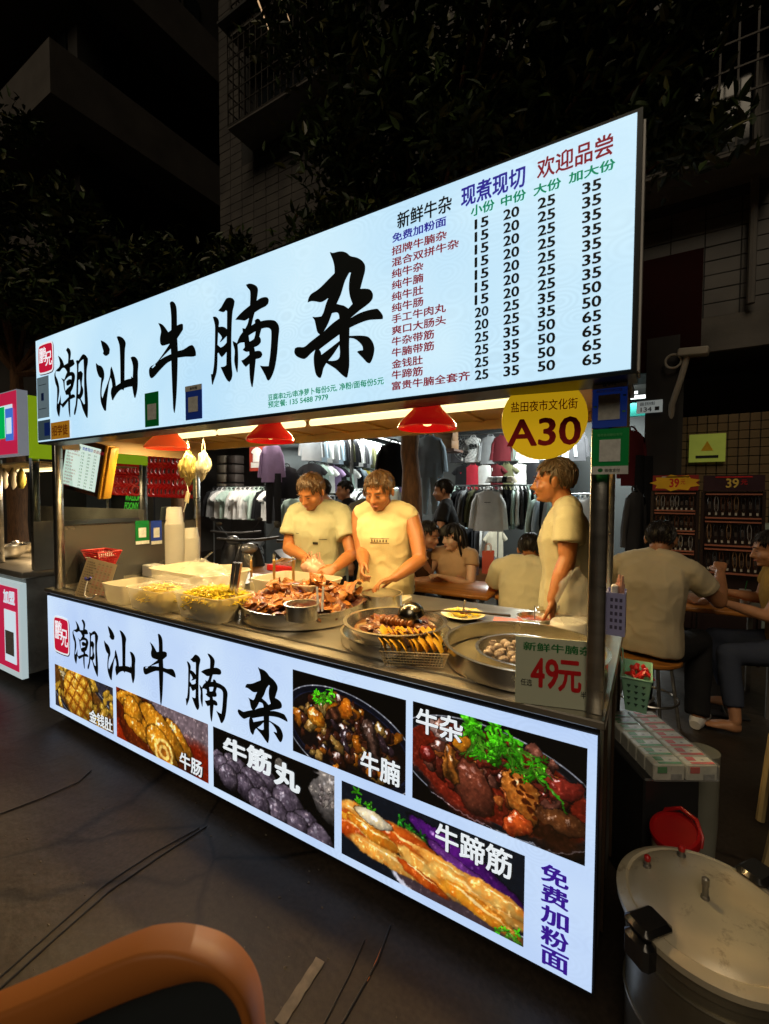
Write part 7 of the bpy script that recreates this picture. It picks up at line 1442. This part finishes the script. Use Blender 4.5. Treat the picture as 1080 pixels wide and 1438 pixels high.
for i, px_ in enumerate((6, 18, 30)):
    p = at(px_, 672, 'y', .45); v, f = bag_mesh(.045, .035, .1, 7+i, 3, .12, 5); o = MB().add(v, f).build('hanging_pouch', [M('pouch_grey', (.4, .36, .28), .5), MATS['pouch_grey'], M('pouch_yellow', (.55, .45, .08), .5)][i], None, tuple(p)); tag(o, ['grey pouch hanging at the left edge under the neighbouring sign', 'second grey pouch hanging under the neighbouring sign', 'yellow pouch hanging beside the neighbouring post'][i], 'pouch')

# ---------------------------------------------------------------- things at the right of the stall
px0 = at(942, 1000, 'z', .5)
# shrink wrapped block of tissue packs on a bin
TZ_ = .56
q00, q10, q01, q11 = at(866, 1000, 'z', TZ_), at(940, 998, 'z', TZ_), at(918, 1072, 'z', TZ_), at(1015, 1077, 'z', TZ_)
ux = ((q10-q00)+(q11-q01))/2; uy = ((q01-q00)+(q11-q10))/2; ang = math.atan2(ux.y, ux.x); lx, ly_ = ux.length*.98, abs(uy.length); 
o = E('tissue_bale', tuple(q01-Vector((0, 0, .065))), ang, 'shrink wrapped bale of red and green printed tissue packs beside the stall', 'package')
tw_ = M('tissue_white', (.6, .6, .52), .4, 0, .15, 30); tgn = M('tissue_green', (.02, .28, .06), .4); trd = M('tissue_red', (.6, .06, .05), .4)
nrow = 7
for r_ in range(nrow):
    for c in range(2):
        x0 = lx*c/2+.003; x1 = lx*(c+1)/2-.003; y0 = ly_*r_/nrow+.002; y1 = ly_*(r_+1)/nrow-.002
        pk = MB(); pk.box(x0, x1, y0, y1, 0, .06, b=.004); k_ = pk.build('tissue_pack', tw_, o)
        mt_ = trd if c else tgn
        box('printed_band', x0+.02, x1-.006, y0+.003, y0+(y1-y0)*.3, .0605, .0612, mt_, k_); box('printed_mark', x0+.02, x0+.05, y0+(y1-y0)*.45, y1-.006, .0605, .0612, mt_, k_); box('printed_line', x0+.07, x1-.03, y0+(y1-y0)*.5, y1-.02, .0605, .0612, print_grey, k_)
        if r_ == 0: box('printed_mark', x0+.012, x0+.045, -.0012, -.0002+.001, .03, .052, mt_, k_); box('barcode', x1-.05, x1-.012, -.0012, .0008, .006, .026, print_grey, k_); box('printed_line', x0+.06, x1-.05, -.0012, .0008, .042, .05, print_grey, k_)
wrap = M('wrap_film', (.8, .8, .8), .12, 0, .0, alpha=.16, spec=1., bump=.6, bscale=25)
MB().box(-.003, lx+.003, -.004, ly_+.003, -.003, .064, b=.006).jitter(.003, 14).build('wrap', wrap, o)
cx_, cy_ = (q00+q11).x/2, (q00+q11).y/2
o = E('white_bin', (.315, .80, 0), label='white plastic bin under the tissue bale', cat='bin'); MB().lathe([(0, 0), (.045, 0), (.055, .2), (.056, TZ_-.08), (.057, TZ_-.067), (0, TZ_-.067)], 30).build('bin', M('bin_white', (.22, .22, .18), .4), o)
o = E('support_crate', (q00.x+.05, q00.y-.25, 0), ang, 'dark crate carrying the left side of the tissue bale', 'crate'); MB().box(-.0, .2, -.12, .2, 0, TZ_-.067, b=.006).build('crate', black_pl, o)
# bucket with red lid
rl = at(948, 1160, 'z', .40); o = E('lidded_bucket', (rl.x, rl.y, 0), label='bucket with a bright red lid and handle behind the pressure cooker', cat='bucket')
MB().lathe([(0, 0), (.06, 0), (.075, .3), (.08, .385), (0, .385)], 30).build('bucket', M('bucket_brownish', (.4, .3, .2), .5), o)
MB().lathe([(.085, -.02), (.088, 0), (.085, .01), (.075, .013), (.072, .007), (0, .004)], 36).build('lid', M('lid_red', (.42, .008, .01), .3), o, (0, 0, .40), (R(14), R(-10), 0)); MB().tube([(.08, -.03, .39), (.085, -.015, .42), (.07, .03, .45), (.02, .06, .46), (-.03, .075, .43), (-.045, .07, .40)], .008, 8, flat=.6).build('handle', M('lid_red'), o)
o.scale = (.86, .86, .95)
# pressure cooker, largest thing at the lower right
KZ = .45; kc = Vector((.267, .029, KZ)); kr = .197
o = E('pressure_cooker', (kc.x, kc.y, 0), label='very large scuffed aluminium pressure cooker with black handles at the lower right', cat='pressure cooker')
alu = M('scuffed_aluminium', (.66, .58, .42), .33, .12, .15, 5, .06, 30); n = alu.node_tree.nodes; l = alu.node_tree.links
nz_ = n.new('ShaderNodeTexNoise'); nz_.inputs['Scale'].default_value = 11; nz_.inputs['Detail'].default_value = 9; nz_.inputs['Roughness'].default_value = .75; nz_.inputs['Distortion'].default_value = .3; tc = n.new('ShaderNodeTexCoord'); l.new(tc.outputs['Object'], nz_.inputs['Vector'])
mr = n.new('ShaderNodeMapRange'); mr.inputs['From Min'].default_value = .56; mr.inputs['From Max'].default_value = .72; l.new(nz_.outputs[0], mr.inputs[0]); mx = n.new('ShaderNodeMix'); mx.data_type = 'RGBA'; b = n['Principled BSDF']; old = b.inputs['Base Color'].links[0].from_socket; l.new(old, mx.inputs[6]); mx.inputs[7].default_value = (.22, .14, .06, 1); l.new(mr.outputs[0], mx.inputs[0]); l.new(mx.outputs[2], b.inputs['Base Color'])
MB().lathe([(0, 0), (kr-.03, 0), (kr-.012, .012), (kr-.01, KZ-.07), (kr, KZ-.06), (kr, KZ-.02), (kr-.01, KZ-.018), (0, KZ-.02)], 72).build('pot_body', M('pot_aluminium', (.3, .27, .2), .4, .7, .35, 4, .15, 20), o)
MB().lathe([(kr+.004, -.03), (kr+.014, -.026), (kr+.016, -.008), (kr+.006, -.001), (kr-.006, .004), (kr-.012, .0), (kr-.02, .008), (kr*.8, .022), (kr*.5, .034), (kr*.2, .04), (0, .041)], 96).build('lid', alu, o, (0, 0, KZ))
for k in (.35, .18): MB().torus((0, 0, k), kr-.009, .004, 60, 6).build('band', M('pot_aluminium'), o)
for px_, py_, h, mt_, rr_ in ((990, 1264, .055, steel_dull, .007), (909, 1212, .032, redp, .007), (957, 1198, .032, redp, .008)):
    c = at(px_, py_, 'z', KZ+.035); v_ = Vector((c.x-kc.x, c.y-kc.y, KZ+(.036 if h > .05 else .022))); vm = MB().lathe([(0, 0), (rr_*1.5, 0), (rr_*1.4, .01), (rr_, .012), (rr_, h*.7)], 14).build('valve', steel_dull, o, tuple(v_)); MB().lathe([(rr_*1.1, h*.66), (rr_*1.2, h*.7), (rr_*1.2, h), (rr_*.6, h+.004), (0, h+.004)], 14).build('valve_cap', mt_, vm)
for px_, py_, rr_ in ((905, 1310, 0), (1070, 1232, 1)):
    c = at(px_, py_, 'z', KZ-.0); dv = Vector((c.x-kc.x, c.y-kc.y, 0)); a = math.atan2(dv.y, dv.x); hd = E('handle_mount', (dv.normalized().x*kr, dv.normalized().y*kr, KZ), a); hd.parent = o
    hm = MB(); hm.box(-.035, .055, -.036, .036, .01, .034, b=.01); hm.box(.012, .055, -.035, .035, -.07, .0, b=.01); h2 = hm.build('handle', M('bakelite', (.012, .012, .013), .25, coat=.4), o, tuple(hd.location), (0, 0, a)); bpy.data.objects.remove(hd)
# pale beige chair frame cut by the right edge
bc = M('beige_plastic', (.5, .38, .18), .4); c0 = at(1074, 1010, 'y', .9)
o = E('plastic_chair', (c0.x+.12, .95, 0), label='corner of a pale yellow plastic stool cut off by the right edge', cat='stool')
MB().tube([(-.1, -.05, .02), (-.075, -.05, .2), (-.04, -.05, .42), (.0, -.05, .44), (.3, -.05, .44)], [.018, .018, .02, .02, .02], 8).build('frame', bc, o); MB().tube([(-.06, .3, .02), (-.03, .3, .42), (.3, .3, .44)], .018, 8).build('frame', bc, o); MB().box(-.03, .32, -.05, .3, .42, .45, b=.01).build('seat', bc, o)
slip = M('sandal_black', (.015, .013, .012), .5)
# ---------------------------------------------------------------- ground clutter
def cable(label, pts, r=.006, mat=black_pl, z=.004):
    r = r*.55
    P_ = [at(a, b_, 'z', z) for a, b_ in pts]; out = []
    for i in range(len(P_)-1):
        for k in range(5): out.append(P_[i].lerp(P_[i+1], k/5)+Vector((mnoise.noise(Vector((i*3+k, 0, 0)))*.012, mnoise.noise(Vector((0, i*3+k, 0)))*.012, 0)))
    out.append(P_[-1]); o = MB().tube(out, r, 6).build('ground_cable', mat); tag(o, label, 'cable'); return o
cable('black cable lying across the street at the left edge', [(0, 1143), (60, 1120), (110, 1098), (128, 1082)], .006); cable('upper one of two black cables running diagonally across the street', [(0, 1372), (70, 1310), (150, 1240), (215, 1198), (280, 1162)], .005); cable('lower one of two black cables running diagonally across the street', [(0, 1388), (75, 1320), (155, 1250), (225, 1202), (290, 1160)], .006)
cable('thin black cable near the grey tape strip', [(455, 1438), (490, 1370), (512, 1320)], .004); cable('thick black cable right of the thin one under the board', [(480, 1438), (530, 1350), (548, 1300)], .006); cable('short orange lit cable end in front of the board', [(516, 1378), (530, 1345), (545, 1310)], .0028, M('copper_orange', (.6, .2, .06), .4, .5))
a0, a1 = at(392, 1438, 'z', .003), at(450, 1348, 'z', .003); dv = (a1-a0); n_ = Vector((-dv.y, dv.x, 0)).normalized()*.017
tp = MB(); m = 10; vs = []; fs = []
for i in range(m+1):
    c = a0.lerp(a1, i/m)+Vector((0, 0, .002)); j = .003*math.sin(i*2.3); vs += [c-n_*(1+j*30), c+n_*(1-j*20), c+n_*(1-j*20)-Vector((0, 0, .0015)), c-n_*(1+j*30)-Vector((0, 0, .0015))]
for i in range(m): fs += [(i*4+k, i*4+(k+1) % 4, i*4+4+(k+1) % 4, i*4+4+k) for k in range(4)]
fs += [(3, 2, 1, 0), (m*4, m*4+1, m*4+2, m*4+3)]
tag(tp.add(vs, fs).build('tape_strip', M('old_tape', (.2, .17, .13), .6, 0, .35, 25), smooth=False), 'worn grey tape strip stuck to the street near the bottom edge', 'tape')
gq = random.Random(9); gt = MB()
for i in range(70):
    p = at(gq.uniform(0, 560), gq.uniform(1120, 1430), 'z', .001); v, f = chunk(gq.uniform(.0015, .005), i, 1, (1.3, 1, .5), .4); gt.add(v, f, T((p.x, p.y, .002)))
tag(gt.build('street_grit', M('grit', (.12, .1, .07), .8)), 'tiny grit and crumbs scattered on the street', 'grit', kind='stuff')
for i, (px_, py_, s, c) in enumerate(((1040, 1010, .02, 'pink'), (905, 985, .018, 'pink'), (940, 1020, .025, 'brown'))): pass
# orange brown rounded band close to the lens: rim of a bag on a dark body
def nearpt(px_, py_, D): return dep(px_, py_, D)
org = M('orange_leather', (.50, .16, .03), .5, 0, .05, 5); dkp = M('dark_screen', (.012, .02, .026), .15)
ND = .42; rim = [(-80, 1484, 32), (-40, 1466, 32), (0, 1448, 31), (60, 1421, 29), (100, 1402, 28), (150, 1379, 29), (200, 1360, 29), (240, 1352, 24), (278, 1352, 15), (306, 1361, 10), (328, 1381, 8), (342, 1405, 7), (350, 1436, 7), (354, 1480, 7), (356, 1540, 7)]
P_ = [nearpt(x, y+8, ND) for x, y, _ in rim]; nr_ = Vector(FW); o = E('bag_rim', tuple(nearpt(180, 1500, ND)), label='out of focus orange brown rounded rim around a dark panel at the lower left', cat='bag')
vs = []; fs = []; prof = [(-1, .002), (-.93, -.002), (-.8, -.004), (.8, -.004), (.93, -.002), (1, .002), (.97, .03), (0, .032), (-.97, .03)]; sm = []; hw_ = []
for i in range(len(P_)-1):
    for k in range(5):
        t = k/5; a_, b_, c_, d_ = P_[max(i-1, 0)], P_[i], P_[i+1], P_[min(i+2, len(P_)-1)]; sm.append(.5*((2*b_)+(-a_+c_)*t+(2*a_-5*b_+4*c_-d_)*t*t+(-a_+3*b_-3*c_+d_)*t**3)); hw_.append((rim[i][2]*(1-t)+rim[i+1][2]*t)*ND/FPX)
last = None
for i, p in enumerate(sm):
    tn = (sm[min(i+1, len(sm)-1)]-sm[max(i-1, 0)]).normalized(); up_ = nr_.cross(tn).normalized()
    if last and up_.dot(last) < 0: up_ = -up_
    last = up_
    for a, d in prof: vs.append(p+up_*(a*hw_[i])+nr_*d-o.location)
k = len(prof)
for i in range(len(sm)-1):
    for j in range(k): fs.append((i*k+j, i*k+(j+1) % k, (i+1)*k+(j+1) % k, (i+1)*k+j))
fs += [tuple(range(k)), tuple(range((len(sm)-1)*k, len(sm)*k))]
MB().add(vs, fs).build('rim', org, o, ang=80)
pn = [p+nr_*.014-o.location for p in sm]; low = [nearpt(364, 1640, ND)+nr_*.014-o.location, nearpt(-80, 1640, ND)+nr_*.014-o.location]; al = pn+low; nn = len(al)
MB().add([v for v in al]+[v+nr_*.012 for v in al], [tuple(range(nn)), tuple(range(2*nn-1, nn-1, -1))]+[(i, (i+1) % nn, nn+(i+1) % nn, nn+i) for i in range(nn)]).build('dark_panel', dkp, o, smooth=False)
